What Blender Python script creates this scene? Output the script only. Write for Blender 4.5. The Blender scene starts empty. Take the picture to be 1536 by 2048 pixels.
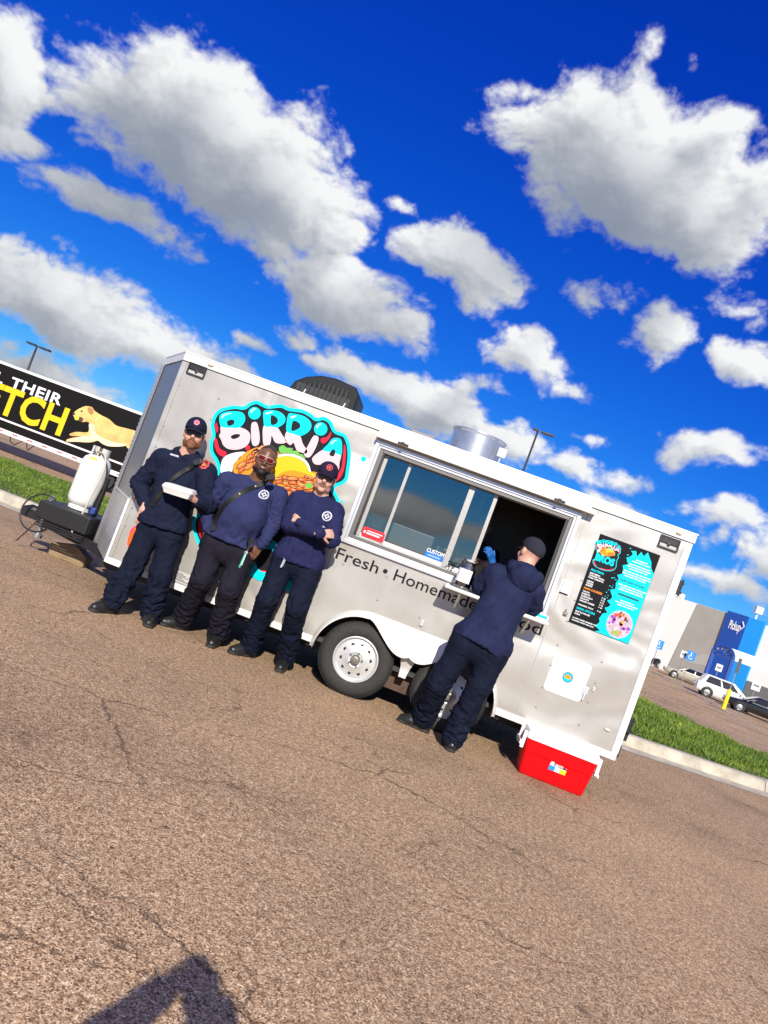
import bpy, bmesh, math, random
import numpy as np
from mathutils import Vector, Matrix, Euler
random.seed(7); RNG = np.random.default_rng(7)
SC = bpy.context.scene
COL = SC.collection
R_ = math.radians

# ------------------------------------------------------------------ camera
CAM_POS = Vector((2.848, -6.728, 1.427))
YAW, PITCH, ROLL, FPX = R_(-5.07), R_(1.93), R_(20.48), 1500.0
_f = Vector((math.sin(YAW)*math.cos(PITCH), math.cos(YAW)*math.cos(PITCH), math.sin(PITCH)))
_r0 = Vector((math.cos(YAW), -math.sin(YAW), 0)); _u0 = _r0.cross(_f)
_r = math.cos(ROLL)*_r0 + math.sin(ROLL)*_u0
_u = -math.sin(ROLL)*_r0 + math.cos(ROLL)*_u0
cam_d = bpy.data.cameras.new('camera'); cam = bpy.data.objects.new('camera', cam_d); COL.objects.link(cam)
cam_d.sensor_fit = 'VERTICAL'; cam_d.sensor_height = 24.0; cam_d.lens = 24.0*FPX/2048.0
cam_d.clip_start = 0.02; cam_d.clip_end = 5000
cam.matrix_world = Matrix(((_r.x, _u.x, -_f.x, CAM_POS.x), (_r.y, _u.y, -_f.y, CAM_POS.y), (_r.z, _u.z, -_f.z, CAM_POS.z), (0, 0, 0, 1)))
SC.camera = cam
def ray(px, py): return _f + _r*((px-768)/FPX) - _u*((py-1024)/FPX)
def at(px, py, Y=0.0):
    d = ray(px, py); return CAM_POS + d*((Y-CAM_POS.y)/d.y)
def atz(px, py, Z=0.0):
    d = ray(px, py); return CAM_POS + d*((Z-CAM_POS.z)/d.z)

# ------------------------------------------------------------------ light
SUN_EL, SUN_AZ = 31.0, -6.0            # light travels towards azimuth SUN_AZ (from +Y towards +X), downwards
sd = Vector((math.sin(R_(SUN_AZ))*math.cos(R_(SUN_EL)), math.cos(R_(SUN_AZ))*math.cos(R_(SUN_EL)), -math.sin(R_(SUN_EL))))
sun_d = bpy.data.lights.new('sun', 'SUN'); sun = bpy.data.objects.new('sun', sun_d); COL.objects.link(sun)
sun_d.energy = 5.0; sun_d.angle = R_(0.53); sun_d.color = (1.0, 0.945, 0.86)
sun.rotation_euler = sd.to_track_quat('-Z', 'Y').to_euler(); sun.location = (0, -30, 30)
SC.view_settings.view_transform = 'Standard'; SC.view_settings.look = 'None'
SC.view_settings.exposure = 0.20; SC.view_settings.gamma = 1.0; SC.view_settings.use_curve_mapping = False
SC.render.engine = 'CYCLES'
SC.cycles.max_bounces = 7; SC.cycles.diffuse_bounces = 3; SC.cycles.glossy_bounces = 3; SC.cycles.transparent_max_bounces = 10
SC.cycles.caustics_reflective = False; SC.cycles.caustics_refractive = False
SC.cycles.use_denoising = True

# ------------------------------------------------------------------ sky with cumulus clouds
W = bpy.data.worlds.new('World'); SC.world = W; W.use_nodes = True
_perm = np.random.default_rng(11).permutation(256); _perm = np.concatenate([_perm, _perm, _perm]).astype(np.int32)
_g = np.random.default_rng(5).normal(size=(256, 3)); _g = (_g/np.linalg.norm(_g, axis=1)[:, None]).astype(np.float32)
def perlin(x, y, z):
    """gradient noise, about -1..1, on float32 arrays"""
    xi, yi, zi = np.floor(x).astype(np.int32), np.floor(y).astype(np.int32), np.floor(z).astype(np.int32)
    fx, fy, fz = (x-xi).astype(np.float32), (y-yi).astype(np.float32), (z-zi).astype(np.float32)
    xi &= 255; yi &= 255; zi &= 255
    u, v, w = fx*fx*(3-2*fx), fy*fy*(3-2*fy), fz*fz*(3-2*fz)
    out = np.zeros_like(fx)
    for dx in (0, 1):
        for dy in (0, 1):
            a = _perm[_perm[xi+dx]+yi+dy]
            for dz in (0, 1):
                g = _g[_perm[a+zi+dz] & 255]
                wt = (u if dx else 1-u)*(v if dy else 1-v)*(w if dz else 1-w)
                out += wt*(g[:, 0]*(fx-dx)+g[:, 1]*(fy-dy)+g[:, 2]*(fz-dz))
    return out*1.6
def fbm(p, f, octaves, rough=.5, billow=False):
    out = 0; a = 1.0; s = 0
    for k in range(octaves):
        n = perlin(p[:, 0]*f+k*17.3, p[:, 1]*f+k*7.7, p[:, 2]*f+k*3.1)
        out = out + a*(np.abs(n)*2-.55 if billow else n); s += a; a *= rough; f *= 2.03
    return out/s
def build_sky():
    nt = W.node_tree; N = nt.nodes; L = nt.links; N.clear()
    # cumulus: centre px, half axes px, rotation in the picture, weight; then the rest of the sky in the same manner
    clouds = [
        (430, 275, 320, 165, 30, 1.15), (560, 395, 245, 130, 34, 1.1), (290, 185, 170, 100, 14, .9), (660, 470, 130, 78, 32, .8),
        (30, 150, 105, 150, 35, .95), (20, 260, 120, 70, 25, .6), (200, 410, 190, 62, 27, .75), (300, 490, 70, 34, 22, .5),
        (130, 610, 400, 95, 27, .85), (330, 720, 330, 70, 22, .7), (60, 740, 240, 60, 20, .5),
        (670, 590, 205, 76, 22, .8), (545, 505, 110, 48, 20, .65), (790, 650, 110, 45, 25, .6), (600, 680, 60, 30, 15, .45),
        (905, 535, 155, 70, 20, .85), (830, 490, 70, 48, 25, .6), (980, 570, 90, 50, 15, .6),
        (1255, 330, 235, 185, 22, 1.15), (1170, 250, 180, 105, 5, .9), (1370, 400, 180, 140, 30, 1.0), (1500, 380, 110, 120, 30, .6), (1400, 250, 100, 90, 30, .7),
        (1320, 665, 95, 80, 20, .75), (1150, 590, 70, 38, 50, .38), (1240, 590, 60, 35, 10, .36), (1500, 735, 120, 60, 15, .7), (1500, 600, 80, 42, 10, .42),
        (1050, 720, 125, 50, 28, .6), (1130, 770, 80, 30, 25, .45), (860, 800, 220, 72, 22, .85), (1010, 870, 150, 55, 22, .75), (700, 740, 150, 50, 24, .7), (950, 745, 80, 30, 12, .4),
        (1190, 860, 34, 14, 10, .36), (1130, 920, 80, 36, 15, .5), (1300, 960, 85, 34, 20, .4), (1440, 920, 110, 42, 18, .55), (1480, 1050, 120, 46, 17, .55), (1260, 1010, 90, 30, 20, .5),
        (1420, 1160, 200, 30, 20, .5), (345, 62, 42, 36, 20, .48), (255, 52, 28, 22, 15, .36), (515, 140, 30, 22, 10, .36), (785, 405, 60, 28, 25, .5), (1405, 95, 30, 20, 20, .3), (1265, 110, 62, 42, 10, .42),
        (690, 300, 42, 28, 20, .42), (580, 200, 32, 22, 20, .34), (1040, 165, 66, 34, 10, .4), (480, 690, 60, 20, 20, .38)]
    C = []
    for (cx, cy, ax, by, rot, w) in clouds:
        rr = ray(cx, cy); k = rr.length; c = rr.normalized()
        th = R_(rot); e1 = (_r*math.cos(th) - _u*math.sin(th)); t1 = (e1 - c*e1.dot(c)).normalized(); t2 = c.cross(t1)
        z_ = 1.9 if ax < 50 else 1.35 if ax < 90 else 1.08
        C.append((c, t1, t2, ax*z_/FPX/k, by*z_*(.85 if ax < 90 else 1)/FPX/k, w*(.62 if ax < 50 else .92 if ax < 90 else 1.0)))
    rnd = random.Random(3)
    for i in range(40):
        az = R_(36 + i*(290.0/40)+rnd.uniform(-5, 5)) + YAW; el = R_([6, 13, 30, 50][i % 4] + rnd.uniform(-2, 5))
        c = Vector((math.sin(az)*math.cos(el), math.cos(az)*math.cos(el), math.sin(el)))
        t1 = Vector((c.y, -c.x, 0)).normalized(); t2 = c.cross(t1)
        s = [0.30, 0.22, 0.26, 0.3][i % 4]*rnd.uniform(.6, 1.1)
        C.append((c, t1, t2, s, s*[.22, .38, .6, .75][i % 4], rnd.uniform(.55, 1.0)))
    for az_, el_, a_, b_ in ((168, 2.7, .20, .030), (186, 2.3, .16, .026), (203, 3.0, .2, .028)):
        az = R_(az_); el = R_(el_); c = Vector((math.sin(az)*math.cos(el), math.cos(az)*math.cos(el), math.sin(el))); t1 = Vector((c.y, -c.x, 0)).normalized()
        C.append((c, t1, c.cross(t1), a_, b_, 1.1))
    for i in range(16):        # low banks all round the horizon
        az = R_(60 + i*15.5+rnd.uniform(-4, 4)) + YAW; el = R_(rnd.uniform(1.6, 5.5))
        c = Vector((math.sin(az)*math.cos(el), math.cos(az)*math.cos(el), math.sin(el))); t1 = Vector((c.y, -c.x, 0)).normalized()
        C.append((c, t1, c.cross(t1), rnd.uniform(.12, .26), rnd.uniform(.018, .032), rnd.uniform(.5, .8)))
    def field(p, c):
        out = np.full(len(p), -3.0, np.float32)
        for (cc, t1, t2, a, b, w) in c:
            cc, t1, t2 = (np.array(v, np.float32) for v in (cc, t1, t2))
            k = np.nonzero(p@cc > .6)[0] if max(a, b) < .5 else np.arange(len(p))
            q = p[k]; f = w*(1-np.sqrt(((q@t1)/a)**2+((q@t2)/b)**2))
            out[k] = np.maximum(out[k], f)
        return out
    def density(q):
        D = np.full(len(q), -1.0, np.float32); M0 = field(q, C); idx = np.nonzero(M0 > -.75)[0]; p = q[idx]
        wv = np.stack([fbm(p+o, 7.0, 3) for o in (0.0, 31.0, 57.0)], 1).astype(np.float32)*.055
        M1 = field(p+wv*np.clip(p[:, 2:3]*2.2+.25, .3, 1.0), C)
        pn = p.copy(); pn[:, 2] *= 1.5
        det = fbm(pn+wv, 11.0, 6, .58, True)*.32 + fbm(pn, 30.0, 5, .62)*.24
        D[idx] = M1+det*np.clip(1.25-M1*.6, .35, 1.15)-.115
        return D
    sm = lambda x, a, b: (lambda t: t*t*(3-2*t))(np.clip((x-a)/(b-a), 0, 1))
    def layer(name, g, sel, ppr, full=None):
        """g: grid of directions, rows upwards, columns to the right; returns an image holding coverage and light"""
        Hh, Wd = g.shape[:2]; D = np.full((Hh, Wd), -1.0, np.float32); D[sel] = density(g[sel])
        alpha = sm(D, -.02, .27); T_ = np.clip(D, 0, None); S = np.zeros_like(T_)
        for k in range(1, 15):                 # cloud matter between this point and the light above it
            j = int(round(k*.0107*ppr)); S[:-j] += np.roll(T_, -int(round(k*.006*ppr)), 1)[j:]
        rel = 0
        for o, wt in ((.006, 3.4), (.018, 1.7), (.04, .9)):
            j = max(1, int(round(o*ppr))); up = np.zeros_like(T_); up[:-j] = np.roll(D, -int(round(j*.6)), 1)[j:]-D[:-j]; rel = rel+np.clip(-up*wt, -.6, .6)
        lit = np.exp(-S*.16*1.5)*(.86+.30*np.clip(rel, -1, 1)*sm(D, .02, .25))
        lit = np.clip(lit*(.9+.1*sm(D, .02, .3))+.12*(1-sm(D, 0, .3)), 0, 1.0)
        if full: alpha, lit = np.concatenate([np.zeros_like(alpha), alpha]), np.concatenate([np.zeros_like(lit), lit])
        px = np.zeros(alpha.shape+(4,), np.float32); px[..., 0] = alpha; px[..., 1] = lit; px[..., 3] = 1
        im = bpy.data.images.new(name, Wd, alpha.shape[0], alpha=False, float_buffer=True); im.colorspace_settings.name = 'Non-Color'
        im.pixels.foreach_set(px.ravel()); im.update(); im.pack(); return im
    # whole upper sky, coarse: Blender's equirectangular mapping has u = 0.5 - atan2(y,x)/2pi
    az = (np.arange(1280)+.5)/1280*2*np.pi-np.pi; el = (np.arange(320)+.5)/320*np.pi/2
    AZ, EL = np.meshgrid(az.astype(np.float32), el.astype(np.float32))
    im = layer('cloud_layer', np.stack([np.cos(AZ)*np.cos(EL), -np.sin(AZ)*np.cos(EL), np.sin(EL)], -1), np.ones(AZ.shape, bool), 204, True)
    # finer part of the sky, 85 degrees wide, round the way the trailer faces
    A0, A1, E1 = YAW-R_(43), YAW+R_(43), R_(72); PPR = 1150; nw, nh = int((A1-A0)*PPR), int(E1*PPR)
    AZ, EL = np.meshgrid((A0+(np.arange(nw)+.5)/nw*(A1-A0)).astype(np.float32), ((np.arange(nh)+.5)/nh*E1).astype(np.float32))
    g = np.stack([np.sin(AZ)*np.cos(EL), np.cos(AZ)*np.cos(EL), np.sin(EL)], -1)
    fv = g@np.array(_f, np.float32); xs = (g@np.array(_r, np.float32))/np.maximum(fv, 1e-3); ys = (g@np.array(_u, np.float32))/np.maximum(fv, 1e-3)
    im2 = layer('cloud_layer_fine', g, (fv > .1) & (np.abs(xs) < .58) & (np.abs(ys) < .76), PPR)
    mask_lim = (.53, .70)
    tc = N.new('ShaderNodeTexCoord')
    sky = N.new('ShaderNodeTexSky'); sky.sky_type = 'NISHITA'; sky.sun_disc = False
    sky.sun_elevation = R_(SUN_EL); sky.sun_rotation = math.atan2(-sd.x, -sd.y)
    sky.altitude = 600; sky.air_density = 1.0; sky.dust_density = 0.0; sky.ozone_density = 1.6
    def mul(a, v):
        n = N.new('ShaderNodeVectorMath'); n.operation = 'MULTIPLY'; L.new(a, n.inputs[0]); n.inputs[1].default_value = v; return n.outputs[0]
    def mth(op, a, v):
        n = N.new('ShaderNodeMath'); n.operation = op; L.new(a, n.inputs[0]); n.inputs[1].default_value = v; return n.outputs[0]
    se = N.new('ShaderNodeSeparateColor'); L.new(sky.outputs[0], se.inputs[0]); co = N.new('ShaderNodeCombineColor')
    for i, (k, ref, e) in enumerate(((.013, .98, 2.17), (.40, 1.64, 1.36), (4.1, 2.96, .66))):     # deep polarised blue of the photograph
        L.new(mth('MULTIPLY', mth('POWER', mth('MULTIPLY', se.outputs[i], 1/ref), e), k), co.inputs[i])
    x = co.outputs[0]
    env = N.new('ShaderNodeTexEnvironment'); env.image = im; env.interpolation = 'Cubic'; L.new(tc.outputs['Generated'], env.inputs[0])
    # direction -> azimuth and elevation for the fine part
    gen = tc.outputs['Generated']; xyz = N.new('ShaderNodeSeparateXYZ'); L.new(gen, xyz.inputs[0])
    def m2(op, a, b_, clamp=False):
        n = N.new('ShaderNodeMath'); n.operation = op; n.use_clamp = clamp
        for i, v in enumerate((a, b_)):
            if isinstance(v, bpy.types.NodeSocket): L.new(v, n.inputs[i])
            elif v is not None: n.inputs[i].default_value = v
        return n.outputs[0]
    u_ = m2('DIVIDE', m2('SUBTRACT', m2('ARCTAN2', xyz.outputs[0], xyz.outputs[1]), A0), A1-A0); v_ = m2('DIVIDE', m2('ARCSINE', xyz.outputs[2], None), E1)
    cb = N.new('ShaderNodeCombineXYZ'); L.new(u_, cb.inputs[0]); L.new(v_, cb.inputs[1])
    fine = N.new('ShaderNodeTexImage'); fine.image = im2; fine.interpolation = 'Cubic'; fine.extension = 'CLIP'; L.new(cb.outputs[0], fine.inputs[0])
    def dt(v):
        n = N.new('ShaderNodeVectorMath'); n.operation = 'DOT_PRODUCT'; L.new(gen, n.inputs[0]); n.inputs[1].default_value = v; return n.outputs['Value']
    fz = dt(_f)
    inx = m2('LESS_THAN', m2('ABSOLUTE', m2('DIVIDE', dt(_r), fz), None), mask_lim[0]); iny = m2('LESS_THAN', m2('ABSOLUTE', m2('DIVIDE', dt(_u), fz), None), mask_lim[1])
    use = m2('MULTIPLY', m2('MULTIPLY', inx, iny), m2('MULTIPLY', m2('GREATER_THAN', fz, .1), m2('GREATER_THAN', xyz.outputs[2], .0)))
    pick = N.new('ShaderNodeMix'); pick.data_type = 'RGBA'; L.new(use, pick.inputs[0]); L.new(env.outputs['Color'], pick.inputs[6]); L.new(fine.outputs['Color'], pick.inputs[7])
    sp = N.new('ShaderNodeSeparateColor'); L.new(pick.outputs[2], sp.inputs[0])
    cm = N.new('ShaderNodeMix'); cm.data_type = 'RGBA'; L.new(sp.outputs[1], cm.inputs[0]); cm.inputs[6].default_value = (.185, .23, .315, 1); cm.inputs[7].default_value = (.90, .91, .915, 1)
    cl = mul(cm.outputs[2], (9.0, 9.0, 9.0))
    mix = N.new('ShaderNodeMix'); mix.data_type = 'RGBA'
    L.new(sp.outputs[0], mix.inputs[0]); L.new(x, mix.inputs[6]); L.new(cl, mix.inputs[7])
    bg = N.new('ShaderNodeBackground'); bg.inputs['Strength'].default_value = 0.1
    out = N.new('ShaderNodeOutputWorld'); L.new(mix.outputs[2], bg.inputs[0]); L.new(bg.outputs[0], out.inputs[0])
    W.cycles.sampling_method = 'MANUAL'; W.cycles.sample_map_resolution = 512
build_sky()

# ------------------------------------------------------------------ helpers
MATS = {}
def mat(name, color=(.5, .5, .5), rough=.5, metal=0.0, spec=.5, noise=None, bump=None, emit=None, coat=0.0, sheen=0.0, alpha=1.0):
    """plain principled material; noise=(scale, amount) varies the colour, bump=(scale, distance)"""
    if name in MATS: return MATS[name]
    m = bpy.data.materials.new(name); m.use_nodes = True; MATS[name] = m
    nt = m.node_tree; b = nt.nodes['Principled BSDF']
    b.inputs['Base Color'].default_value = (*color, 1); b.inputs['Roughness'].default_value = rough
    b.inputs['Metallic'].default_value = metal; b.inputs['Specular IOR Level'].default_value = spec
    b.inputs['Coat Weight'].default_value = coat; b.inputs['Sheen Weight'].default_value = sheen; b.inputs['Alpha'].default_value = alpha
    if emit: b.inputs['Emission Color'].default_value = (*emit[0], 1); b.inputs['Emission Strength'].default_value = emit[1]
    if noise or bump:
        tc = nt.nodes.new('ShaderNodeTexCoord')
    if noise:
        n = nt.nodes.new('ShaderNodeTexNoise'); n.inputs['Scale'].default_value = noise[0]; n.inputs['Detail'].default_value = 6
        n.inputs['Roughness'].default_value = .65
        nt.links.new(tc.outputs['Object'], n.inputs['Vector'])
        rp = nt.nodes.new('ShaderNodeValToRGB'); nt.links.new(n.outputs['Fac'], rp.inputs[0])
        a = noise[1]; lo = [max(0, c*(1-a)) for c in color]; hi = [min(1, c*(1+a)) for c in color]
        rp.color_ramp.elements[0].position = .3; rp.color_ramp.elements[1].position = .7
        rp.color_ramp.elements[0].color = (*lo, 1); rp.color_ramp.elements[1].color = (*hi, 1)
        nt.links.new(rp.outputs[0], b.inputs['Base Color'])
    if bump:
        n = nt.nodes.new('ShaderNodeTexNoise'); n.inputs['Scale'].default_value = bump[0]; n.inputs['Detail'].default_value = 4
        nt.links.new(tc.outputs['Object'], n.inputs['Vector'])
        bp = nt.nodes.new('ShaderNodeBump'); bp.inputs['Strength'].default_value = 1.0; bp.inputs['Distance'].default_value = bump[1]
        nt.links.new(n.outputs['Fac'], bp.inputs['Height']); nt.links.new(bp.outputs[0], b.inputs['Normal'])
    return m

class MB:
    """collects shapes; build() links them as one mesh object"""
    def __init__(s): s.v = []; s.f = []
    def add(s, vs, fs):
        o = len(s.v); s.v += [tuple(v) for v in vs]; s.f += [tuple(i+o for i in f) for f in fs]; return s
    def box(s, x0, x1, y0, y1, z0, z1):
        return s.add([(x0, y0, z0), (x1, y0, z0), (x1, y1, z0), (x0, y1, z0), (x0, y0, z1), (x1, y0, z1), (x1, y1, z1), (x0, y1, z1)],
                     [(0, 3, 2, 1), (4, 5, 6, 7), (0, 1, 5, 4), (1, 2, 6, 5), (2, 3, 7, 6), (3, 0, 4, 7)])
    def bar(s, a, b, w, h=None, up=(0, 0, 1)):
        a = Vector(a); b = Vector(b); h = h or w; d = (b-a).normalized(); up = Vector(up)
        if abs(d.dot(up)) > .98: up = Vector((0, 1, 0))
        x = d.cross(up).normalized(); y = x.cross(d)
        vs = [p + x*sx*w/2 + y*sy*h/2 for p in (a, b) for sx, sy in ((-1, -1), (1, -1), (1, 1), (-1, 1))]
        return s.add(vs, [(3, 2, 1, 0), (4, 5, 6, 7), (0, 1, 5, 4), (1, 2, 6, 5), (2, 3, 7, 6), (3, 0, 4, 7)])
    def tube(s, pts, r, n=8, cap=True):
        pts = [Vector(p) for p in pts]; rs = r if isinstance(r, (list, tuple)) else [r]*len(pts); vs = []; fs = []; ref = None
        for i, p in enumerate(pts):
            d = (pts[min(i+1, len(pts)-1)] - pts[max(i-1, 0)]).normalized()
            if ref is None:
                ref = Vector((0, 0, 1)) if abs(d.z) < .9 else Vector((1, 0, 0))
            x = d.cross(ref).normalized(); y = x.cross(d); ref = -x.cross(d) if False else y
            for k in range(n):
                t = 2*math.pi*k/n; vs.append(p + x*math.cos(t)*rs[i] + y*math.sin(t)*rs[i])
        for i in range(len(pts)-1):
            for k in range(n):
                fs.append((i*n+k, i*n+(k+1) % n, (i+1)*n+(k+1) % n, (i+1)*n+k))
        if cap: fs.append(tuple(range(n))[::-1]); fs.append(tuple((len(pts)-1)*n+k for k in range(n)))
        return s.add(vs, fs)
    def lathe(s, prof, c=(0, 0, 0), axis='Z', n=24, M=None, cap=True):
        """prof [(radius, height)] around an axis through c"""
        vs = []; fs = []; c = Vector(c)
        for (r, h) in prof:
            for k in range(n):
                t = 2*math.pi*k/n; a, b = r*math.cos(t), r*math.sin(t)
                p = {'Z': Vector((a, b, h)), 'Y': Vector((a, h, b)), 'X': Vector((h, a, b))}[axis]
                vs.append(c + (M @ p if M else p))
        for i in range(len(prof)-1):
            for k in range(n): fs.append((i*n+k, i*n+(k+1) % n, (i+1)*n+(k+1) % n, (i+1)*n+k))
        if cap and prof[0][0] > 1e-6: fs.append(tuple(range(n))[::-1])
        if cap and prof[-1][0] > 1e-6: fs.append(tuple((len(prof)-1)*n+k for k in range(n)))
        return s.add(vs, fs)
    def prism(s, poly, y0, y1, plane='XZ'):
        """poly of (a, b) in a plane, extruded along the third axis"""
        n = len(poly)
        def P(a, b, h): return {'XZ': (a, h, b), 'XY': (a, b, h), 'YZ': (h, a, b)}[plane]
        vs = [P(a, b, y0) for a, b in poly] + [P(a, b, y1) for a, b in poly]
        fs = [tuple(range(n)), tuple(range(n, 2*n))[::-1]] + [(i, n+i, n+(i+1) % n, (i+1) % n) for i in range(n)]
        return s.add(vs, fs)
    def loft(s, rings, cap=True, closed=True):
        n = len(rings[0]); vs = [p for r in rings for p in r]; fs = []
        for i in range(len(rings)-1):
            for k in range(n if closed else n-1): fs.append((i*n+k, i*n+(k+1) % n, (i+1)*n+(k+1) % n, (i+1)*n+k))
        if cap and closed: fs.append(tuple(range(n))[::-1]); fs.append(tuple((len(rings)-1)*n+k for k in range(n)))
        return s.add(vs, fs)
    def split(s, name, m, parent=None, **kw):
        """every connected piece becomes an object of its own"""
        root = list(range(len(s.v)))
        def find(i):
            while root[i] != i: root[i] = root[root[i]]; i = root[i]
            return i
        for f in s.f:
            for i in f[1:]: root[find(i)] = find(f[0])
        comp = {}
        for f in s.f: comp.setdefault(find(f[0]), []).append(f)
        out = []
        for fs in comp.values():
            ids = sorted({i for f in fs for i in f}); mp = {i: k for k, i in enumerate(ids)}
            out.append(MB().add([s.v[i] for i in ids], [tuple(mp[i] for i in f) for f in fs]).build(name, m, parent, **kw))
        return out
    def build(s, name, m, parent=None, smooth=False, bevel=0.0, auto=None, kind=None, label=None, sub=0):
        me = bpy.data.meshes.new(name); me.from_pydata(s.v, [], s.f)
        bm = bmesh.new(); bm.from_mesh(me); bmesh.ops.recalc_face_normals(bm, faces=bm.faces); bm.to_mesh(me); bm.free()
        return link(name, me, m, parent, smooth, bevel, auto, kind, label, sub)
def link(name, me, m, parent=None, smooth=False, bevel=0.0, auto=None, kind=None, label=None, sub=0):
    o = bpy.data.objects.new(name, me); COL.objects.link(o)
    for mm in (m if isinstance(m, (list, tuple)) else [m]): me.materials.append(mm)
    if parent is not None:
        o.parent = parent
        if not LOCAL[0]: o.matrix_parent_inverse = Matrix.Translation(-wloc(parent))
    if bevel:
        b = o.modifiers.new('bevel', 'BEVEL'); b.width = bevel; b.segments = 2; b.limit_method = 'ANGLE'; b.angle_limit = R_(35)
    if sub:
        b = o.modifiers.new('sub', 'SUBSURF'); b.levels = sub; b.render_levels = sub
    if smooth or auto:
        me.polygons.foreach_set('use_smooth', [True]*len(me.polygons))
        if auto: me.set_sharp_from_angle(angle=R_(auto))
    if kind: o['kind'] = kind
    if label: o['label'] = label
    return o
LOCAL = [False]
def wloc(o): return Vector(o.location) if (o.type == 'EMPTY' and o.parent is None) else Vector((0, 0, 0))
def thing(name, label, cat, loc, group=None):
    o = bpy.data.objects.new(name, None); COL.objects.link(o); o.location = loc; o.empty_display_size = .1
    tag(o, label, cat, group); return o
def tag(o, label, cat, group=None):
    o['label'] = label; o['category'] = cat
    if group: o['group'] = group
    return o
def smooth_poly(pts, n=5, closed=True):
    """catmull-rom through points"""
    P = [np.array(p, float) for p in pts]; out = []; k = len(P)
    for i in range(k if closed else k-1):
        p0, p1, p2, p3 = (P[(i-1) % k], P[i], P[(i+1) % k], P[(i+2) % k]) if closed else (P[max(i-1, 0)], P[i], P[i+1], P[min(i+2, k-1)])
        for j in range(n):
            t = j/n
            out.append(tuple(.5*((2*p1)+(-p0+p2)*t+(2*p0-5*p1+4*p2-p3)*t*t+(-p0+3*p1-3*p2+p3)*t**3)))
    if not closed: out.append(tuple(P[-1]))
    return out
def sheet(name, polys, fn, m, parent, label=None, kind=None):
    """flat print: polygons through fn(x,y)->3D point"""
    b = bmesh.new()
    for poly in polys:
        vs = [b.verts.new(fn(*p)) for p in poly]
        es = [b.edges.new((vs[i], vs[(i+1) % len(vs)])) for i in range(len(vs))]
        bmesh.ops.triangle_fill(b, use_beauty=True, use_dissolve=False, edges=es)
    me = bpy.data.meshes.new(name); bmesh.ops.recalc_face_normals(b, faces=b.faces); b.to_mesh(me); b.free()
    return link(name, me, m, parent, label=label, kind=kind)
_txt = [0]
def text(name, s, size, m, parent, org, ux=(1, 0, 0), uy=(0, 0, 1), bold=0.0, align='LEFT', width=None, label=None, shear=0.0, thick=0.0008, space=1.0):
    c = bpy.data.curves.new('t', 'FONT'); c.body = s; c.size = size; c.align_x = align; c.offset = bold; c.extrude = thick; c.shear = shear
    c.resolution_u = 3; c.space_character = space
    o = bpy.data.objects.new('t', c); COL.objects.link(o)
    dg = bpy.context.evaluated_depsgraph_get(); me = bpy.data.meshes.new_from_object(o.evaluated_get(dg))
    bpy.data.objects.remove(o); bpy.data.curves.remove(c); me.name = name
    n = len(me.vertices); a = np.empty(n*3); me.vertices.foreach_get('co', a); a = a.reshape(-1, 3)
    if width and n:
        k = width/(a[:, 0].max()-a[:, 0].min()); a[:, 0] *= k
    ux = np.array(ux, float); ux /= np.linalg.norm(ux); uy = np.array(uy, float); uy /= np.linalg.norm(uy); uz = np.cross(ux, uy)
    b = np.array(org, float) + a[:, :1]*ux + a[:, 1:2]*uy + a[:, 2:3]*uz
    me.vertices.foreach_set('co', b.ravel()); me.update()
    me.materials.clear()
    return link(name, me, m, parent, label=label)
# ------------------------------------------------------------------ ground
def node_mat(name):
    m = bpy.data.materials.new(name); m.use_nodes = True; MATS[name] = m
    nt = m.node_tree; b = nt.nodes['Principled BSDF']
    def nd(t, **kw):
        n = nt.nodes.new('ShaderNode'+t)
        for k, v in kw.items():
            if k in n.inputs.keys(): n.inputs[k].default_value = v
            else: setattr(n, k, v)
        return n
    def lk(a, bb): nt.links.new(a, bb)
    return m, nt, b, nd, lk
def ramp(nd, lk, src, stops):
    r = nd('ValToRGB'); lk(src, r.inputs[0]); e = r.color_ramp.elements
    e[0].position, e[0].color = stops[0][0], (*stops[0][1], 1); e[1].position, e[1].color = stops[-1][0], (*stops[-1][1], 1)
    for p, c in stops[1:-1]:
        x = e.new(p); x.color = (*c, 1)
    return r.outputs[0]
def mixc(nd, lk, a, b, fac, mode='MIX'):
    n = nd('Mix', data_type='RGBA', blend_type=mode)
    for s, i in ((a, 'A'), (b, 'B'), (fac, 'Factor')):
        k = {'A': 6, 'B': 7, 'Factor': 0}[i]
        if isinstance(s, bpy.types.NodeSocket): lk(s, n.inputs[k])
        else: n.inputs[k].default_value = (*s, 1) if i != 'Factor' else s
    return n.outputs[2]
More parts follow.
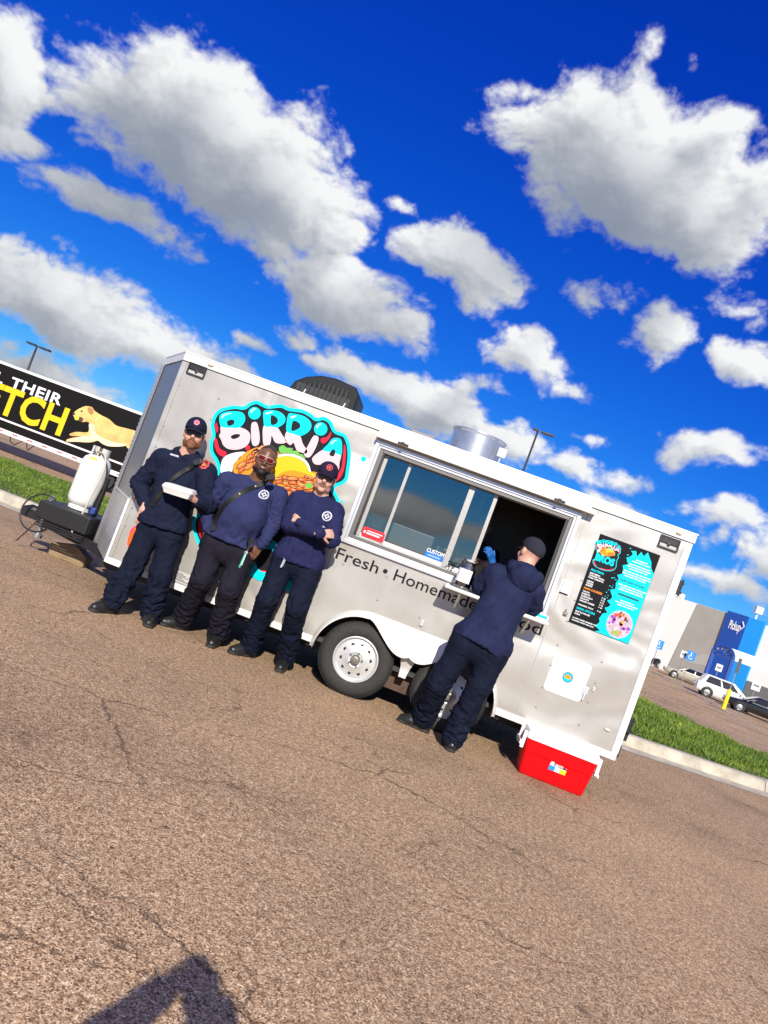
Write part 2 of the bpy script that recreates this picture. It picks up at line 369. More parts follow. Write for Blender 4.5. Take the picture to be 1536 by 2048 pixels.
def asphalt(name, near=True):
    m, nt, b, nd, lk = node_mat(name)
    tc = nd('TexCoord'); ob = tc.outputs['Object']
    v = nd('TexVoronoi', Scale=190.0 if near else 50.0, Randomness=1.0); lk(ob, v.inputs['Vector'])
    sep = nd('SeparateColor'); lk(v.outputs['Color'], sep.inputs[0])
    chips = ramp(nd, lk, sep.outputs[0], [(0.0, (.115, .064, .037)), (.22, (.310, .192, .110)), (.55, (.50, .338, .202)), (.85, (.68, .502, .326)), (1.0, (.88, .73, .53))])
    n1 = nd('TexNoise', Scale=0.55, Detail=7.0, Roughness=.62); lk(ob, n1.inputs['Vector'])
    patch = ramp(nd, lk, n1.outputs['Fac'], [(.28, (.56, .52, .50)), (.47, (.97, .94, .91)), (.72, (1.20, 1.13, 1.06))])
    col = mixc(nd, lk, chips, patch, 1.0, 'MULTIPLY')
    n2 = nd('TexNoise', Scale=34.0, Detail=3.0, Roughness=.6); lk(ob, n2.inputs['Vector'])
    col = mixc(nd, lk, col, ramp(nd, lk, n2.outputs['Fac'], [(.32, (.55, .52, .5)), (.62, (1.12, 1.1, 1.08))]), .8, 'MULTIPLY')
    # cracks
    wn = nd('TexNoise', Scale=1.6, Detail=7.0, Roughness=.7); lk(ob, wn.inputs['Vector'])
    wv = nd('VectorMath', operation='MULTIPLY_ADD'); lk(wn.outputs['Color'], wv.inputs[0]); wv.inputs[1].default_value = (.55, .55, 0); lk(ob, wv.inputs[2])
    mp = nd('Mapping'); mp.inputs['Scale'].default_value = (.33, .85, 1); mp.inputs['Rotation'].default_value = (0, 0, R_(-14)); lk(wv.outputs[0], mp.inputs[0])
    cv = nd('TexVoronoi', feature='DISTANCE_TO_EDGE', Scale=1.0, voronoi_dimensions='2D'); lk(mp.outputs[0], cv.inputs['Vector'])
    cr = nd('MapRange'); lk(cv.outputs[0], cr.inputs[0]); cr.inputs[1].default_value = .001; cr.inputs[2].default_value = .0065; cr.inputs[3].default_value = 1; cr.inputs[4].default_value = 0
    nm = nd('TexNoise', Scale=.9, Detail=3.0); lk(ob, nm.inputs['Vector'])
    ms = nd('MapRange'); lk(nm.outputs['Fac'], ms.inputs[0]); ms.inputs[1].default_value = .42; ms.inputs[2].default_value = .56
    mu = nd('Math', operation='MULTIPLY'); lk(cr.outputs[0], mu.inputs[0]); lk(ms.outputs[0], mu.inputs[1])
    mu2 = nd('Math', operation='MULTIPLY'); lk(mu.outputs[0], mu2.inputs[0]); mu2.inputs[1].default_value = .62
    col = mixc(nd, lk, col, (.055, .032, .024), mu2.outputs[0])
    # a second, finer net of hairline cracks
    mp2 = nd('Mapping'); mp2.inputs['Scale'].default_value = (.75, 1.9, 1); mp2.inputs['Rotation'].default_value = (0, 0, R_(9)); mp2.inputs['Location'].default_value = (3.3, 1.7, 0); lk(wv.outputs[0], mp2.inputs[0])
    cv2 = nd('TexVoronoi', feature='DISTANCE_TO_EDGE', Scale=1.0, voronoi_dimensions='2D'); lk(mp2.outputs[0], cv2.inputs['Vector'])
    cr2 = nd('MapRange'); lk(cv2.outputs[0], cr2.inputs[0]); cr2.inputs[1].default_value = .002; cr2.inputs[2].default_value = .010; cr2.inputs[3].default_value = .75; cr2.inputs[4].default_value = 0
    nm2 = nd('TexNoise', Scale=.6, Detail=4.0); lk(mp2.outputs[0], nm2.inputs['Vector']); ms2 = nd('MapRange'); lk(nm2.outputs['Fac'], ms2.inputs[0]); ms2.inputs[1].default_value = .50; ms2.inputs[2].default_value = .60
    mu3 = nd('Math', operation='MULTIPLY'); lk(cr2.outputs[0], mu3.inputs[0]); lk(ms2.outputs[0], mu3.inputs[1])
    col = mixc(nd, lk, col, (.06, .036, .026), mu3.outputs[0])
    # oil spots
    n3 = nd('TexNoise', Scale=3.1, Detail=2.0); lk(ob, n3.inputs['Vector'])
    sp = nd('MapRange'); lk(n3.outputs['Fac'], sp.inputs[0]); sp.inputs[1].default_value = .70; sp.inputs[2].default_value = .76; sp.inputs[4].default_value = .5
    col = mixc(nd, lk, col, (.07, .05, .042), sp.outputs[0])
    lk(col, b.inputs['Base Color']); b.inputs['Roughness'].default_value = .88; b.inputs['Specular IOR Level'].default_value = .25
    h = nd('Math', operation='SUBTRACT'); lk(sep.outputs[1], h.inputs[0]); lk(mu.outputs[0], h.inputs[1])
    bp = nd('Bump', Strength=.9, Distance=.007); lk(h.outputs[0], bp.inputs['Height'])
    lk(bp.outputs[0], b.inputs['Normal'])
    return m
M_ASPH = asphalt('pink_chip_asphalt'); M_ASPH2 = asphalt('pink_asphalt_far', False)
M_CONC = mat('kerb_concrete', (.46, .41, .32), .85, noise=(3.5, .34), bump=(60, .004))
M_SOIL = mat('turf_soil', (.075, .085, .02), .95, noise=(6, .35), bump=(40, .02))

KERB = [(-45, 3.35), (-3, 3.25), (3.0, 2.95), (5.9, 3.05), (8.0, 3.72), (10.2, 4.75), (13.5, 6.6), (17, 8.9)]
def offset_line(d):
    out = []
    for i, p in enumerate(KERB):
        a = Vector(KERB[max(i-1, 0)]); b = Vector(KERB[min(i+1, len(KERB)-1)]); t = (b-a).normalized()
        out.append((p[0]-t.y*d, p[1]+t.x*d))
    return out
def ground():
    mb = MB(); o = offset_line(.06)
    n = len(o); mb.add([(x, y, 0) for x, y in o] + [(-90, -90, 0), (90, -90, 0), (90, 9, 0)], [tuple(range(n)) + (n+2, n+1, n)])
    p = mb.build('ground', M_ASPH, kind='structure'); p['label'] = 'pinkish brown chip asphalt of the parking lot'
    prof = [(0, .004), (.30, .012), (.33, .13), (.36, .15), (.50, .15), (.52, .06)]
    kb = bpy.data.objects.new('kerb', None); COL.objects.link(kb); kb.location = (0, 3, 0); kb['kind'] = 'structure'
    lines_ = [np.array(offset_line(d)) for d, z in prof]; ctr = lines_[0]; cum = np.concatenate([[0], np.cumsum(np.linalg.norm(np.diff(ctr, axis=0), axis=1))])
    s0 = 30.0                                  # separate castings with open joints
    while s0 < cum[-1]-.1:
        s1 = min(s0+2.6, cum[-1]); ss = np.unique(np.concatenate([[s0, s1-.012], cum[(cum > s0) & (cum < s1-.012)]])); dz = random.uniform(-.004, .004)
        rg = [[(np.interp(t_, cum, L_[:, 0]), np.interp(t_, cum, L_[:, 1]), z+(dz if z > .02 else 0)) for t_ in ss] for L_, (d, z) in zip(lines_, prof)]
        MB().loft(rg, cap=False, closed=False).build('kerb_segment', M_CONC, kb); s0 = s1
    # verge of grass, then the lower lot behind
    back = [(17, 9.3), (13.0, 8.2), (10.3, 8.4), (9.2, 9.4), (8.4, 11.0), (5, 11.6), (-6, 10.4), (-45, 10.2)]
    fr = offset_line(.505)
    mb = MB(); pts = [(x, y, .145) for x, y in fr] + [(x, y, .02) for x, y in back]
    mb.add(pts, [tuple(range(len(pts)))]); v = mb.build('grass_verge_ground', M_SOIL, kind='structure')
    mb = MB(); rows = [(5.0, -.09), (11.5, -.10), (20, -.70), (27, -1.05), (40, -1.17), (55, -1.22), (85, -1.35), (420, -1.6), (3500, -3)]
    mb.loft([[(-600 if y < 400 else -4000, y, z), (600 if y < 400 else 4000, y, z)] for y, z in rows], cap=False, closed=False)
    b = mb.build('road', M_ASPH2, kind='structure')
    mb = MB(); mb.add([(-4000, -4000, -.3), (4000, -4000, -.3), (4000, 4, -.3), (-4000, 4, -.3)], [(0, 1, 2, 3)])
    mb.build('terrain', mat('far_ground', (.16, .13, .09), .9, noise=(.02, .4)), kind='structure')
    # grass blades
    from itertools import accumulate
    def inside(x, y, poly):
        c = np.zeros(len(x), bool); j = len(poly)-1
        for i in range(len(poly)):
            xi, yi = poly[i]; xj, yj = poly[j]
            c ^= ((yi > y) != (yj > y)) & (x < (xj-xi)*(y-yi)/(yj-yi+1e-12)+xi); j = i
        return c
    poly = fr+back
    xs = []; ys = []
    for (x0, x1, y0, y1, den) in ((-9.5, -1.2, 3.6, 11, 950), (4.5, 13.8, 3.2, 11.6, 1150)):
        n = int((x1-x0)*(y1-y0)*den); x = RNG.uniform(x0, x1, n); y = RNG.uniform(y0, y1, n)
        k = inside(x, y, poly); xs.append(x[k]); ys.append(y[k])
    x = np.concatenate(xs); y = np.concatenate(ys); n = len(x)
    tall = np.where(x > 0, 1.0, .62)*(.55+.6*np.sin(x*2.1+np.sin(y*1.7)*2)**2)
    h = RNG.uniform(.04, .115, n)*tall; w = RNG.uniform(.005, .010, n); a = RNG.uniform(0, 6.28, n); ln = RNG.uniform(.1, .7, n)*h; la = RNG.uniform(0, 6.28, n)
    z = np.full(n, .10)-.08*np.clip((y-4)/7, 0, 1)+.03
    V = np.empty((n, 4, 3)); ca, sa = np.cos(a)*w, np.sin(a)*w
    V[:, 0] = np.stack([x-ca, y-sa, z], 1); V[:, 1] = np.stack([x+ca, y+sa, z], 1)
    V[:, 2] = np.stack([x+ca*.6+np.cos(la)*ln*.4, y+sa*.6+np.sin(la)*ln*.4, z+h*.6], 1); V[:, 3] = np.stack([x+np.cos(la)*ln, y+np.sin(la)*ln, z+h], 1)
    F = np.arange(n)[:, None]*4 + np.array([0, 1, 2, 0, 2, 3])[None]
    me = bpy.data.meshes.new('grass'); me.vertices.add(n*4); me.vertices.foreach_set('co', V.ravel())
    me.loops.add(n*6); me.loops.foreach_set('vertex_index', F.ravel()); me.polygons.add(n*2); me.polygons.foreach_set('loop_start', np.arange(n*2)*3); me.update(calc_edges=True)
    m, nt, bb, nd, lk = node_mat('grass_blades'); tc = nd('TexCoord')
    nz = nd('TexNoise', Scale=.9, Detail=5.0, Roughness=.7); lk(tc.outputs['Object'], nz.inputs[0]); n2 = nd('TexWhiteNoise', noise_dimensions='3D')
    sn = nd('VectorMath', operation='SNAP'); lk(tc.outputs['Object'], sn.inputs[0]); sn.inputs[1].default_value = (.02, .02, 10); lk(sn.outputs[0], n2.inputs[0])
    c1 = ramp(nd, lk, nz.outputs['Fac'], [(.3, (.065, .12, .012)), (.55, (.13, .21, .018)), (.70, (.30, .35, .055)), (.80, (.42, .36, .13))])
    c2 = mixc(nd, lk, c1, ramp(nd, lk, n2.outputs['Value'], [(0, (.6, .7, .5)), (.8, (1.2, 1.15, 1.0)), (1, (1.9, 1.5, 1.2))]), 1.0, 'MULTIPLY')
    lk(c2, bb.inputs['Base Color']); bb.inputs['Roughness'].default_value = .6
    g = link('grass', me, m, kind='stuff'); tag(g, 'short green grass on the verge behind the kerb', 'grass')
ground()
def debris():
    mb = MB(); rnd = random.Random(12)
    for i in range(260):
        x, y = rnd.uniform(-2.5, 8), rnd.uniform(-5.6, 2.6); r = rnd.uniform(.003, .010)*(1.8 if rnd.random() < .05 else 1)
        vs = [(x+r*rnd.uniform(.6, 1.3)*math.cos(a), y+r*rnd.uniform(.6, 1.3)*math.sin(a), .001) for a in np.linspace(0, 6.28, 6)[:5]]+[(x+rnd.uniform(-.3, .3)*r, y, r*rnd.uniform(.5, 1.0))]
        mb.add(vs, [(k, (k+1) % 5, 5) for k in range(5)])
    o = mb.build('loose_gravel', mat('gravel_dark', (.10, .07, .05), .9, noise=(9, .6)), None, kind='stuff'); o['label'] = 'loose dark pebbles and crumbs scattered over the asphalt'; o['category'] = 'gravel'
debris()

# ------------------------------------------------------------------ food trailer
TL, ZB, ZT, TW = 4.88, .335, 2.408, 2.1
T = thing('food_trailer', 'silver food trailer with open serving window and colourful taco logo', 'food trailer', (2.44, 1.05, 0))
def dented(name, color, rough, metal, amt, sc=(1.1, 1.1, 1.6)):
    m, nt, b, nd, lk = node_mat(name)
    tc = nd('TexCoord'); mp = nd('Mapping'); mp.inputs['Scale'].default_value = sc; lk(tc.outputs['Object'], mp.inputs[0])
    n = nd('TexNoise', Scale=1.0, Detail=2.0, Roughness=.45, Distortion=.6); lk(mp.outputs[0], n.inputs[0])
    # rivet dimples on a regular grid of studs
    bp = nd('Bump', Strength=1.0, Distance=amt); lk(n.outputs['Fac'], bp.inputs['Height'])
    lk(bp.outputs[0], b.inputs['Normal'])
    n2 = nd('TexNoise', Scale=3.0, Detail=8.0, Roughness=.7); lk(tc.outputs['Object'], n2.inputs[0])
    c = ramp(nd, lk, n2.outputs['Fac'], [(.3, tuple(x*.93 for x in color)), (.7, color)])
    ms_ = nd('Mapping'); ms_.inputs['Scale'].default_value = (9, 9, .55); lk(tc.outputs['Object'], ms_.inputs[0]); n3 = nd('TexNoise', Scale=1.0, Detail=5.0, Roughness=.65); lk(ms_.outputs[0], n3.inputs[0])
    c = mixc(nd, lk, c, ramp(nd, lk, n3.outputs['Fac'], [(.36, (.84, .82, .78)), (.56, (1, 1, 1))]), .22, 'MULTIPLY')      # run-off streaks
    lk(c, b.inputs['Base Color']); b.inputs['Roughness'].default_value = rough; b.inputs['Metallic'].default_value = metal
    rr = nd('MapRange'); lk(n2.outputs['Fac'], rr.inputs[0]); rr.inputs[3].default_value = rough-.05; rr.inputs[4].default_value = rough+.08; lk(rr.outputs[0], b.inputs['Roughness'])
    return m
M_SIDE = dented("silver_trailer_skin", (.585, .56, .505), .34, .56, .052)
M_TRIM = mat('white_aluminium_trim', (.80, .79, .75), .4, .15, noise=(4, .06))
M_ALU = mat('window_aluminium', (.74, .75, .76), .32, .55, noise=(30, .06))
M_STEEL = dented('polished_nose_steel', (.33, .33, .325), .42, .8, .02, (2, 2, .8))
M_BLACK = mat('black_paint', (.012, .012, .013), .5, noise=(20, .3))
M_BLACKP = mat('black_plastic', (.018, .018, .02), .42)
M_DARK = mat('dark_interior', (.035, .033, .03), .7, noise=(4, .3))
M_RUB = mat('tyre_rubber', (.028, .027, .025), .78, noise=(40, .25), bump=(120, .002))
M_RIM = mat('silver_wheel_paint', (.60, .60, .58), .42, .35, noise=(20, .12))
M_CYAN = mat('vinyl_cyan', (.0, .72, .82), .5, spec=.15); M_VBLK = mat('vinyl_black', (.012, .012, .016), .5, spec=.15)
M_RED = mat('vinyl_red', (.80, .02, .05), .5, spec=.15); M_PINK = mat('vinyl_pale_pink', (.76, .53, .54), .5, spec=.15)
M_WHITE = mat('vinyl_white', (.82, .82, .82), .5, spec=.15); M_ORNG = mat('vinyl_orange', (.88, .30, .02), .5, spec=.15)
M_YEL = mat('vinyl_yellow', (.85, .52, .02), .5, spec=.15); M_MEAT = mat('vinyl_meat', (.66, .13, .03), .5, spec=.15); M_GREEN = mat('vinyl_green', (.16, .48, .08), .5, spec=.15)
M_HOTP = mat('vinyl_hot_pink', (.82, .06, .22), .5, spec=.15)
M_TEXT = mat('lettering_black', (.012, .012, .014), .5, spec=.15)
M_AMBER = mat('amber_lens', (.80, .27, .01), .25); M_LENS = mat('clear_lens', (.75, .62, .48), .25)

WX0, WX1, WZ0, WZ1 = 2.06, 3.83, 1.36, 2.19          # serving window opening
w1, w2, WR, WCZ = 2.475, 3.352, .335, .335           # wheels
AR = .405
def arch(cx, a0, a1, r, n=14):
    return [(cx + r*math.cos(R_(a0+(a1-a0)*i/n)), WCZ + r*math.sin(R_(a0+(a1-a0)*i/n))) for i in range(n+1)]
def trailer():
    # near side skin with the window and the wheel openings cut out
    b = bmesh.new()
    zb, zt = ZB, ZT-.05
    low = [(0, zb)] + arch(w1, 180, 0, AR) + arch(w2, 180, 0, AR) + [(TL, zb)]
    outer = low + [(TL, zt), (0, zt)]
    hole = [(WX0, WZ0), (WX1, WZ0), (WX1, WZ1), (WX0, WZ1)]
    es = []
    for poly in (outer, hole):
        vs = [b.verts.new((x, 0, z)) for x, z in poly]
        es += [b.edges.new((vs[i], vs[(i+1) % len(vs)])) for i in range(len(vs))]
    bmesh.ops.triangle_fill(b, use_beauty=True, edges=es)
    bmesh.ops.recalc_face_normals(b, faces=b.faces)
    ex = bmesh.ops.extrude_face_region(b, geom=list(b.faces))
    bmesh.ops.translate(b, verts=[v for v in ex['geom'] if isinstance(v, bmesh.types.BMVert)], vec=(0, .04, 0))
    bmesh.ops.recalc_face_normals(b, faces=b.faces)
    me = bpy.data.meshes.new('side_panel'); b.to_mesh(me); b.free()
    side = link('side_panel', me, M_SIDE, T)
    # rivets and fixing dimples
    mb = MB()
    for i, x in enumerate(np.arange(.045, TL, .405)):
        for z in np.arange(.50, 2.3, .20):
            if WX0-.12 < x < WX1+.12 and z > WZ0-.12: continue
            if (w1-.5 < x < w2+.5) and z < .85: continue
            if random.random() < .12: continue
            mb.lathe([(.012, .001), (.008, -.0035), (.0, -.0045)], (x+random.uniform(-.006, .006), 0, z+random.uniform(-.02, .02)), 'Y', 6)
    for x in (.03, TL-.03):
        for z in np.arange(.45, 2.3, .13): mb.lathe([(.008, .0005), (.006, -.0035), (.0, -.0045)], (x, 0, z), 'Y', 6)
    mb.build('rivets', mat('rivet_steel', (.34, .33, .31), .4, .5), side, kind='stuff')
    for x in (.92, 1.94, 3.955): MB().box(x-.004, x+.004, -.0022, .002, ZB+.06, 2.33 if x != 1.94 else 1.27).build('panel_seam', mat('seam_grey', (.40, .39, .37), .5, .4), side)
    # door seam on the right
    # shell: far side, rear, roof, floor, ends
    MB().box(0, TL, TW-.04, TW, ZB, ZT-.05).build('far_side_panel', M_SIDE, T)
    MB().box(TL-.04, TL-.002, .042, TW-.042, ZB, ZT-.05).build('rear_panel', M_SIDE, T)
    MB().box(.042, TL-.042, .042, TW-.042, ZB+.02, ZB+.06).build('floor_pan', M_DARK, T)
    nose = [(0, 0), (-.54, .885), (-.54, 1.215), (0, 2.1)]
    poly = [(TL, 0), (TL, TW), (0, TW), nose[2], nose[1], (0, 0)]
    MB().prism([(x, y) for x, y in poly], ZT-.012, ZT+.010, 'XY').build('roof', M_TRIM, T)
    # top trim band (cove) and bottom trim
    def band(z0, z1, d, name, m, mbv=.004):
        pts = [(-.0, -d), (-.54-d*.6, .885-d*.6), (-.54-d*.6, 1.215+d*.6), (0, TW+d), (TL+d, TW+d), (TL+d, -d)]
        inn = [(0, .001), (-.535, .889), (-.535, 1.211), (0, TW-.001), (TL-.001, TW-.001), (TL-.001, .001)]
        m_ = MB(); n = len(pts)
        vs = [(x, y, z0) for x, y in pts] + [(x, y, z1) for x, y in pts] + [(x, y, z0) for x, y in inn] + [(x, y, z1) for x, y in inn]
        fs = []
        for i in range(n):
            j = (i+1) % n
            fs += [(i, j, n+j, n+i), (i, 2*n+i, 2*n+j, j), (n+i, n+j, 3*n+j, 3*n+i)]
        m_.add(vs, fs); return m_.build(name, m, T, bevel=mbv)
    tt = band(ZT-.075, ZT, .016, 'top_trim', M_TRIM)
    band(ZT, ZT+.014, .022, 'roof_edge', M_TRIM, .003)
    mb = MB(); mb.box(-.004, TL+.006, -.004, -.0005, ZT-.080, ZT-.075); mb.build('trim_seal', M_BLACK, tt)
    bt = MB()
    for x0, x1 in ((0, w1-AR-.01), (w1+AR+.0, w2-AR), (w2+AR+.01, TL)):
        bt.box(x0, x1, -.012, -.0005, ZB-.005, ZB+.052)
    bt.split('bottom_trim', M_TRIM, T, bevel=.003)
    MB().box(-.004, .045, -.0075, -.0005, ZB+.06, ZT-.082).build('corner_trim', M_SIDE, T, bevel=.003)
    MB().box(TL-.055, TL+.006, -.0085, -.0005, ZB+.055, ZT-.082).build('corner_trim', M_TRIM, T, bevel=.003)
    # V nose
    for (a, c) in ((nose[0], nose[1]), (nose[1], nose[2]), (nose[2], nose[3])):
        MB().add([(a[0], a[1], .93), (c[0], c[1], .93), (c[0], c[1], ZT-.08), (a[0], a[1], ZT-.08)], [(0, 1, 2, 3)]).build('nose_panel', M_STEEL, T)
        # stone guard of ribbed plate
        a_, c_ = Vector((a[0], a[1], 0)), Vector((c[0], c[1], 0)); nrm = Vector((a[1]-c[1], c[0]-a[0], 0)).normalized()
        if nrm.x > 0: nrm = -nrm
        mb = MB(); zz = np.linspace(ZB, .95, 57); row = []
        for i, z in enumerate(zz):
            d = .012 + (.0045 if i % 2 else 0); row.append([tuple(a_+nrm*d+Vector((0, 0, z))), tuple(c_+nrm*d+Vector((0, 0, z)))])
        mb.loft(row, cap=False, closed=False)
        mb.build('stone_guard', mat('ribbed_guard_plate', (.66, .645, .60), .34, .7, noise=(3, .1)), T)
        e = .02
        MB().bar(a_+nrm*.012+Vector((0, 0, .955)), c_+nrm*.012+Vector((0, 0, .955)), .03, .014).build('guard_rail', M_ALU, T)
    # nose edge studs (scalloped moulding at the front edge)
    mb = MB(); mb.box(-.575, -.541, .872, .90, ZB, ZT-.08)
    for z in np.arange(.98, ZT-.1, .048): mb.box(-.578, -.56, .866, .884, z, z+.022)
    mb.build('nose_moulding', mat('bright_moulding', (.50, .50, .51), .3, .85), T)
    MB().bar((-.003, -.006, ZB), (-.003, -.006, .95), .022, .022).build('guard_edge', M_TRIM, T)
    # wheel wells and underframe
    mb = MB(); mb.box(w1-AR, w2+AR, .30, .33, .30, .80); mb.box(w1-AR, w2+AR, .042, .33, .775, .80)
    mb.build('wheel_well', M_BLACK, T)
    mb = MB()
    for y in (.34, 1.75): mb.box(-.2, TL-.05, y, y+.06, .22, ZB-.002)
    for x in np.arange(.2, TL, .6): mb.box(x, x+.04, .05, 2.05, .285, ZB-.004)
    mb.split('frame_rail', M_BLACK, T)
    mb = MB()
    for x in (w1, w2): mb.tube([(x, .1, .31), (x, 2.0, .31)], .035)
    mb.box(w1+.3, w2-.3, .16, .22, .17, .33)
    mb.build('axle', mat('rusty_steel', (.10, .06, .04), .8, .2, noise=(14, .4)), T)
    # fender: skirt that slopes outwards from the body line to a wavy lower lip
    def bot(x):
        z1 = WCZ + math.sqrt(max(AR**2-(x-w1)**2, 0)); z2 = WCZ + math.sqrt(max(AR**2-(x-w2)**2, 0))
        mid = (w1+w2)/2; dip = .505 + 2.2*(x-mid)**2
        if x < w1-.02: return z1
        if x > w2+.02: return z2
        if x < mid: t = min(max((x-w1)/(mid-w1), 0), 1); return (WCZ+AR)*(1-t**1.5*(3-2*t**1.5)*1) + .545*(t**1.5*(3-2*t**1.5))
        t = min(max((w2-x)/(w2-mid), 0), 1); return (WCZ+AR)*(1-t**1.5*(3-2*t**1.5)) + .545*(t**1.5*(3-2*t**1.5))
    line = arch(w1, 183, 92, AR-.004, 12)
    line += [(x, bot(x)) for x in np.linspace(w1, w2, 25)]
    line += arch(w2, 88, -3, AR-.004, 12)
    top = []
    for (x, z) in line:
        if x < w1-.06: d = Vector((x-w1, z-WCZ)).normalized(); top.append((w1+d.x*(AR+.030), WCZ+d.y*(AR+.030)))
        elif x > w2+.06: d = Vector((x-w2, z-WCZ)).normalized(); top.append((w2+d.x*(AR+.030), WCZ+d.y*(AR+.030)))
        else: top.append((x, WCZ+AR+.034))
    mb = MB(); N_ = len(line)
    mb.loft([[(x, -.004, z) for x, z in top], [(x, -.03, z-.004) for x, z in top], [(x, -.085, z) for x, z in line], [(x, -.085, z-.018) for x, z in line], [(x, -.074, z-.018) for x, z in line], [(x, .03, z+.004) for x, z in line]], cap=False, closed=False)
    mb.build('fender', mat('fender_aluminium', (.78, .765, .71), .42, .25, noise=(5, .05)), T, auto=30)
    MB().box(2.90, 2.93, -.02, -.0005, .82, .87).build('fender_clip', M_ALU, T)
    for x, y0 in ((w1, -.035), (w2, -.035), (w1, 1.92), (w2, 1.92)): wheel(x, y0, T)
    # tongue
    mb = MB()
    for s in (-1, 1): mb.bar((.1, 1.05+s*.55, .285), (-1.28, 1.05+s*.04, .34), .05, .10)
    mb.box(-1.5, -1.22, 1.0, 1.1, .31, .40)
    mb.build('tongue_frame', M_BLACK, T, bevel=.004)
    MB().tube([(-1.50, 1.05, .37), (-1.42, 1.05, .40), (-1.30, 1.05, .40)], [.045, .055, .05], 12).build('coupler', M_BLACK, T, smooth=True)
    tb = MB().box(-1.20, -.62, .72, 1.38, .385, .575).build('tool_box', mat('black_tread_plate', (.020, .020, .021), .45, .3, bump=(90, .004)), T, bevel=.015)
    mb = MB()
    for z in (.36, .335, .31): mb.box(-1.15, -.62, .705, .722, z, z+.013)
    mb.split('step_slat', M_BLACKP, T)
    mb = MB(); mb.tube([(-1.22, .98, .16), (-1.22, .98, .62)], .028, 10); mb.tube([(-1.22, .98, 0.15), (-1.22, .98, .19)], .05, 12)
    mb.build('jack', mat('galvanised', (.45, .45, .44), .4, .8), T, smooth=False)
    # safety chain and breakaway cable
    mb = MB(); rng = random.Random(2)
    for k in range(15):
        t = k/14; p = Vector((-1.26-.10*t, .93-.05*t, .34-.27*t**.8)); q = Vector((-1.26-.10*(t+.07), .93-.05*(t+.07), .34-.27*(t+.07)**.8))
        ax = (q-p).normalized(); sd_ = Vector((0, 1, 0)) if k % 2 else Vector((1, 0, .3)).normalized()
        mb.tube([p+sd_*.008, p+ax*.01+sd_*.012, q-ax*.004+sd_*.012, q, q-ax*.004-sd_*.012, p+ax*.01-sd_*.012, p+sd_*.008], .0035, 5, False)
    mb.build('safety_chain', mat('rusty_chain', (.12, .075, .05), .7, .5), T)
    def arc3(c, r, a0, a1, n=18, tilt=.25): return [(c[0]+r*math.cos(R_(a0+(a1-a0)*i/n)), c[1]+tilt*r*math.sin(R_(a0+(a1-a0)*i/n)), c[2]+r*math.sin(R_(a0+(a1-a0)*i/n))) for i in range(n+1)]
    MB().tube(arc3((-1.22, .85, .42), .2, 60, 320), .009, 6).build('breakaway_cable', M_BLACKP, T, smooth=True)
    # vents and lamps on the skin
    for cx, cz in ((.158, 2.283), (4.692, 2.262)):
        a = MB(); w, h = .088, .056
        a.box(cx-w, cx+w, -.02, -.0005, cz+h-.014, cz+h); a.box(cx-w, cx+w, -.02, -.0005, cz-h, cz-h+.012)
        a.box(cx-w, cx-w+.012, -.02, -.0005, cz-h+.012, cz+h-.014); a.box(cx+w-.012, cx+w, -.02, -.0005, cz-h+.012, cz+h-.014)
        v = a.build('side_vent', M_BLACKP, T)
        MB().box(cx-w+.012, cx+w-.012, -.016, -.0005, cz-.008, cz+h-.014).build('scoop', M_BLACKP, v, bevel=.004)
        MB().box(cx-w+.012, cx+w-.012, -.0035, -.0004, cz-h+.012, cz-.008).build('vent_gap', mat('vent_grey', (.45, .45, .43), .5), v)
        MB().lathe([(.013, 0), (.013, -.012), (.006, -.014)], (cx, -.006, cz-.012), 'Y', 10).build('vent_knob', M_BLACKP, v)
    for x, z, y in ((.27, ZT-.034, -.016), (4.74, ZT-.034, -.016)):
        MB().lathe([(1, 0), (.95, -.35), (.6, -.8), (0, -1)], (0, 0, 0), 'Y', 14, Matrix.Diagonal((.032, .022, .017))).build('marker_lamp', M_LENS, T, smooth=True).location = (x, y, z)
    c_ = at(238, 1115)
    MB().box(.17, .275, -.022, -.0125, .365, .400).build('amber_reflector', M_AMBER, T, bevel=.004)
    MB().lathe([(1, 0), (.9, -.5), (.5, -.95), (0, -1)], (0, 0, 0), 'Y', 12, Matrix.Diagonal((.030, .02, .014))).build('tail_marker', M_LENS, T, smooth=True).location = (4.735, -.001, .556)
    # small data plate low at the front
    p = MB().box(.545, .81, -.004, -.0005, .40, .50).build('data_plate', mat('plate_grey', (.55, .55, .52), .5, .2), T)
    mb = MB()
    for i in range(6): mb.box(.565, .79-.03*(i % 3), -.0055, -.0042, .415+i*.013, .4195+i*.013)
    mb.build('plate_print', M_TEXT, p)
    # door hardware on the right panel
    for z in (1.93, .66):
        h = MB(); h.box(TL+.0065, TL+.03, -.01, .03, z-.065, z+.065); h.tube([(TL+.035, .0, z-.075), (TL+.035, .0, z+.075)], .008, 8); h.box(TL+.02, TL+.052, -.006, .01, z-.05, z-.03); h.box(TL+.02, TL+.052, -.006, .01, z+.03, z+.05)
        h.build('door_hinge', M_BLACK, T)
    MB().box(TL+.007, TL+.045, .02, .10, .515, .60).build('bumper_block', M_BLACKP, T, bevel=.006)
    MB().box(TL+.0065, TL+.018, .0, .04, .365, .47).build('rear_hinge', M_BLACK, T)
    lp = at(1170, 1384); m = MB(); m.box(lp.x-.028, lp.x+.022, -.012, -.0005, lp.z-.02, lp.z+.045); m.box(lp.x-.008, lp.x+.006, -.022, -.0005, lp.z-.075, lp.z-.02); m.box(lp.x+.05, lp.x+.07, -.012, -.0005, lp.z+.03, lp.z+.065)
    m.build('door_latch', M_ALU, T, bevel=.003)
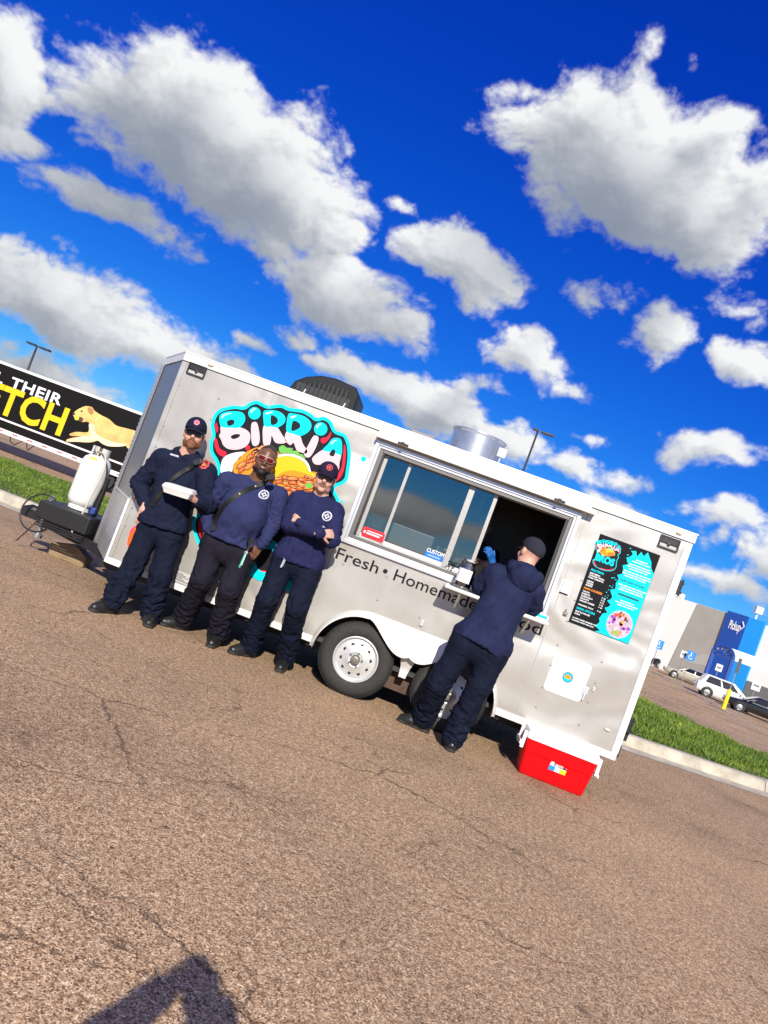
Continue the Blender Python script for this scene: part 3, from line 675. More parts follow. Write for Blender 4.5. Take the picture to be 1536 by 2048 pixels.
    lp = at(1130, 1228); m = MB(); m.lathe([(.012, 0), (.012, -.02), (0, -.022)], (lp.x, 0, lp.z), 'Y', 8); m.box(lp.x-.02, lp.x+.02, -.006, -.0005, lp.z-.02, lp.z+.02); m.bar((lp.x, -.01, lp.z), (lp.x-.005, -.012, lp.z+.045), .008)
    m.build('window_catch', mat('dull_steel', (.22, .21, .2), .5, .6), T)
def wheel(x, y0, parent):
    """tyre and rim around an axis along Y; y0 is the outer face"""
    s = 1 if y0 < 1 else -1
    c = (x, 0, WCZ)
    def yy(d): return y0 + s*d if s > 0 else y0 + .20 - d
    prof = [(.205, .014), (.215, .006), (.245, .0), (.275, .001), (.300, .008), (.318, .022), (.3225, .030), (.330, .036), (.335, .06), (.335, .14), (.330, .165), (.300, .19), (.205, .19)]
    t = MB().lathe([(r, yy(d)) for r, d in prof], c, 'Y', 56, cap=False).build('wheel', M_RUB, parent, auto=28)
    # raised sidewall rings, tread blocks
    mb = MB()
    for k in range(56):
        a = 2*math.pi*(k+.5)/56; ca, sa = math.cos(a), math.sin(a)
        for d in (.045, .10, .15):
            p = Vector((x+ca*.334, yy(d), WCZ+sa*.334)); q = Vector((x+ca*.3385, yy(d), WCZ+sa*.3385)); mb.bar(p, q, .028, .038, up=(0, 1, 0))
    mb.build('tread_block', M_RUB, t, kind='stuff')
    prof = [(.208, .02), (.204, .008), (.196, .006), (.190, .02), (.184, .034), (.174, .040), (.160, .036), (.10, .028), (.085, .018), (.07, .014), (.055, .02), (.0, .02)]
    r = MB().lathe([(r, yy(d)) for r, d in prof], c, 'Y', 48, cap=False).build('rim', M_RIM, t, auto=35)
    mb = MB()
    for k in range(10):
        a = 2*math.pi*(k+.35)/10
        mb.lathe([(.0, yy(.0315)), (.0155, yy(.0315)), (.0155, yy(.05))], (x+.132*math.cos(a), 0, WCZ+.132*math.sin(a)), 'Y', 12)
    mb.split('rim_hole', M_BLACK, t)
    mb = MB()
    for k in range(5):
        a = 2*math.pi*(k+.1)/5; mb.lathe([(.010, yy(.02)), (.010, yy(.0)), (.005, yy(-.004))], (x+.062*math.cos(a), 0, WCZ+.062*math.sin(a)), 'Y', 6)
    mb.split('lug_nut', mat('lug_chrome', (.5, .5, .5), .3, .9), t)
    MB().lathe([(.042, yy(.03)), (.042, yy(-.015)), (.034, yy(-.035)), (.018, yy(-.038)), (.016, yy(-.03)), (0, yy(-.03))], c, 'Y', 20).build('hub_cap', mat('greasy_hub', (.26, .24, .2), .45, .7, noise=(60, .4)), t, auto=30)
trailer()

# serving window ------------------------------------------------------
def glass(name, tint=(.9, .95, .95), refl=.16):
    m = bpy.data.materials.new(name); m.use_nodes = True; nt = m.node_tree; nt.nodes.clear()
    o = nt.nodes.new('ShaderNodeOutputMaterial'); t = nt.nodes.new('ShaderNodeBsdfTransparent'); g = nt.nodes.new('ShaderNodeBsdfGlossy')
    t.inputs[0].default_value = (*tint, 1); g.inputs['Roughness'].default_value = .015
    fr = nt.nodes.new('ShaderNodeFresnel'); fr.inputs[0].default_value = 1.5
    ad = nt.nodes.new('ShaderNodeMath'); ad.operation = 'MULTIPLY_ADD'; nt.links.new(fr.outputs[0], ad.inputs[0]); ad.inputs[1].default_value = 1.5; ad.inputs[2].default_value = refl-.06; ad.use_clamp = True
    mx = nt.nodes.new('ShaderNodeMixShader'); nt.links.new(ad.outputs[0], mx.inputs[0]); nt.links.new(t.outputs[0], mx.inputs[1]); nt.links.new(g.outputs[0], mx.inputs[2]); nt.links.new(mx.outputs[0], o.inputs[0])
    return m
M_GLASS = glass('window_glass', (.74, .75, .73), .17)
def serving_window():
    fx0, fx1, fz0, fz1 = 1.965, 3.905, 1.275, 2.245
    def frame(x0, x1, z0, z1, w, y0, y1, name, m, parent, bottom=None):
        mb = MB(); bt = bottom or w
        mb.box(x0, x0+w, y0, y1, z0, z1); mb.box(x1-w, x1, y0, y1, z0, z1)
        mb.box(x0+w, x1-w, y0, y1, z1-w, z1); mb.box(x0+w, x1-w, y0, y1, z0, z0+bt)
        return mb.build(name, m, parent, bevel=.003)
    F = frame(fx0, fx1, fz0, fz1, .035, -.03, -.0005, 'window_frame', M_ALU, T)
    frame(fx0+.036, fx1-.036, fz0+.036, fz1-.036, .022, -.018, -.0006, 'frame_step', M_ALU, F)
    frame(fx0+.059, fx1-.059, fz0+.059, fz1-.059, .032, -.008, .06, 'frame_step', mat('dark_bronze_step', (.16, .15, .14), .45, .4), F)
    # dark jamb channels either side, the sliding track
    mb = MB()
    for x in (fx0+.0925, fx1-.113):
        mb.box(x, x+.02, -.002, .10, WZ0+.006, WZ1-.006)
    mb.split('jamb_channel', M_BLACKP, F)
    MB().box(WX0, WX1, .062, .12, WZ0-.025, WZ0+.014).build('sill_track', M_TRIM, F)
    # sashes: stiles at 2.31, 2.92, 3.15; panes between; right third is open
    yS = .075
    mb = MB(); SA = []
    for x, w in ((2.095, .035), (2.325, .030), (2.925, .055), (3.150, .035)):
        SA.append(MB().box(x-w/2, x+w/2, yS-.022, yS+.022, WZ0+.015, WZ1-.04).build('window_stile', mat('aged_aluminium', (.42, .41, .38), .4, .4, noise=(20, .1)), F, bevel=.002))
    MB().box(2.06, 3.83, yS-.024, yS+.024, WZ1-.0395, WZ1).build('window_head', MATS['aged_aluminium'], F)
    MB().box(2.11, 3.17, yS-.02, yS+.02, WZ0+.0145, WZ0+.05).build('sash_rail', M_TRIM, F)
    for x0, x1 in ((2.113, 2.309), (2.341, 2.897), (2.953, 3.132)):
        MB().box(x0, x1, yS-.003, yS+.003, WZ0+.051, WZ1-.041).build('pane', M_GLASS, F)
    mb = MB(); mb.tube([(2.2, .10, 1.80), (2.2, .10, 1.80)], .001, 3, False)
    # header rails above the window (folded awning and its hinge)
    r1 = MB().box(1.955, 4.005, -.105, -.0005, 2.262, 2.296).build('awning_rail', M_TRIM, T, bevel=.006)
    MB().box(1.96, 3.955, -.062, -.001, 2.303, 2.330).build('awning_hinge', M_TRIM, T, bevel=.006)
    for x in (2.16, 3.62):
        mb = MB(); mb.box(x, x+.10, -.118, -.1055, 2.270, 2.287); mb.box(x+.03, x+.06, -.125, -.118, 2.262, 2.292); mb.build('awning_latch', M_BLACKP, T)
    # inside the kitchen
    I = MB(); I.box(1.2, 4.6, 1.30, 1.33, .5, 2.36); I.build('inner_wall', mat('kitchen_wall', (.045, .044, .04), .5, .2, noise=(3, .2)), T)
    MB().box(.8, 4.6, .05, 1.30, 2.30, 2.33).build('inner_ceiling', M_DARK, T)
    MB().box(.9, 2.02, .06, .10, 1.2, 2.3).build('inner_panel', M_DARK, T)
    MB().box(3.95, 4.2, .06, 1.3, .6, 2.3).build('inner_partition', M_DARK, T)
    MB().box(2.0, 3.95, .122, .55, 1.30, 1.335).build('inner_counter', mat('counter_steel', (.40, .40, .40), .3, .8), T)
    h = MB(); h.box(2.1, 3.1, .75, 1.28, 1.98, 2.25)
    hood = h.build('exhaust_hood', mat('hood_steel', (.16, .15, .13), .4, .6), T, bevel=.02)
    mb = MB()
    for i in range(9): mb.box(2.35, 3.05, .742, .7495, 2.0+i*.022, 2.009+i*.022)
    mb.split('hood_baffle', M_BLACK, hood)
    m = MB(); m.box(2.3, 2.75, .85, 1.28, .9, 1.62); m.box(2.8, 3.08, .8, 1.28, .9, 1.55); m.build('cooking_unit', mat('oven_steel', (.42, .41, .40), .35, .6), T, bevel=.01)
    sp = MB().box(2.125, 2.30, .135, .30, 1.37, 1.62).build('speaker_box', M_BLACKP, T, bevel=.01)
    MB().lathe([(.05, .135), (.05, .128), (.04, .131), (.015, .131), (.0, .126)], (2.215, 0, 1.55), 'Y', 18).build('speaker_cone', mat('cone_grey', (.06, .06, .06), .5), sp)
    # stickers on the glass
    s = MB(); a, b_, c, d = 2.12, 2.33, 1.385, 1.475; r = .02
    pts = [(a+r-r*math.cos(t), c+r-r*math.sin(t)) for t in np.linspace(0, math.pi/2, 5)] + [(b_-r+r*math.sin(t), c+r-r*math.cos(t)) for t in np.linspace(0, math.pi/2, 5)] + [(b_-r+r*math.cos(t), d-r+r*math.sin(t)) for t in np.linspace(0, math.pi/2, 5)] + [(a+r-r*math.sin(t), d-r+r*math.cos(t)) for t in np.linspace(0, math.pi/2, 5)]
    k = s.prism(pts, yS-.028, yS-.0235).build('red_sticker', mat('sticker_red', (.78, .02, .03), .4), T)
    mb = MB(); mb.box(2.165, 2.31, yS-.0295, yS-.0282, 1.442, 1.450); mb.box(2.165, 2.29, yS-.0295, yS-.0282, 1.418, 1.432); mb.lathe([(.012, yS-.0295), (.012, yS-.0282)], (2.145, 0, 1.43), 'Y', 8); mb.split('sticker_print', M_WHITE, k)
    k = MB().box(2.725, 2.895, yS-.012, yS-.0045, 1.413, 1.470).build('maker_sticker', mat('sticker_blue', (.01, .16, .62), .4), T)
    text('maker_lettering', 'CUSTOM', .050, M_WHITE, k, (2.728, yS-.0135, 1.458), bold=.001, width=.165)
    mb = MB(); mb.box(2.75, 2.87, yS-.0135, yS-.0122, 1.427, 1.441); mb.build('sticker_print', mat('sticker_pale_blue', (.25, .45, .8), .4), k)
    text('chalk_year', "'25", .075, M_TEXT, F, (2.93, -.0345, 1.400), shear=.3, bold=.001)
    # shelf
    sa = at(889, 1172, -.33); sb = at(1097, 1250, -.33)
    S = MB().box(sa.x, sb.x, -.34, -.031, 1.222, 1.255).build('serving_shelf', mat('shelf_white', (.74, .73, .70), .35, .1, noise=(6, .08)), T, bevel=.012)
    mb = MB()
    for x in (sa.x+.15, sb.x-.15): mb.bar((x, -.02, 1.08), (x, -.25, 1.22), .02, .02)
    mb.split('shelf_bracket', M_ALU, T)
    return sa, sb
SH_A, SH_B = serving_window()
# ------------------------------------------------------------------ prints on the trailer
LG = dict(
 outer=[(145,850),(165,760),(150,690),(100,600),(95,500),(118,430),(105,330),(140,230),(210,175),(330,150),(420,158),(475,122),(545,103),(610,130),(660,148),(780,138),(860,170),(990,190),(1075,235),(1120,268),(1190,258),(1260,300),(1300,380),(1345,405),(1400,430),(1440,520),(1450,640),(1435,760),(1420,850),(1380,900),(1310,930),(1290,960),(1320,1010),(1335,1080),(1260,1200),(1205,1400),(1180,1600),(1050,1780),(800,1840),(520,1805),(250,1700),(60,1590),(-20,1480),(-70,1340),(-60,1230),(20,1160),(140,1110),(210,1020),(150,930)],
 B=([(190,250),(215,225),(260,210),(330,205),(400,215),(430,245),(435,290),(415,330),(385,358),(350,368),(300,364),(240,364),(205,350),(190,310)],
    [(205,348),(300,362),(370,358),(430,375),(475,410),(485,460),(465,520),(410,560),(340,575),(270,565),(225,530),(205,480),(185,440),(200,410)],
    [[(265,300),(310,285),(332,300),(325,330),(280,347),(265,330)],[(298,447),(340,425),(387,430),(370,457),(320,472)]]),
 i=(None,[(495,330),(520,308),(550,320),(570,400),(575,480),(560,525),(525,540),(500,510),(492,420)],[]),
 R=([(612,210),(660,195),(730,200),(790,225),(820,265),(815,310),(780,345),(740,362),(690,354),(625,350),(612,300)],
    [(612,345),(690,350),(745,362),(790,430),(830,490),(810,512),(760,515),(720,500),(690,440),(680,500),(660,540),(620,535),(605,480)],
    [[(685,245),(730,260),(750,290),(735,325),(685,332)]]),
 R2=([(850,235),(900,228),(980,245),(1040,280),(1070,330),(1060,380),(1020,420),(960,443),(900,424),(840,404),(830,350)],
    [(835,398),(900,420),(960,440),(990,520),(1030,580),(1020,610),(970,600),(930,580),(900,510),(870,530),(840,510),(815,470)],
    [[(895,300),(950,315),(965,350),(935,380),(880,390)]]),
 i2=(None,[(1085,450),(1120,440),(1140,470),(1110,560),(1060,640),(1020,645),(1000,610),(1030,550)],[]),
 A=([(1230,520),(1270,470),(1320,460),(1355,480),(1365,540),(1356,624),(1300,606),(1240,594),(1180,578)],
    [(1180,575),(1240,588),(1300,600),(1355,618),(1340,700),(1330,770),(1280,770),(1270,720),(1240,690),(1180,715),(1110,715),(1080,680),(1090,640)],
    [[(1275,570),(1302,592),(1280,637),(1243,620)]]),
 red=[[(155,310),(175,370),(165,410),(145,360)],[(140,460),(165,480),(190,560),(255,600),(230,640),(180,615),(145,550)],
      [(1385,520),(1402,600),(1385,750),(1355,830),(1310,872),(1330,800),(1360,740),(1375,620)],[(1160,470),(1220,450),(1260,400),(1240,470),(1180,515)],
      [(435,545),(470,535),(480,560),(450,580)],[(-10,1240),(25,1230),(40,1340),(75,1450),(130,1530),(100,1560),(30,1480),(-10,1360)],[(300,1650),(520,1715),(760,1745),(1000,1700),(1010,1735),(780,1785),(510,1760),(300,1690)]],
 plate=[(205,800),(205,700),(240,640),(320,605),(430,595),(420,640),(330,700),(300,800)],
 plate2=[(245,790),(255,700),(315,655),(395,640),(330,705),(300,790)],
 shell=[(320,760),(360,670),(430,605),(520,560),(620,540),(740,590),(860,600),(970,640),(1040,710),(1062,780),(1115,800),(1120,960),(960,1000),(820,1020),(560,1000),(380,900)],
 rim=[(690,640),(820,612),(940,630),(1030,690),(1065,780),(1050,785),(1015,708),(930,652),(820,632),(700,660)],
 front=[(640,700),(720,650),(820,632),(930,655),(1010,710),(1045,780),(980,755),(880,735),(800,755),(700,800),(660,820)],
 edge=[(670,830),(760,760),(880,735),(980,752),(1105,810),(1110,850),(1000,800),(880,775),(780,800),(700,870)],
 leaf=[(745,545),(770,520),(800,518),(830,545),(870,548),(890,580),(940,585),(965,620),(1000,630),(1015,665),(960,650),(900,625),(830,610),(760,608)])
def logo(parent, fn, top, detail=True, name='logo'):
    """layers of vinyl; fn(x, y, layer) -> point on the panel"""
    def S(nm, polys, m, k, par, n=5): return sheet(nm, [smooth_poly(p, n) for p in polys], lambda x, y: fn(x, y, k), m, par)
    def inset(poly, d):
        P = np.array(smooth_poly(poly, 4)); t = np.roll(P, -2, 0)-np.roll(P, 2, 0); t /= np.linalg.norm(t, axis=1)[:, None]+1e-9
        return [tuple(q) for q in P + np.stack([-t[:, 1], t[:, 0]], 1)*d]
    o = S(name, [LG['outer']], M_CYAN, 0, parent)
    if not detail: o = parent
    sheet('logo_backing', [inset(LG['outer'], 32)], lambda x, y: fn(x, y, 1), M_VBLK, o)
    for q in LG['red']: S('logo_accent', [q], M_RED, 2, o)
    S('plate_print', [LG['plate']], M_WHITE, 2, o); S('plate_print', [LG['plate2']], mat('vinyl_ice', (.62, .74, .74), .5, 0, .15), 3, o)
    S('taco_shell', [LG['shell']], M_ORNG, 3, o)
    S('taco_front', [LG['front']], M_YEL, 4, o); S('taco_rim', [LG['rim']], M_WHITE, 5, o)
    S('taco_leaf', [LG['leaf']], M_VBLK, 4, o); S('taco_leaf', [[(880+(x-880)*.9, 590+(y-590)*.78) for x, y in LG['leaf']]], M_GREEN, 5, o)
    rnd = random.Random(4); strips = []; outl = []; hi = []
    def strip(cx, cy, ln, wd, ang, bend):
        out = [[], []]
        for s in (-1, 1):
            for i in range(6):
                t = (i/5-.5)*(-s if s < 0 else 1); q = t*ln; w = wd*math.sqrt(max(0, 1-(2*t)**4))+.5
                bx, by = q, bend*(t*t*4-1)*6 + s*w
                out[0].append((cx+bx*math.cos(ang)-by*math.sin(ang), cy+bx*math.sin(ang)+by*math.cos(ang)))
        return out[0]
    # filling: bent strips of meat in two banks
    spots = [(760+70*i+rnd.uniform(-14, 14), 850+42*j+rnd.uniform(-10, 10)) for j in range(4) for i in range(5)] + [(400+45*i, 720-38*i+rnd.uniform(-9, 9)) for i in range(5)] + [(420+45*i, 765-38*i) for i in range(5)]
    S('taco_edge', [LG['edge']], M_YEL, 6, o)
    for k, (cx, cy) in enumerate(spots):
        if not detail and k % 2: continue
        a = rnd.uniform(-.2, .5) if k < 20 else -.6; ln = rnd.uniform(80, 120); w = rnd.uniform(13, 19); bd = rnd.uniform(-3, 3)
        outl.append(strip(cx, cy, ln+14, w+6, a, bd)); strips.append(strip(cx, cy, ln, w, a, bd)); hi.append(strip(cx-4, cy-w*.4, ln*.55, 3.2, a, bd))
    for k in range(len(strips)):
        kk = 5+(k % 3)*.9
        sheet('meat_outline', [outl[k]], lambda x, y: fn(x, y, kk), M_VBLK, o); sheet('meat_strip', [strips[k]], lambda x, y: fn(x, y, kk+.3), M_MEAT if k % 2 else mat('vinyl_meat_light', (.74, .22, .05), .5, 0, .15), o)
        if detail: sheet('meat_shine', [hi[k]], lambda x, y: fn(x, y, kk+.6), mat('vinyl_meat_shine', (.88, .48, .25), .5, 0, .15), o)
    S('taco_leaf', [[(1020,900),(1060,890),(1085,920),(1050,945),(1015,930)], [(985,640),(1010,645),(1005,665)]], M_GREEN, 8, o)
    circ = lambda cx, cy, r: [(cx+r*math.cos(t), cy+r*math.sin(t)) for t in np.linspace(0, 2*math.pi, 16, endpoint=False)]
    for key in ('B', 'i', 'R', 'R2', 'i2', 'A'):
        cy, pk, holes = LG[key]
        l = S('logo_letter', [pk], M_PINK, 8, o)
        if cy: S('logo_letter', [cy], M_CYAN, 8.6, o)
        else: sheet('logo_letter', [circ(*((525, 225, 60) if key == 'i' else (1160, 375, 64)))], lambda x, y: fn(x, y, 8.6), M_CYAN, o)
        for q in holes: S('letter_gap', [q], M_VBLK, 9.4, o)
    if detail:
        shine = [[(205,262),(235,232),(290,222),(300,230),(245,246),(218,275)], [(485,205),(515,180),(545,182),(520,195),(498,222)], [(630,222),(690,208),(700,216),(645,236)], [(870,258),(920,246),(925,256),(882,276)], [(1115,350),(1145,325),(1172,326),(1146,342),(1128,370)], [(1255,510),(1290,482),(1320,482),(1290,500),(1268,525)]]
        for q in shine: S('letter_shine', [q], mat('vinyl_pale_cyan', (.45, .86, .88), .5, 0, .15), 10, o)
    return o
def side_fn(x, y, k):
    p = at(400+x/4.8, 780+y/4.8); return (p.x, -.0016-.0007*k, p.z)
BIG = logo(T, side_fn, True)
p = at(440, 1090)
text('logo_letter', 'BROS', .50, M_CYAN, BIG, (.78, -.0085, .70), bold=.02, width=.95)
def disc_poly(cx, cz, rx, rz, n=24, wob=0.0): return [(cx+rx*math.cos(t)*(1+wob*math.sin(5*t)), cz+rz*math.sin(t)*(1+wob*math.sin(5*t))) for t in np.linspace(0, 2*math.pi, n, endpoint=False)]
pl = lambda k: (lambda x, z: (x, -.0018-.0007*k, z))
a = at(287, 1078)
sp = sheet('paint_splat', [disc_poly(a.x, a.z, .145, .15, 28, .04)], pl(0), M_HOTP, T)
sheet('paint_splat', [disc_poly(a.x-.09, a.z-.02, .05, .11)], pl(1), mat('vinyl_red_orange', (.85, .12, .02), .5, 0, .15), sp)
a = at(727, 918); sheet('paint_dot', [disc_poly(a.x, a.z, .024, .024)], pl(0), M_CYAN, T)
a = at(684, 1003); sheet('paint_dot', [disc_poly(a.x, a.z, .012, .012)], pl(0), M_CYAN, T)
# words under the window
a = at(667, 1112); b = at(1078, 1264)
for wd_, u0, u1 in (('Fresh', 0, .208), ('Homemade', .288, .690), ('Food', .788, 1.0)):
    text('lettering', wd_, .150, M_TEXT, T, (a.x+.005+(b.x-a.x)*u0, -.0025, 1.112), width=(b.x-a.x)*(u1-u0), bold=.0008)
for u0 in (.248, .739): sheet('lettering_dot', [disc_poly(a.x+.005+(b.x-a.x)*u0, 1.160, .021, .021)], pl(1), M_TEXT, T)
# menu board
def menu():
    x0, x1, z0, z1 = 4.112, 4.657, 1.315, 2.137
    m = MB().box(x0, x1, -.009, -.001, z0, z1).build('menu_board', mat('menu_black', (.009, .010, .012), .55, spec=.1), T)
    W_, H_ = x1-x0, z1-z0
    f = lambda k: (lambda u, v: (x0+u*W_, -.0098-.0006*k, z0+v*H_))
    rnd = random.Random(8)
    left = [(.50+.035*math.sin(i*1.9)+rnd.uniform(-.03, .03)-(.05 if i < 8 else -.06*(i-20)/12 if i > 20 else 0), i/32*.94+.0) for i in range(33)]
    topp = [(.62, .955), (.66, .90), (.70, .965), (.76, .93), (.80, .985), (.85, .94), (.90, .90), (.93, .84), (.98, .80), (.995, .80), (.995, .003)]
    sheet('menu_splash', [left+topp+[(.5, .003)]], f(0), M_CYAN, m)
    sp = []
    for i in range(26):
        v = rnd.uniform(.2, .98); u = .47+rnd.uniform(-.07, .03)+(.1 if v > .8 else 0); r = rnd.uniform(.004, .012)
        sp.append([(u+r*math.cos(t), v+r*.66*math.sin(t)) for t in np.linspace(0, 6.28, 7, endpoint=False)])
    sheet('menu_spatter', sp, f(.5), M_CYAN, m, kind='stuff')
    yb = -.0112
    T_ = lambda nm, s, sz, mt, u, v, w=None, al='LEFT': text(nm, s, sz, mt, m, (x0+u*W_, yb, z0+v*H_), bold=.0006, width=w, align=al)
    co = mat('menu_orange', (.90, .30, .04), .5, 0, .15)
    T_('menu_heading', 'PROTEINS', .026, M_CYAN, .05, .595, .115)
    for i, s in enumerate(('BEEF BIRRIA', 'CHICKEN TINGA', 'PORK CARNITAS')): T_('menu_line', s, .018, M_WHITE, .05, .562-i*.024)
    for i, s in enumerate(('ASADA', 'VEGGIE', 'SHRIMP')): T_('menu_line', s, .018, M_WHITE, .05, .475-i*.024)
    T_('menu_heading', 'MAIN COURSES', .026, co, .04, .388, .165)
    for i, (s, pr) in enumerate((("TACO'S", '$ 10'), ('BURRITO', '$ 12'), ('QUESADILLA', '$ 12'), ("NACHO'S", '$ 12'), ('GRILLED CHEESE', '$ 10'))):
        T_('menu_line', s, .018, M_WHITE, .04, .355-i*.026); T_('menu_price', pr, .018, M_WHITE, .36, .352-i*.026)
    T_('menu_line', 'WALKING TACO', .018, M_WHITE, .04, .205); T_('menu_price', '$ 10', .018, M_WHITE, .36, .205)
    T_('menu_heading', 'DRINK OPTIONS', .026, M_CYAN, .04, .160, .165)
    T_('menu_line', 'BOTTLE WATER', .018, M_WHITE, .04, .128); T_('menu_line', 'SODA', .018, M_WHITE, .04, .102)
    T_('menu_line', 'ALL MAIN COURSES ARE SERVED WITH', .014, M_WHITE, .03, .055, .22); T_('menu_line', 'CILANTRO, ONION AND SALSA', .014, M_WHITE, .03, .030, .20)
    pale = mat('menu_pale', (.70, .90, .92), .5, 0, .15); dk = mat('menu_dark_teal', (.02, .10, .12), .5, 0, .15)
    for v, w, mt in ((.86, .10, pale), (.835, .16, pale), (.80, .19, pale), (.775, .21, pale), (.75, .17, pale), (.715, .24, pale), (.69, .25, pale), (.665, .2, pale), (.56, .25, pale), (.535, .2, pale), (.51, .22, pale), (.40, .12, pale), (.375, .2, pale), (.35, .15, pale)):
        mb = MB(); x = .76*W_+x0-w/2; xe = x+w
        while x < xe-.01:
            l = rnd.uniform(.02, .05); mb.box(x, min(x+l, xe), yb-.0004, yb+.001, z0+v*H_, z0+v*H_+.009); x += l+.006
        mb.build('menu_print', mt, m, kind='stuff')
    T_('menu_heading', 'VEGETARIAN OPTIONS', .022, dk, .53, .605, .22)
    MB().box(x0+.58*W_, x0+.92*W_, yb-.0004, yb+.001, z0+.455*H_, z0+.475*H_).build('menu_bar', dk, m)
    # plate of food
    c = (.76, .16); ring = lambda r, n=26: [(c[0]+r*1.0*math.cos(t), c[1]+r*.72*math.sin(t)) for t in np.linspace(0, 2*math.pi, n, endpoint=False)]
    d = sheet('food_picture', [ring(.205)], f(3), mat('plate_mauve', (.55, .42, .52), .5, 0, .15, noise=(60, .5)), m)
    cols = [(.55, .08, .03), (.30, .40, .05), (.65, .28, .12), (.12, .03, .02), (.75, .55, .5), (.28, .06, .42), (.6, .45, .1)]
    for i in range(46):
        r = .17*math.sqrt(rnd.random()); t = rnd.uniform(0, 6.28); ci = 5 if t > 5.2 or 2.6 < t < 3.4 else (1 if 3.7 < t < 5.0 and r > .08 else rnd.choice([0, 0, 2, 3, 4, 6]))
        u, v = c[0]+r*math.cos(t), c[1]+r*.72*math.sin(t); s = rnd.uniform(.012, .035)
        sheet('food_bit', [[(u+s*math.cos(q+i)*rnd.uniform(.7, 1.2), v+s*.7*math.sin(q+i)) for q in np.linspace(0, 6.28, 7, endpoint=False)]], f(3.6+(i % 9)*.25), mat('food_colour_%d' % ci, cols[ci], .4), d)
    cx, cz = 4.225, 2.005
    o3 = at(400+750/4.8, 780+800/4.8)
    def mini(x, y, k):
        p = at(400+x/4.8, 780+y/4.8); return (cx+(p.x-o3.x)*.168, -.0108-.00035*k, cz+(p.z-o3.z)*.168)
    l = logo(m, mini, True, False, 'menu_logo')
    text('logo_letter', 'BROS', .085, M_CYAN, l, (4.135, -.0148, 1.905), bold=.004, width=.17)
menu()
# code stickers (plain) and small plates
def rrect(cx, cz, w, h, r, n=5):
    out = []
    for sx, sz, a0 in ((1, 1, 0), (-1, 1, 90), (-1, -1, 180), (1, -1, 270)):
        for i in range(n+1):
            t = R_(a0+90*i/n); out.append((cx+sx*(w/2-r)+r*math.cos(t), cz+sz*(h/2-r)+r*math.sin(t)))
    return out
st = sheet('code_sticker', [rrect(4.268, .856, .335, .335, .035)], pl(0), M_WHITE, T, label='blank white square sticker with a round taco emblem')
sheet('emblem', [disc_poly(4.268, .856, .046, .046)], pl(1), M_VBLK, st); sheet('emblem', [disc_poly(4.268, .856, .041, .041)], pl(2), mat('vinyl_teal', (.02, .45, .55), .5, 0, .15), st)
sheet('emblem', [[(4.234, .852), (4.245, .872), (4.268, .880), (4.291, .872), (4.302, .852), (4.268, .842)]], pl(3), M_ORNG, st); sheet('emblem', [[(4.24, .84), (4.296, .84), (4.285, .828), (4.25, .828)]], pl(3), M_CYAN, st)
c = at(1131, 1175); st2 = sheet('code_sticker', [rrect(c.x, c.z, .10, .14, .008)], pl(0), mat('sticker_grey', (.66, .66, .64), .4), T)
sheet('sticker_bar', [rrect(c.x, c.z-.058, .08, .016, .002)], pl(1), M_TEXT, st2)

# ------------------------------------------------------------------ roof units
def roof_units():
    zr = ZT+.0105
    P = [at(x, y, .72) for x, y in ((582, 772), (590, 762), (612, 754), (642, 752), (672, 758), (711, 776), (717, 792), (717, 826))]
    prof = [(.76, zr)] + [(p.x, p.z) for p in P[:6]] + [(P[6].x, P[6].z), (P[6].x, zr)]
    cx = 1.1
    rings = []
    for y, k, dz in ((.72, 1.0, 0), (.75, 1.01, .01), (1.25, 1.0, .0), (1.40, .85, -.08)):
        rings.append([(cx+(x-cx)*k, y, max(zr, z+dz if z > zr+.02 else zr)) for x, z in prof])
    mb = MB(); mb.loft(rings); ac = mb.build('air_conditioner', mat('ac_black', (.010, .010, .011), .5, spec=.25, noise=(30, .2)), T, auto=30, bevel=.01)
    for i in range(11):
        x = .93+i*.048; zt_ = 2.70-.0*i
        q = [p for p in prof]
        zt_ = np.interp(x, [a for a, b in prof[1:6]], [b for a, b in prof[1:6]])-.075
        MB().box(x, x+.016, .692, .7185, zr+.03, zt_).build('grille_rib', M_BLACKP, ac)
    MB().box(.90, 1.47, .700, .7150, 2.52, 2.54).build('grille_bar', M_BLACKP, ac)
    MB().box(.90, 1.47, .714, .7187, zr+.025, 2.62).build('grille_coil', mat('coil_grey', (.03, .03, .03), .5, .3), ac)
    for x in (.99, 1.42): MB().bar((x, .687, zr+.03), (x+.02, .687, zr+.15), .012, .01).build('grille_strut', M_ALU, ac)
    # drum of the exhaust fan
    c = (2.82, 1.06, 0); R0 = .275
    d = MB().lathe([(R0, zr), (R0*1.005, 2.60), (R0*1.01, 2.745), (R0*1.06, 2.765), (R0*1.06, 2.778), (R0*.98, 2.778), (R0*.97, 2.60), (0, 2.60)], c, 'Z', 48).build('exhaust_drum', mat('galvanised_sheet', (.60, .62, .63), .33, .85, noise=(7, .12)), T, auto=30)
    sb = at(1003, 908, .86); MB().box(sb.x-.045, sb.x+.045, .80, .86, sb.z-.04, sb.z+.05).build('switch_box', M_ALU, d, bevel=.006)
    MB().tube([(sb.x, .83, sb.z-.04), (sb.x, .83, zr)], .01, 8).build('conduit', M_ALU, d)
    b0 = at(822, 860, 1.0); b1 = at(868, 880, 1.0)
    MB().box(b0.x, b1.x, .95, 1.3, zr, b0.z+.01).build('roof_vent', mat('vent_taupe', (.24, .22, .20), .6), T, bevel=.02)
roof_units()

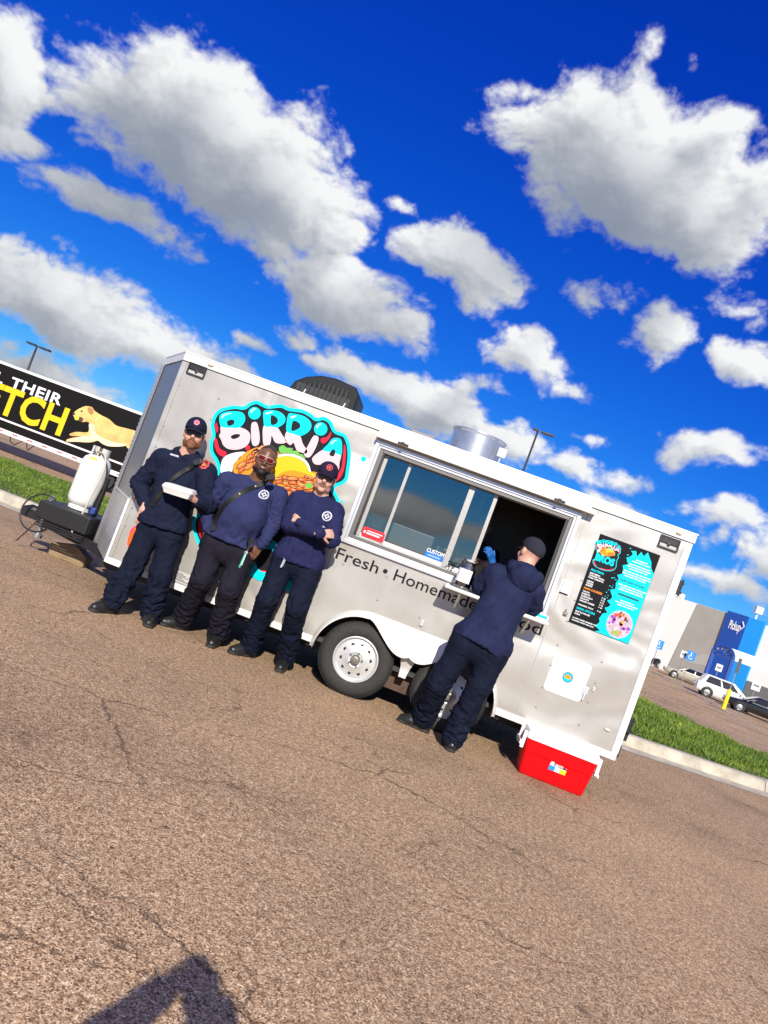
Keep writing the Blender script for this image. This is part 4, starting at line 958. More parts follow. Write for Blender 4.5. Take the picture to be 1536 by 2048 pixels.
# ------------------------------------------------------------------ propane cylinder on the tongue
def propane():
    cx, cy, z0 = -.905, 1.0, .585
    t = thing('propane_tank', 'tall white propane cylinder strapped on the trailer tongue', 'gas cylinder', (cx, cy, z0))
    M_T = mat('tank_white', (.78, .77, .72), .38, noise=(7, .07))
    prof = [(.02, .03), (.10, .035), (.14, .06), (.156, .11), (.157, .2), (.157, .46), (.152, .52), (.135, .565), (.10, .595), (.05, .607), (.0, .608)]
    MB().lathe([(r, z0+h) for r, h in prof], (cx, cy, 0), 'Z', 40).build('cylinder', M_T, t, smooth=True)
    MB().lathe([(.115, z0), (.12, z0), (.12, z0+.055), (.115, z0+.055)], (cx, cy, 0), 'Z', 32, cap=False).build('foot_ring', M_T, t, auto=30)
    mb = MB(); n = 28; rings = []
    for h in (.58, .66):
        pass
    for k in range(n):
        a0 = R_(-60+k*300/n); a1 = R_(-60+(k+1)*300/n); zt_ = z0+.70-(0.05 if 9 < k < 18 else 0); r = .095
        for r_, s in ((r, 1),):
            p = [(cx+r*math.cos(a0), cy+r*math.sin(a0), z0+.575), (cx+r*math.cos(a1), cy+r*math.sin(a1), z0+.575), (cx+r*math.cos(a1), cy+r*math.sin(a1), zt_), (cx+r*math.cos(a0), cy+r*math.sin(a0), zt_)]
            q = [(cx+(x-cx)*.94, cy+(y-cy)*.94, z) for x, y, z in p]
            mb.add(p+q, [(0, 1, 2, 3), (7, 6, 5, 4), (3, 2, 6, 7), (0, 4, 5, 1)])
    mb.build('collar', M_T, t)
    br = mat('brass', (.45, .28, .10), .35, .9)
    mb = MB(); mb.lathe([(.018, z0+.60), (.018, z0+.66), (.025, z0+.665), (.025, z0+.69), (0, z0+.695)], (cx, cy, 0), 'Z', 10); mb.bar((cx, cy-.07, z0+.645), (cx, cy, z0+.645), .022); mb.build('valve', br, t)
    MB().box(cx-.03, cx+.05, cy-.139, cy-.125, z0+.555, z0+.58).build('valve_tag', mat('tag_yellow', (.8, .75, .05), .5), t)
    hose = smooth_poly([(cx+.01, cy-.07, z0+.65), (cx+.12, cy-.15, z0+.64), (cx+.18, cy-.17, z0+.5), (cx+.17, cy-.20, z0+.2), (cx+.15, cy-.22, z0-.05), (cx+.14, cy-.26, z0-.2), (cx+.2, cy-.25, z0-.27)], 8, False)
    MB().tube(hose, .009, 8).build('gas_hose', mat('hose_grey', (.52, .50, .46), .5), t, smooth=True)
    mb = MB(); mb.tube([(cx+.17, cy-.2, z0-.06), (cx+.03, cy-.2, z0-.075), (cx+.0, cy-.2, z0-.2), (cx+.06, cy-.2, z0-.19), (cx+.10, cy-.2, z0-.07)], .008, 6); mb.build('wire_hook', M_ALU, t)
    # bracket and regulator belong to the trailer
    MB().box(cx+.165, cx+.195, cy-.03, cy+.03, z0-.02, z0+.42).build('tank_bracket', M_BLACK, T)
    MB().box(cx+.14, cx+.21, cy-.09, cy-.035, z0+.01, z0+.08).build('regulator', mat('regulator_blue', (.03, .06, .28), .4), T, bevel=.01)
propane()

# ------------------------------------------------------------------ wooden ramp block under the tongue
def wood():
    Y0 = 1.12; z = lambda x, y: (90+x/6.4, 1000+y/6.4)
    pts = [at(*z(*q), Y0) for q in ((38, 690), (80, 530), (300, 555), (385, 575), (440, 625), (532, 745), (512, 770))]
    zmin = min(p.z for p in pts); poly = [(p.x, p.z-zmin) for p in pts]
    poly[0] = (poly[0][0], 0); poly[-1] = (poly[-1][0], 0)
    o = MB().prism(poly, Y0, Y0+.16).build('wood_block', None or wood_mat(), None, bevel=.006)
    tag(o, 'weathered wooden block with a rounded end below the trailer tongue', 'wood block')
def wood_mat():
    m, nt, b, nd, lk = node_mat('weathered_wood')
    tc = nd('TexCoord'); mp = nd('Mapping'); mp.inputs['Scale'].default_value = (3, 20, 45); lk(tc.outputs['Object'], mp.inputs[0])
    n = nd('TexNoise', Scale=2.0, Detail=6.0, Roughness=.6); lk(mp.outputs[0], n.inputs[0])
    c = ramp(nd, lk, n.outputs['Fac'], [(.3, (.13, .085, .045)), (.55, (.30, .215, .12)), (.8, (.40, .31, .19))]); lk(c, b.inputs['Base Color']); b.inputs['Roughness'].default_value = .85
    bp = nd('Bump', Strength=.6, Distance=.006); lk(n.outputs['Fac'], bp.inputs['Height']); lk(bp.outputs[0], b.inputs['Normal'])
    return m
wood()

# ------------------------------------------------------------------ cooler
def cooler():
    y0, y1 = -.325, -.035
    t = thing('cooler', 'red picnic cooler with white lid on the asphalt beside the trailer', 'cooler', (4.38, -.18, 0))
    RED = mat('cooler_red', (.72, .003, .006), .4, spec=.2, noise=(9, .05)); WH = mat('cooler_white', (.82, .82, .81), .35)
    def rr(x0, x1, ya, yb, z, r, n=4):
        out = []
        for cx, cy, a0 in ((x1-r, yb-r, 0), (x0+r, yb-r, 90), (x0+r, ya+r, 180), (x1-r, ya+r, 270)):
            for i in range(n+1): a = R_(a0+90*i/n); out.append((cx+r*math.cos(a), cy+r*math.sin(a), z))
        return out
    xa, xb = 4.072, 4.660
    mb = MB(); mb.loft([rr(xa+.025, xb-.025, y0+.035, y1-.02, .0, .03), rr(xa+.018, xb-.018, y0+.022, y1-.015, .012, .03), rr(xa-.012, xb+.012, y0+.0, y1, .30, .03)])
    body = mb.build('body', RED, t, auto=30)
    mb = MB(); mb.loft([rr(xa-.018, xb+.018, y0-.006, y1+.004, .301, .035), rr(xa-.018, xb+.018, y0-.006, y1+.004, .345, .035), rr(xa-.008, xb+.008, y0+.006, y1-.004, .368, .035), rr(xa+.03, xb-.03, y0+.04, y1-.03, .376, .03)])
    lid = mb.build('lid', WH, t, auto=40)
    MB().box(xa+.14, xb-.16, y0+.10, y0+.15, .3755, .380).build('lid_recess', WH, lid, bevel=.002)
    MB().add([(xa+.06, y0+.012, .185), (xb-.05, y0+.012, .185), (xb-.05, y0-.004, .196), (xa+.06, y0-.004, .196), (xb-.05, y0+.005, .205), (xa+.06, y0+.005, .205)], [(0, 1, 2, 3), (3, 2, 4, 5), (0, 3, 5), (1, 4, 2)]).build('ridge', RED, body)
    for s, x in ((-1, xa-.012), (1, xb+.012)):
        mb = MB()
        mb.box(x+(s*.004 if s > 0 else s*.034), x+(s*.034 if s > 0 else s*.004), y0+.03, y0+.055, .20, .345); mb.box(x+(s*.004 if s > 0 else s*.034), x+(s*.034 if s > 0 else s*.004), y1-.06, y1-.035, .20, .345)
        mb.box(x+(s*.030 if s > 0 else s*.046), x+(s*.046 if s > 0 else s*.030), y0+.03, y1-.035, .225 if s < 0 else .19, .26 if s < 0 else .215)
        h = mb.build('handle', WH, t, bevel=.004)
    f = lambda k: (lambda x, z: (x, y0+.0235-(z/.30)*.0235-.0022-.0006*k, z))
    bx, bz = 4.305, .118
    st = sheet('label', [[(bx, bz), (bx+.145, bz), (bx+.145, bz+.055), (bx, bz+.055)]], f(0), M_WHITE, t)
    sheet('label_patch', [[(bx, bz), (bx+.05, bz), (bx+.05, bz+.04), (bx, bz+.04)]], f(1), mat('label_blue', (.02, .30, .62), .5, 0, .15), st)
    sheet('label_patch', [[(bx+.095, bz), (bx+.145, bz), (bx+.145, bz+.036), (bx+.095, bz+.036)]], f(1), mat('label_yellow', (.85, .68, .03), .5, 0, .15), st)
    sheet('label_patch', [[(bx+.0, bz+.05), (bx+.035, bz+.05), (bx+.03, bz+.085), (bx+.012, bz+.085)]], f(0), M_WHITE, st)
    sheet('label_patch', [[(bx+.035, bz+.045), (bx+.145, bz+.040), (bx+.145, bz+.052), (bx+.035, bz+.066)]], f(1), M_TEXT, st)
    text('label_word', 'IGLOO', .022, M_WHITE, st, (bx+.042, y0+.0235-.016-.0045, bz+.049), bold=.0008)
cooler()

# ------------------------------------------------------------------ tip jar and things on the shelf
def jar():
    c = at(921, 1178, -.20); zs = 1.2555; x = c.x; y = -.20
    t = thing('tip_jar', 'large clear glass tip jar with a paper note on the serving shelf', 'jar', (x, y, zs))
    prof = [(.062, zs), (.07, zs+.006), (.073, zs+.03), (.073, zs+.165), (.066, zs+.19), (.052, zs+.205), (.052, zs+.235), (.056, zs+.238), (.056, zs+.245), (.047, zs+.245), (.047, zs+.20), (.068, zs+.16), (.068, zs+.012), (.0, zs+.012)]
    g = glass('jar_glass', (.93, .95, .93), .34)
    MB().lathe(prof, (x, y, 0), 'Z', 28).build('glass', g, t, smooth=True)
    MB().lathe([(.040, zs+.245), (.040, zs+.262), (.0, zs+.266)], (x, y, 0), 'Z', 20).build('lid', mat('jar_lid', (.60, .62, .60), .3, .3), t)
    mb = MB()
    n = 8; ring = [(x+.0745*math.sin(R_(-85+i*125/n)), y-.0745*math.cos(R_(-85+i*125/n))) for i in range(n+1)]
    mb.loft([[(a, b, zs+.06) for a, b in ring], [(a, b, zs+.175) for a, b in ring]], cap=False, closed=False)
    note = mb.build('paper_note', M_WHITE, t)
    mb = MB()
    for i, (a, w) in enumerate(((.125, .05), (.11, .06), (.09, .045))):
        q = [(x+.0755*math.sin(R_(s)), y-.0755*math.cos(R_(s))) for s in (-60, -60+w*700)]; mb.loft([[(a_, b_, zs+a) for a_, b_ in q], [(a_, b_, zs+a+.006) for a_, b_ in q]], cap=False, closed=False)
    mb.split('note_writing', mat('ink', (.05, .05, .12), .6), note)
    bm_ = [mat('banknote_a', (.30, .34, .20), .7), mat('banknote_b', (.42, .40, .26), .7), mat('banknote_c', (.24, .28, .17), .7)]
    rnd = random.Random(1)
    for k in range(7):
        a = rnd.uniform(0, 3.14); r = .03; zc = zs+.02+k*.012; mb = MB(); pts = smooth_poly([(x+rnd.uniform(-1, 1)*r*1.4, y+rnd.uniform(-1, 1)*r*1.2, zc+rnd.uniform(-.005, .02)) for _ in range(4)], 3, False)
        mb.loft([[p for p in pts], [(p[0]+.003, p[1]+.004, p[2]+.03) for p in pts], [(p[0]+.006, p[1]+.004, p[2]+.03) for p in pts], [(p[0]+.003, p[1], p[2]) for p in pts]], cap=False, closed=False); mb.build('banknote', bm_[k % 3], t)
    c = at(1070, 1238, -.15)
    o = MB().box(c.x-.11, c.x+.10, -.20, -.06, 1.2555, 1.300).build('napkin_packet', M_WHITE, None, bevel=.006); tag(o, 'small white and turquoise packet on the shelf end', 'packet')
    MB().box(c.x-.095, c.x+.085, -.2035, -.2005, 1.268, 1.290).build('band', M_CYAN, o)
jar()
# ------------------------------------------------------------------ background
GROWS = [(5.0, -.09), (11.5, -.10), (20, -.70), (27, -1.05), (40, -1.17), (55, -1.22), (85, -1.35), (420, -1.6), (3500, -3)]
def gz(y): return float(np.interp(y, [a for a, b in GROWS], [b for a, b in GROWS]))
def on_lot(px, py):
    z = -1.2
    for _ in range(12): p = atz(px, py, z); z = gz(p.y)
    return Vector((p.x, p.y, gz(p.y)))
def atd(px, py, D): return CAM_POS + ray(px, py)*D
z7 = lambda x, y: (1220+x*.2295, 1150+y*.2295)
z6 = lambda x, y: (x*.2734, 680+y*.2734)

# ---- semi trailer with the dog picture
def semi():
    Y = 27.0; A = lambda x, y: at(*z6(x, y), Y)
    zt = (A(0, 165).z+A(1050, 530).z)/2; zb = (A(0, 575).z+A(905, 895).z)/2; zr = (A(0, 690).z+A(640, 905).z)/2; g = gz(Y)
    x1 = at(345, 900, Y).x; x0 = x1-15.5
    t = thing('semi_trailer', 'long black semi trailer with a running dog advert and yellow letters', 'semi trailer', ((x0+x1)/2, Y+1.2, g))
    BK = mat('advert_black', (.008, .0075, .007), .6, spec=.12); WHT = mat('trailer_white', (.70, .70, .68), .45, noise=(2, .08))
    MB().box(x0, x1, Y+.02, Y+2.5, zr+.1, zt).build('box', WHT, t)
    ad = MB().box(x0+.05, x1-.03, Y-.01, Y+.015, zb, zt-.10).build('advert_panel', BK, t)
    MB().box(x0, x1+.02, Y-.03, Y+.018, zt-.095, zt+.03).build('top_rail', WHT, t)
    MB().box(x0, x1, Y-.03, Y+.018, zb-.09, zb-.005).build('middle_rail', mat('rail_white', (.78, .78, .76), .4), t)
    MB().box(x0, x1, Y-.012, Y+.018, zr+.22, zb-.095).build('lower_panel', BK, t)
    MB().box(x0, x1, Y-.035, Y+.018, zr, zr+.215).build('side_rail', MATS['rail_white'], t)
    for i in range(20):
        xs = x1-.5-i*.78
        MB().box(xs, xs+.28, Y-.038, Y-.0355, zr+.09, zr+.145).build('reflector', mat('reflector_red', (.55, .03, .06), .4), t)
    # words, set so that they run out of the picture on the left
    r = A(455, 455); zz = A(125, 345).z-.10
    text('advert_word', 'THEIR', .70, M_WHITE, ad, (r.x-2.72, Y-.014, zz), bold=.018, width=2.70, space=1.08); text('advert_word', 'ALL', .70, M_WHITE, ad, (r.x-4.62, Y-.014, zz), bold=.018, width=1.55, space=1.08)
    r = A(440, 690); text('advert_word', 'FETCH', 1.84, mat('advert_yellow', (.86, .55, .005), .5), ad, (r.x-5.05, Y-.014, r.z-.04), bold=.055, width=5.0, space=1.04)
    def D(poly, m, k, name='dog_picture'): return sheet(name, [smooth_poly(poly, 3)], lambda x, y: (A(x, y).x, Y-.013-.003*k, A(x, y).z), m, ad)
    TAN = mat('dog_tan', (.72, .46, .15), .5, noise=(1.6, .28)); PALE = mat('dog_pale', (.80, .66, .42), .5, noise=(2, .15)); BRN = mat('dog_ear', (.42, .21, .07), .5)
    D([(535, 540), (560, 515), (590, 498), (630, 484), (675, 492), (690, 515), (740, 550), (800, 580), (850, 625), (920, 645), (1000, 668), (1060, 700), (1090, 760), (1040, 790), (985, 770), (940, 795), (915, 770), (860, 775), (800, 775), (745, 755), (715, 735), (690, 745), (640, 750), (560, 745), (492, 745), (488, 730), (530, 715), (600, 704), (525, 702), (510, 688), (560, 672), (640, 676), (652, 640), (648, 600), (600, 600), (585, 585), (560, 585), (545, 568)], TAN, 0)
    D([(650, 620), (690, 620), (700, 680), (760, 720), (840, 750), (930, 760), (900, 778), (800, 778), (745, 757), (715, 736), (640, 748), (560, 743), (500, 740), (600, 715), (660, 690)], PALE, 1)
    D([(500, 735), (600, 706), (680, 700), (720, 715), (680, 735), (560, 745)], PALE, 2); D([(640, 500), (665, 492), (685, 515), (678, 545), (655, 540), (645, 520)], BRN, 2)
    D([(545, 560), (580, 560), (610, 575), (600, 598), (570, 590)], mat('dog_mouth', (.09, .04, .03), .5), 2); D([(546+17+17*math.cos(a), 570+17*math.sin(a)) for a in np.linspace(0, 6.28, 12, endpoint=False)], mat('ball_yellow', (.75, .78, .06), .5), 3)
    D([(590, 518), (602, 514), (606, 524), (594, 527)], mat('dog_eye', (.05, .03, .02), .5), 2); D([(533, 538), (545, 530), (550, 545), (538, 550)], mat('dog_eye', (.05, .03, .02), .5), 2)
    # running gear
    for cx in (x1-1.4, x1-2.65):
        w = MB(); w.lathe([(.30, 0), (.5, 0), (.52, .06), (.52, .24), (.5, .30), (.30, .30)], (cx, Y+.15, g+.52), 'Y', 28, cap=False); w.lathe([(.30, .02), (.25, .06), (.1, .05), (0, .05)], (cx, Y+.15, g+.52), 'Y', 20, cap=False)
        w.build('wheel', M_RUB, t, auto=35)
    MB().box(x1-3.6, x1-.4, Y+.5, Y+2.0, g+.5, zr+.1).build('bogie', M_BLACK, t)
    MB().box(x1-.62, x1-.6, Y+.05, Y+.75, g+.3, zr).build('mud_flap', M_BLACKP, t)
    for k in range(2): MB().box(x0+4+k*.02, x0+4.15, Y+.4+k*1.4, Y+.55+k*1.4, g, zr+.1).build('landing_leg', M_BLACK, t)
    for k, (a, b) in enumerate(((60, 150), (200, 245))):
        pa, pb = A(a, 730), A(b, 770); MB().tube([(pa.x, Y+.05, zr), (pa.x+.1, Y+.05, zr-.25), ((pa.x+pb.x)/2, Y+.05, zr-.32), (pb.x, Y+.05, zr)], .025, 6).build('hanging_hose', M_BLACKP, t, smooth=True)
semi()

# ---- lamp posts
def lamp_post(px, py, Y, label, head, arm2):
    top = at(px, py, Y); g = gz(Y) if Y > 5 else 0
    t = thing('light_pole', label, 'light pole', (top.x, Y, g), 'parking lot light poles'); k = Y/50.0
    BZ = mat('bronze_pole', (.035, .034, .036), .5)
    MB().tube([(top.x, Y, g), (top.x, Y, top.z)], [.12*k, .075*k], 12).build('pole', BZ, t, smooth=True)
    MB().lathe([(.3, g), (.3, g+.8), (0, g+.8)], (top.x, Y, 0), 'Z', 16).build('base', M_CONC, t)
    MB().bar((top.x-.1*k, Y, top.z+.02*k), (top.x+head*.45*k, Y, top.z+.02*k), .07*k, .07*k).build('arm', BZ, t)
    MB().box(top.x+head*.30*k, top.x+head*1.25*k, Y-.25*k, Y+.25*k, top.z-.06*k, top.z+.08*k).build('lamp_head', BZ, t, bevel=.03*k)
    if arm2:
        MB().box(top.x-arm2*1.1*k, top.x-arm2*.12*k, Y-.25*k, Y+.25*k, top.z-.02*k, top.z+.12*k).build('lamp_head', BZ, t, bevel=.03*k)
lamp_post(1076, 862, 44, 'dark light pole with twin heads rising behind the trailer roof', 1.0, .35)
lamp_post(74, 693, 62, 'thin light pole with twin heads above the semi trailer', .9, .75)

# ---- store
def store():
    a = atd(1346, 1195, 83.0); b = atd(1533, 1247, 75.0); zt = (a.z+b.z)/2; g0 = gz(75)-.1
    u = Vector((b.x-a.x, b.y-a.y, 0)).normalized(); n = Vector((u.y, -u.x, 0)); n = n if n.dot(Vector((CAM_POS.x-a.x, CAM_POS.y-a.y, 0))) > 0 else -n
    A0 = Vector((a.x, a.y, 0))
    def S(px, py, out=0.0):       # picture point -> distance along the facade and height
        d = ray(px, py); o = A0+n*out; k = (o-Vector((CAM_POS.x, CAM_POS.y, 0))).dot(n)/Vector((d.x, d.y, 0)).dot(n); p = CAM_POS+d*k
        return (p-A0).dot(u), p.z
    def P(s, z, out=0.0): return tuple(A0+u*s+n*out+Vector((0, 0, z)))
    t = thing('store_building', 'large white store with blue pickup panels and flat roof', 'store', P(5, g0))
    WH = mat('store_white', (.82, .80, .73), .8, noise=(.4, .04)); GR = mat('store_shade_grey', (.36, .34, .29), .8, noise=(.5, .08)); DB = mat('store_blue', (.010, .065, .33), .6); LB = mat('store_light_blue', (.01, .30, .78), .6)
    def slab(name, pts, m, out, th=.15, par=None):
        k = len(pts); vs = [P(s, z, out) for s, z in pts]+[P(s, z, out-th) for s, z in pts]
        return MB().add(vs, [tuple(range(k)), tuple(range(k, 2*k))[::-1]]+[(i, k+i, k+(i+1) % k, (i+1) % k) for i in range(k)]).build(name, m, par or t)
    s0 = S(*z7(755, 290))[0]; s1 = S(*z7(1030, 350))[0]; s2 = S(*z7(1225, 372))[0]; s3 = S(*z7(1365, 425))[0]
    slab('wall', [(-40, g0), (60, g0), (60, zt), (-40, zt)], WH, 0, 30)
    slab('parapet', [(-40, zt), (s0-2.0, zt), (s0-2.0, zt+.55), (-40, zt+.55)], WH, .05, .6)
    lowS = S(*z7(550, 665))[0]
    slab('wall_shade', [(lowS, g0), (s1, g0), (s1, zt-.02), (s0, zt-.02)], GR, .10)  # slanted shade on the white wall, put in as a grey slab
    slab('wall_band', [(lowS+2.0, g0+1.8), (s1, g0+2.2), (s1, g0+3.4), (lowS+3.0, g0+3.2)], mat('store_band', (.42, .40, .35), .8), .13, .02)
    pn = slab('pickup_panel', [(s1, g0+.0), (s2, g0), (s2, zt+.25), (s1, zt+.25)], DB, .35, .3)
    slab('pickup_panel', [(s2+.01, g0), (s3, g0), (s3, zt+.25), (s2+.01, zt+.25)], LB, .33, .3)
    slab('dark_base', [(s3+.1, g0), (s3+14, g0), (s3+14, g0+2.3), (s3+.1, g0+2.3)], mat('base_grey', (.16, .155, .15), .7), .12)
    sa = S(*z7(1035, 440), .4); sb = S(*z7(1135, 470), .4); org = P(sa[0], sa[1]-.25, .42)
    text('pickup_word', 'Pickup', 1.25, M_WHITE, pn, org, ux=u, uy=(0, 0, 1), bold=.03, width=(sb[0]-sa[0]))
    c = S(*z7(1152, 455), .4); k = MB(); k.bar(P(c[0]-.12, c[1]+.55, .43), P(c[0]+.18, c[1]+.1, .43), .13, .06); k.bar(P(c[0]+.18, c[1]+.1, .43), P(c[0]-.12, c[1]-.35, .43), .13, .06); k.build('pickup_arrow', M_WHITE, pn)
    q = S(*z7(1245, 330)); k = MB(); k.lathe([(.10, 0), (.10, 1.0)], P(q[0], zt, -1.0), 'Z', 8); k.box(*[v for ax in range(3) for v in (P(q[0], zt+1.3, -1.0)[ax]-.35, P(q[0], zt+1.3, -1.0)[ax]+.35)]); k.build('roof_unit', M_TRIM, t)
    # barrel canopy standing in front of the panels
    out = 7.0; e0 = S(*z7(900, 650), out); e1 = S(*z7(1085, 710), out); top = S(*z7(985, 612), out)
    ct = thing('pickup_canopy', 'arched canopy with blue frame in front of the pickup panels', 'canopy', P((e0[0]+e1[0])/2, g0, out))
    hw = (e1[0]-e0[0])/2; mid = (e0[0]+e1[0])/2; zs = (e0[1]+e1[1])/2-.2; rise = max(top[1]-zs, .8)
    arcp = [(mid-hw*math.cos(x), zs+rise*math.sin(x)) for x in np.linspace(0, math.pi, 13)]
    m = MB(); m.loft([[P(s, z, out) for s, z in arcp], [P(s+9.5, z+.0, out-1.5) for s, z in arcp], [P(s+9.5, z-.15, out-1.5) for s, z in arcp], [P(s, z-.15, out) for s, z in arcp]], cap=False, closed=False); m.build('roof', WH, ct, smooth=False)
    m = MB()
    for i in range(12): m.bar(P(*arcp[i], out+.05), P(*arcp[i+1], out+.05), .22, .22)
    m.build('arch', DB, ct)
    for i in (2, 4, 6, 8, 10): MB().bar(P(*arcp[i], out+.05), P(mid, zs-.1, out+.05), .12, .12).build('strut', DB, ct)
    MB().bar(P(mid-hw, zs, out+.05), P(mid+hw, zs, out+.05), .16, .2).build('tie_beam', DB, ct)
    for s in (-1, 1): MB().bar(P(mid+s*hw*.93, g0, out), P(mid+s*hw*.93, zs, out), .3, .3).build('column', DB, ct)
    return u, n
store()

# ---- cars
def car(label, rear_px, front_px, paint, kind, turn=18, fwd=0.0):
    r = on_lot(*rear_px); f = on_lot(*front_px)
    sg = 1 if front_px[0] > rear_px[0] else -1; hd_ = YAW+R_(turn)
    d = Vector((math.cos(hd_), -math.sin(hd_), 0))*sg; wb = {'suv': 2.68, 'sedan': 2.75, 'coupe': 2.7}[kind]
    mid = (r+f)/2; mid = CAM_POS+(mid-CAM_POS)*(1-fwd); mid.z = gz(mid.y); wd = .78
    t = thing('parked_car', label, 'car', (mid.x, mid.y, mid.z), 'cars parked by the store')
    left = Vector((-d.y, d.x, 0)); c0 = Vector((CAM_POS.x-mid.x, CAM_POS.y-mid.y, 0)); near = 1 if left.dot(c0) > 0 else -1
    mid = mid-left*near*wd
    def W_(x, y, z): return tuple(mid+d*x+left*y+Vector((0, 0, z)))
    hb = {'suv': 1.66, 'sedan': 1.42, 'coupe': 1.45}[kind]
    st = {'suv': [(-2.20, .50, .92, .70), (-2.12, .36, 1.02, .84), (-1.6, .26, 1.06, .91), (-.5, .24, 1.04, .92), (.9, .24, 1.02, .92), (1.7, .26, .97, .90), (2.15, .32, .85, .80), (2.30, .42, .68, .62)],
          'sedan': [(-2.35, .50, .86, .68), (-2.25, .36, .93, .82), (-1.6, .25, .97, .88), (-.5, .23, .93, .89), (.9, .23, .90, .89), (1.8, .26, .82, .86), (2.25, .32, .72, .76), (2.40, .42, .60, .60)]}['suv' if kind == 'suv' else 'sedan']
    def ring(x, zl, zt, w): return [W_(x, y, z) for y, z in ((-w*.86, zl), (w*.86, zl), (w*.98, zl+.12), (w, (zl+zt)/2), (w*.98, zt-.10), (w*.86, zt), (-w*.86, zt), (-w*.98, zt-.10), (-w, (zl+zt)/2), (-w*.98, zl+.12))]
    body = MB().loft([ring(*s) for s in st]).build('body', paint, t, auto=40)
    if kind == 'suv': bt, tp = (-2.05, 1.35, .99, .84), (-1.65, .35, hb, .62)
    else: bt, tp = (-1.75, 1.25, .90, .82), (-1.0, .30, hb, .60)
    def gr(x0, x1, z, w, r=.12): return [W_(x, y, z) for x, y in ((x0+r, -w), (x1-r, -w), (x1, -w+r), (x1, w-r), (x1-r, w), (x0+r, w), (x0, w-r), (x0, -w+r))]
    lerp = lambda k: tuple(a+(b-a)*k for a, b in zip(bt, tp))
    rings = []
    for k, wx in ((0, 0), (.5, .02), (.85, .02), (.97, -.02), (1.0, -.10)):
        q = lerp(k); rings.append(gr(q[0]-wx*.5, q[1]+wx*.5, q[2], q[3]+wx*.5))
    MB().loft(rings).build('cabin', paint, t, auto=40)
    GL = mat('car_glass', (.012, .014, .018), .08, coat=.4)
    for s in (-1, 1):
        for (u0, u1) in ((.10, .46), (.50, .86)):
            q0, q1 = lerp(.12), lerp(.86); w0, w1 = q0[3]+.022, q1[3]+.028
            X = lambda q, u_: q[0]+(q[1]-q[0])*u_
            MB().add([W_(X(q0, u0), s*w0, q0[2]), W_(X(q0, u1), s*w0, q0[2]), W_(X(q1, u1), s*w1, q1[2]), W_(X(q1, u0), s*w1, q1[2])], [(0, 1, 2, 3)]).build('side_window', GL, t)
    q0, q1 = lerp(.10), lerp(.90)
    for s, nm in ((0, 'rear_window'), (1, 'windscreen')):
        o = (-.03 if s == 0 else .03); MB().add([W_(q0[s]+o, -q0[3]+.10, q0[2]), W_(q0[s]+o, q0[3]-.10, q0[2]), W_(q1[s]+o, q1[3]-.08, q1[2]), W_(q1[s]+o, -q1[3]+.08, q1[2])], [(0, 1, 2, 3)]).build(nm, GL, t)
    Mx = Matrix((tuple(d), tuple(left), (0, 0, 1))).transposed()
    for xs in (-wb/2, wb/2):
        for s in (-1, 1):
            R0 = .36 if kind == 'suv' else .33; yo = s*(wd+.06)
            w = MB().lathe([(R0*.62, .13), (R0*.66, .15), (R0*.95, .15), (R0, .11), (R0, -.08), (R0*.6, -.1)], W_(xs, yo-s*.05, R0), 'Y', 20, Mx @ Matrix.Diagonal((1, s, 1)), cap=False).build('wheel', M_RUB, t, auto=35)
            MB().lathe([(R0*.64, .135), (R0*.58, .10), (R0*.2, .12), (0, .125)], W_(xs, yo-s*.05, R0), 'Y', 16, Mx @ Matrix.Diagonal((1, s, 1)), cap=False).build('rim', mat('car_alloy', (.55, .55, .55), .3, .8), w)
            MB().lathe([(R0*1.17, .165), (R0*1.0, .166), (R0*.9, .10)], W_(xs, s*(st[3][3]-.165), R0+.01), 'Y', 20, Mx @ Matrix.Diagonal((1, s, 1)), cap=False).build('wheel_arch', M_BLACKP, t)
    for s in (-1, 1):
        MB().box(-.06, .06, -.14, .14, -.06, .06).build('headlight', mat('headlight_glass', (.75, .76, .78), .15), t, bevel=.02).location = W_(st[-2][0]+.02, s*.55, .68)
        MB().box(-.05, .05, -.13, .13, -.08, .08).build('tail_light', mat('tail_red', (.45, .01, .01), .2), t, bevel=.02).location = W_(st[1][0]-.02, s*.62, .82)
        MB().box(-.07, .07, -.09, .09, -.06, .06).build('mirror', paint, t, bevel=.02).location = W_(bt[1]-.45, s*(bt[3]+.14), bt[2]+.08)
    MB().box(-.2, .2, -.02, .02, -.05, .05)
    return t
PW = mat('car_white_paint', (.78, .78, .77), .25, coat=.6); PC = mat('car_champagne_paint', (.50, .46, .36), .3, .35, coat=.5); PB = mat('car_black_paint', (.010, .010, .012), .2, coat=.6); PG = mat('car_dark_paint', (.012, .013, .018), .25, coat=.5)
car('white crossover parked beside the yellow bollard', z7(862, 1058), z7(1135, 1195), PW, 'suv')
car('champagne sedan parked behind the white crossover', z7(815, 990), z7(535, 893), PC, 'sedan')
car('black crossover half hidden behind the trailer edge', z7(655, 930), z7(385, 829), PB, 'suv', 18, -.14)
car('dark sedan behind the champagne sedan in the row by the store', z7(1010, 1047), z7(780, 961), PG, 'sedan')
car('black car parked just ahead of the white crossover', z7(1420, 1300), z7(1165, 1215), PB, 'sedan')

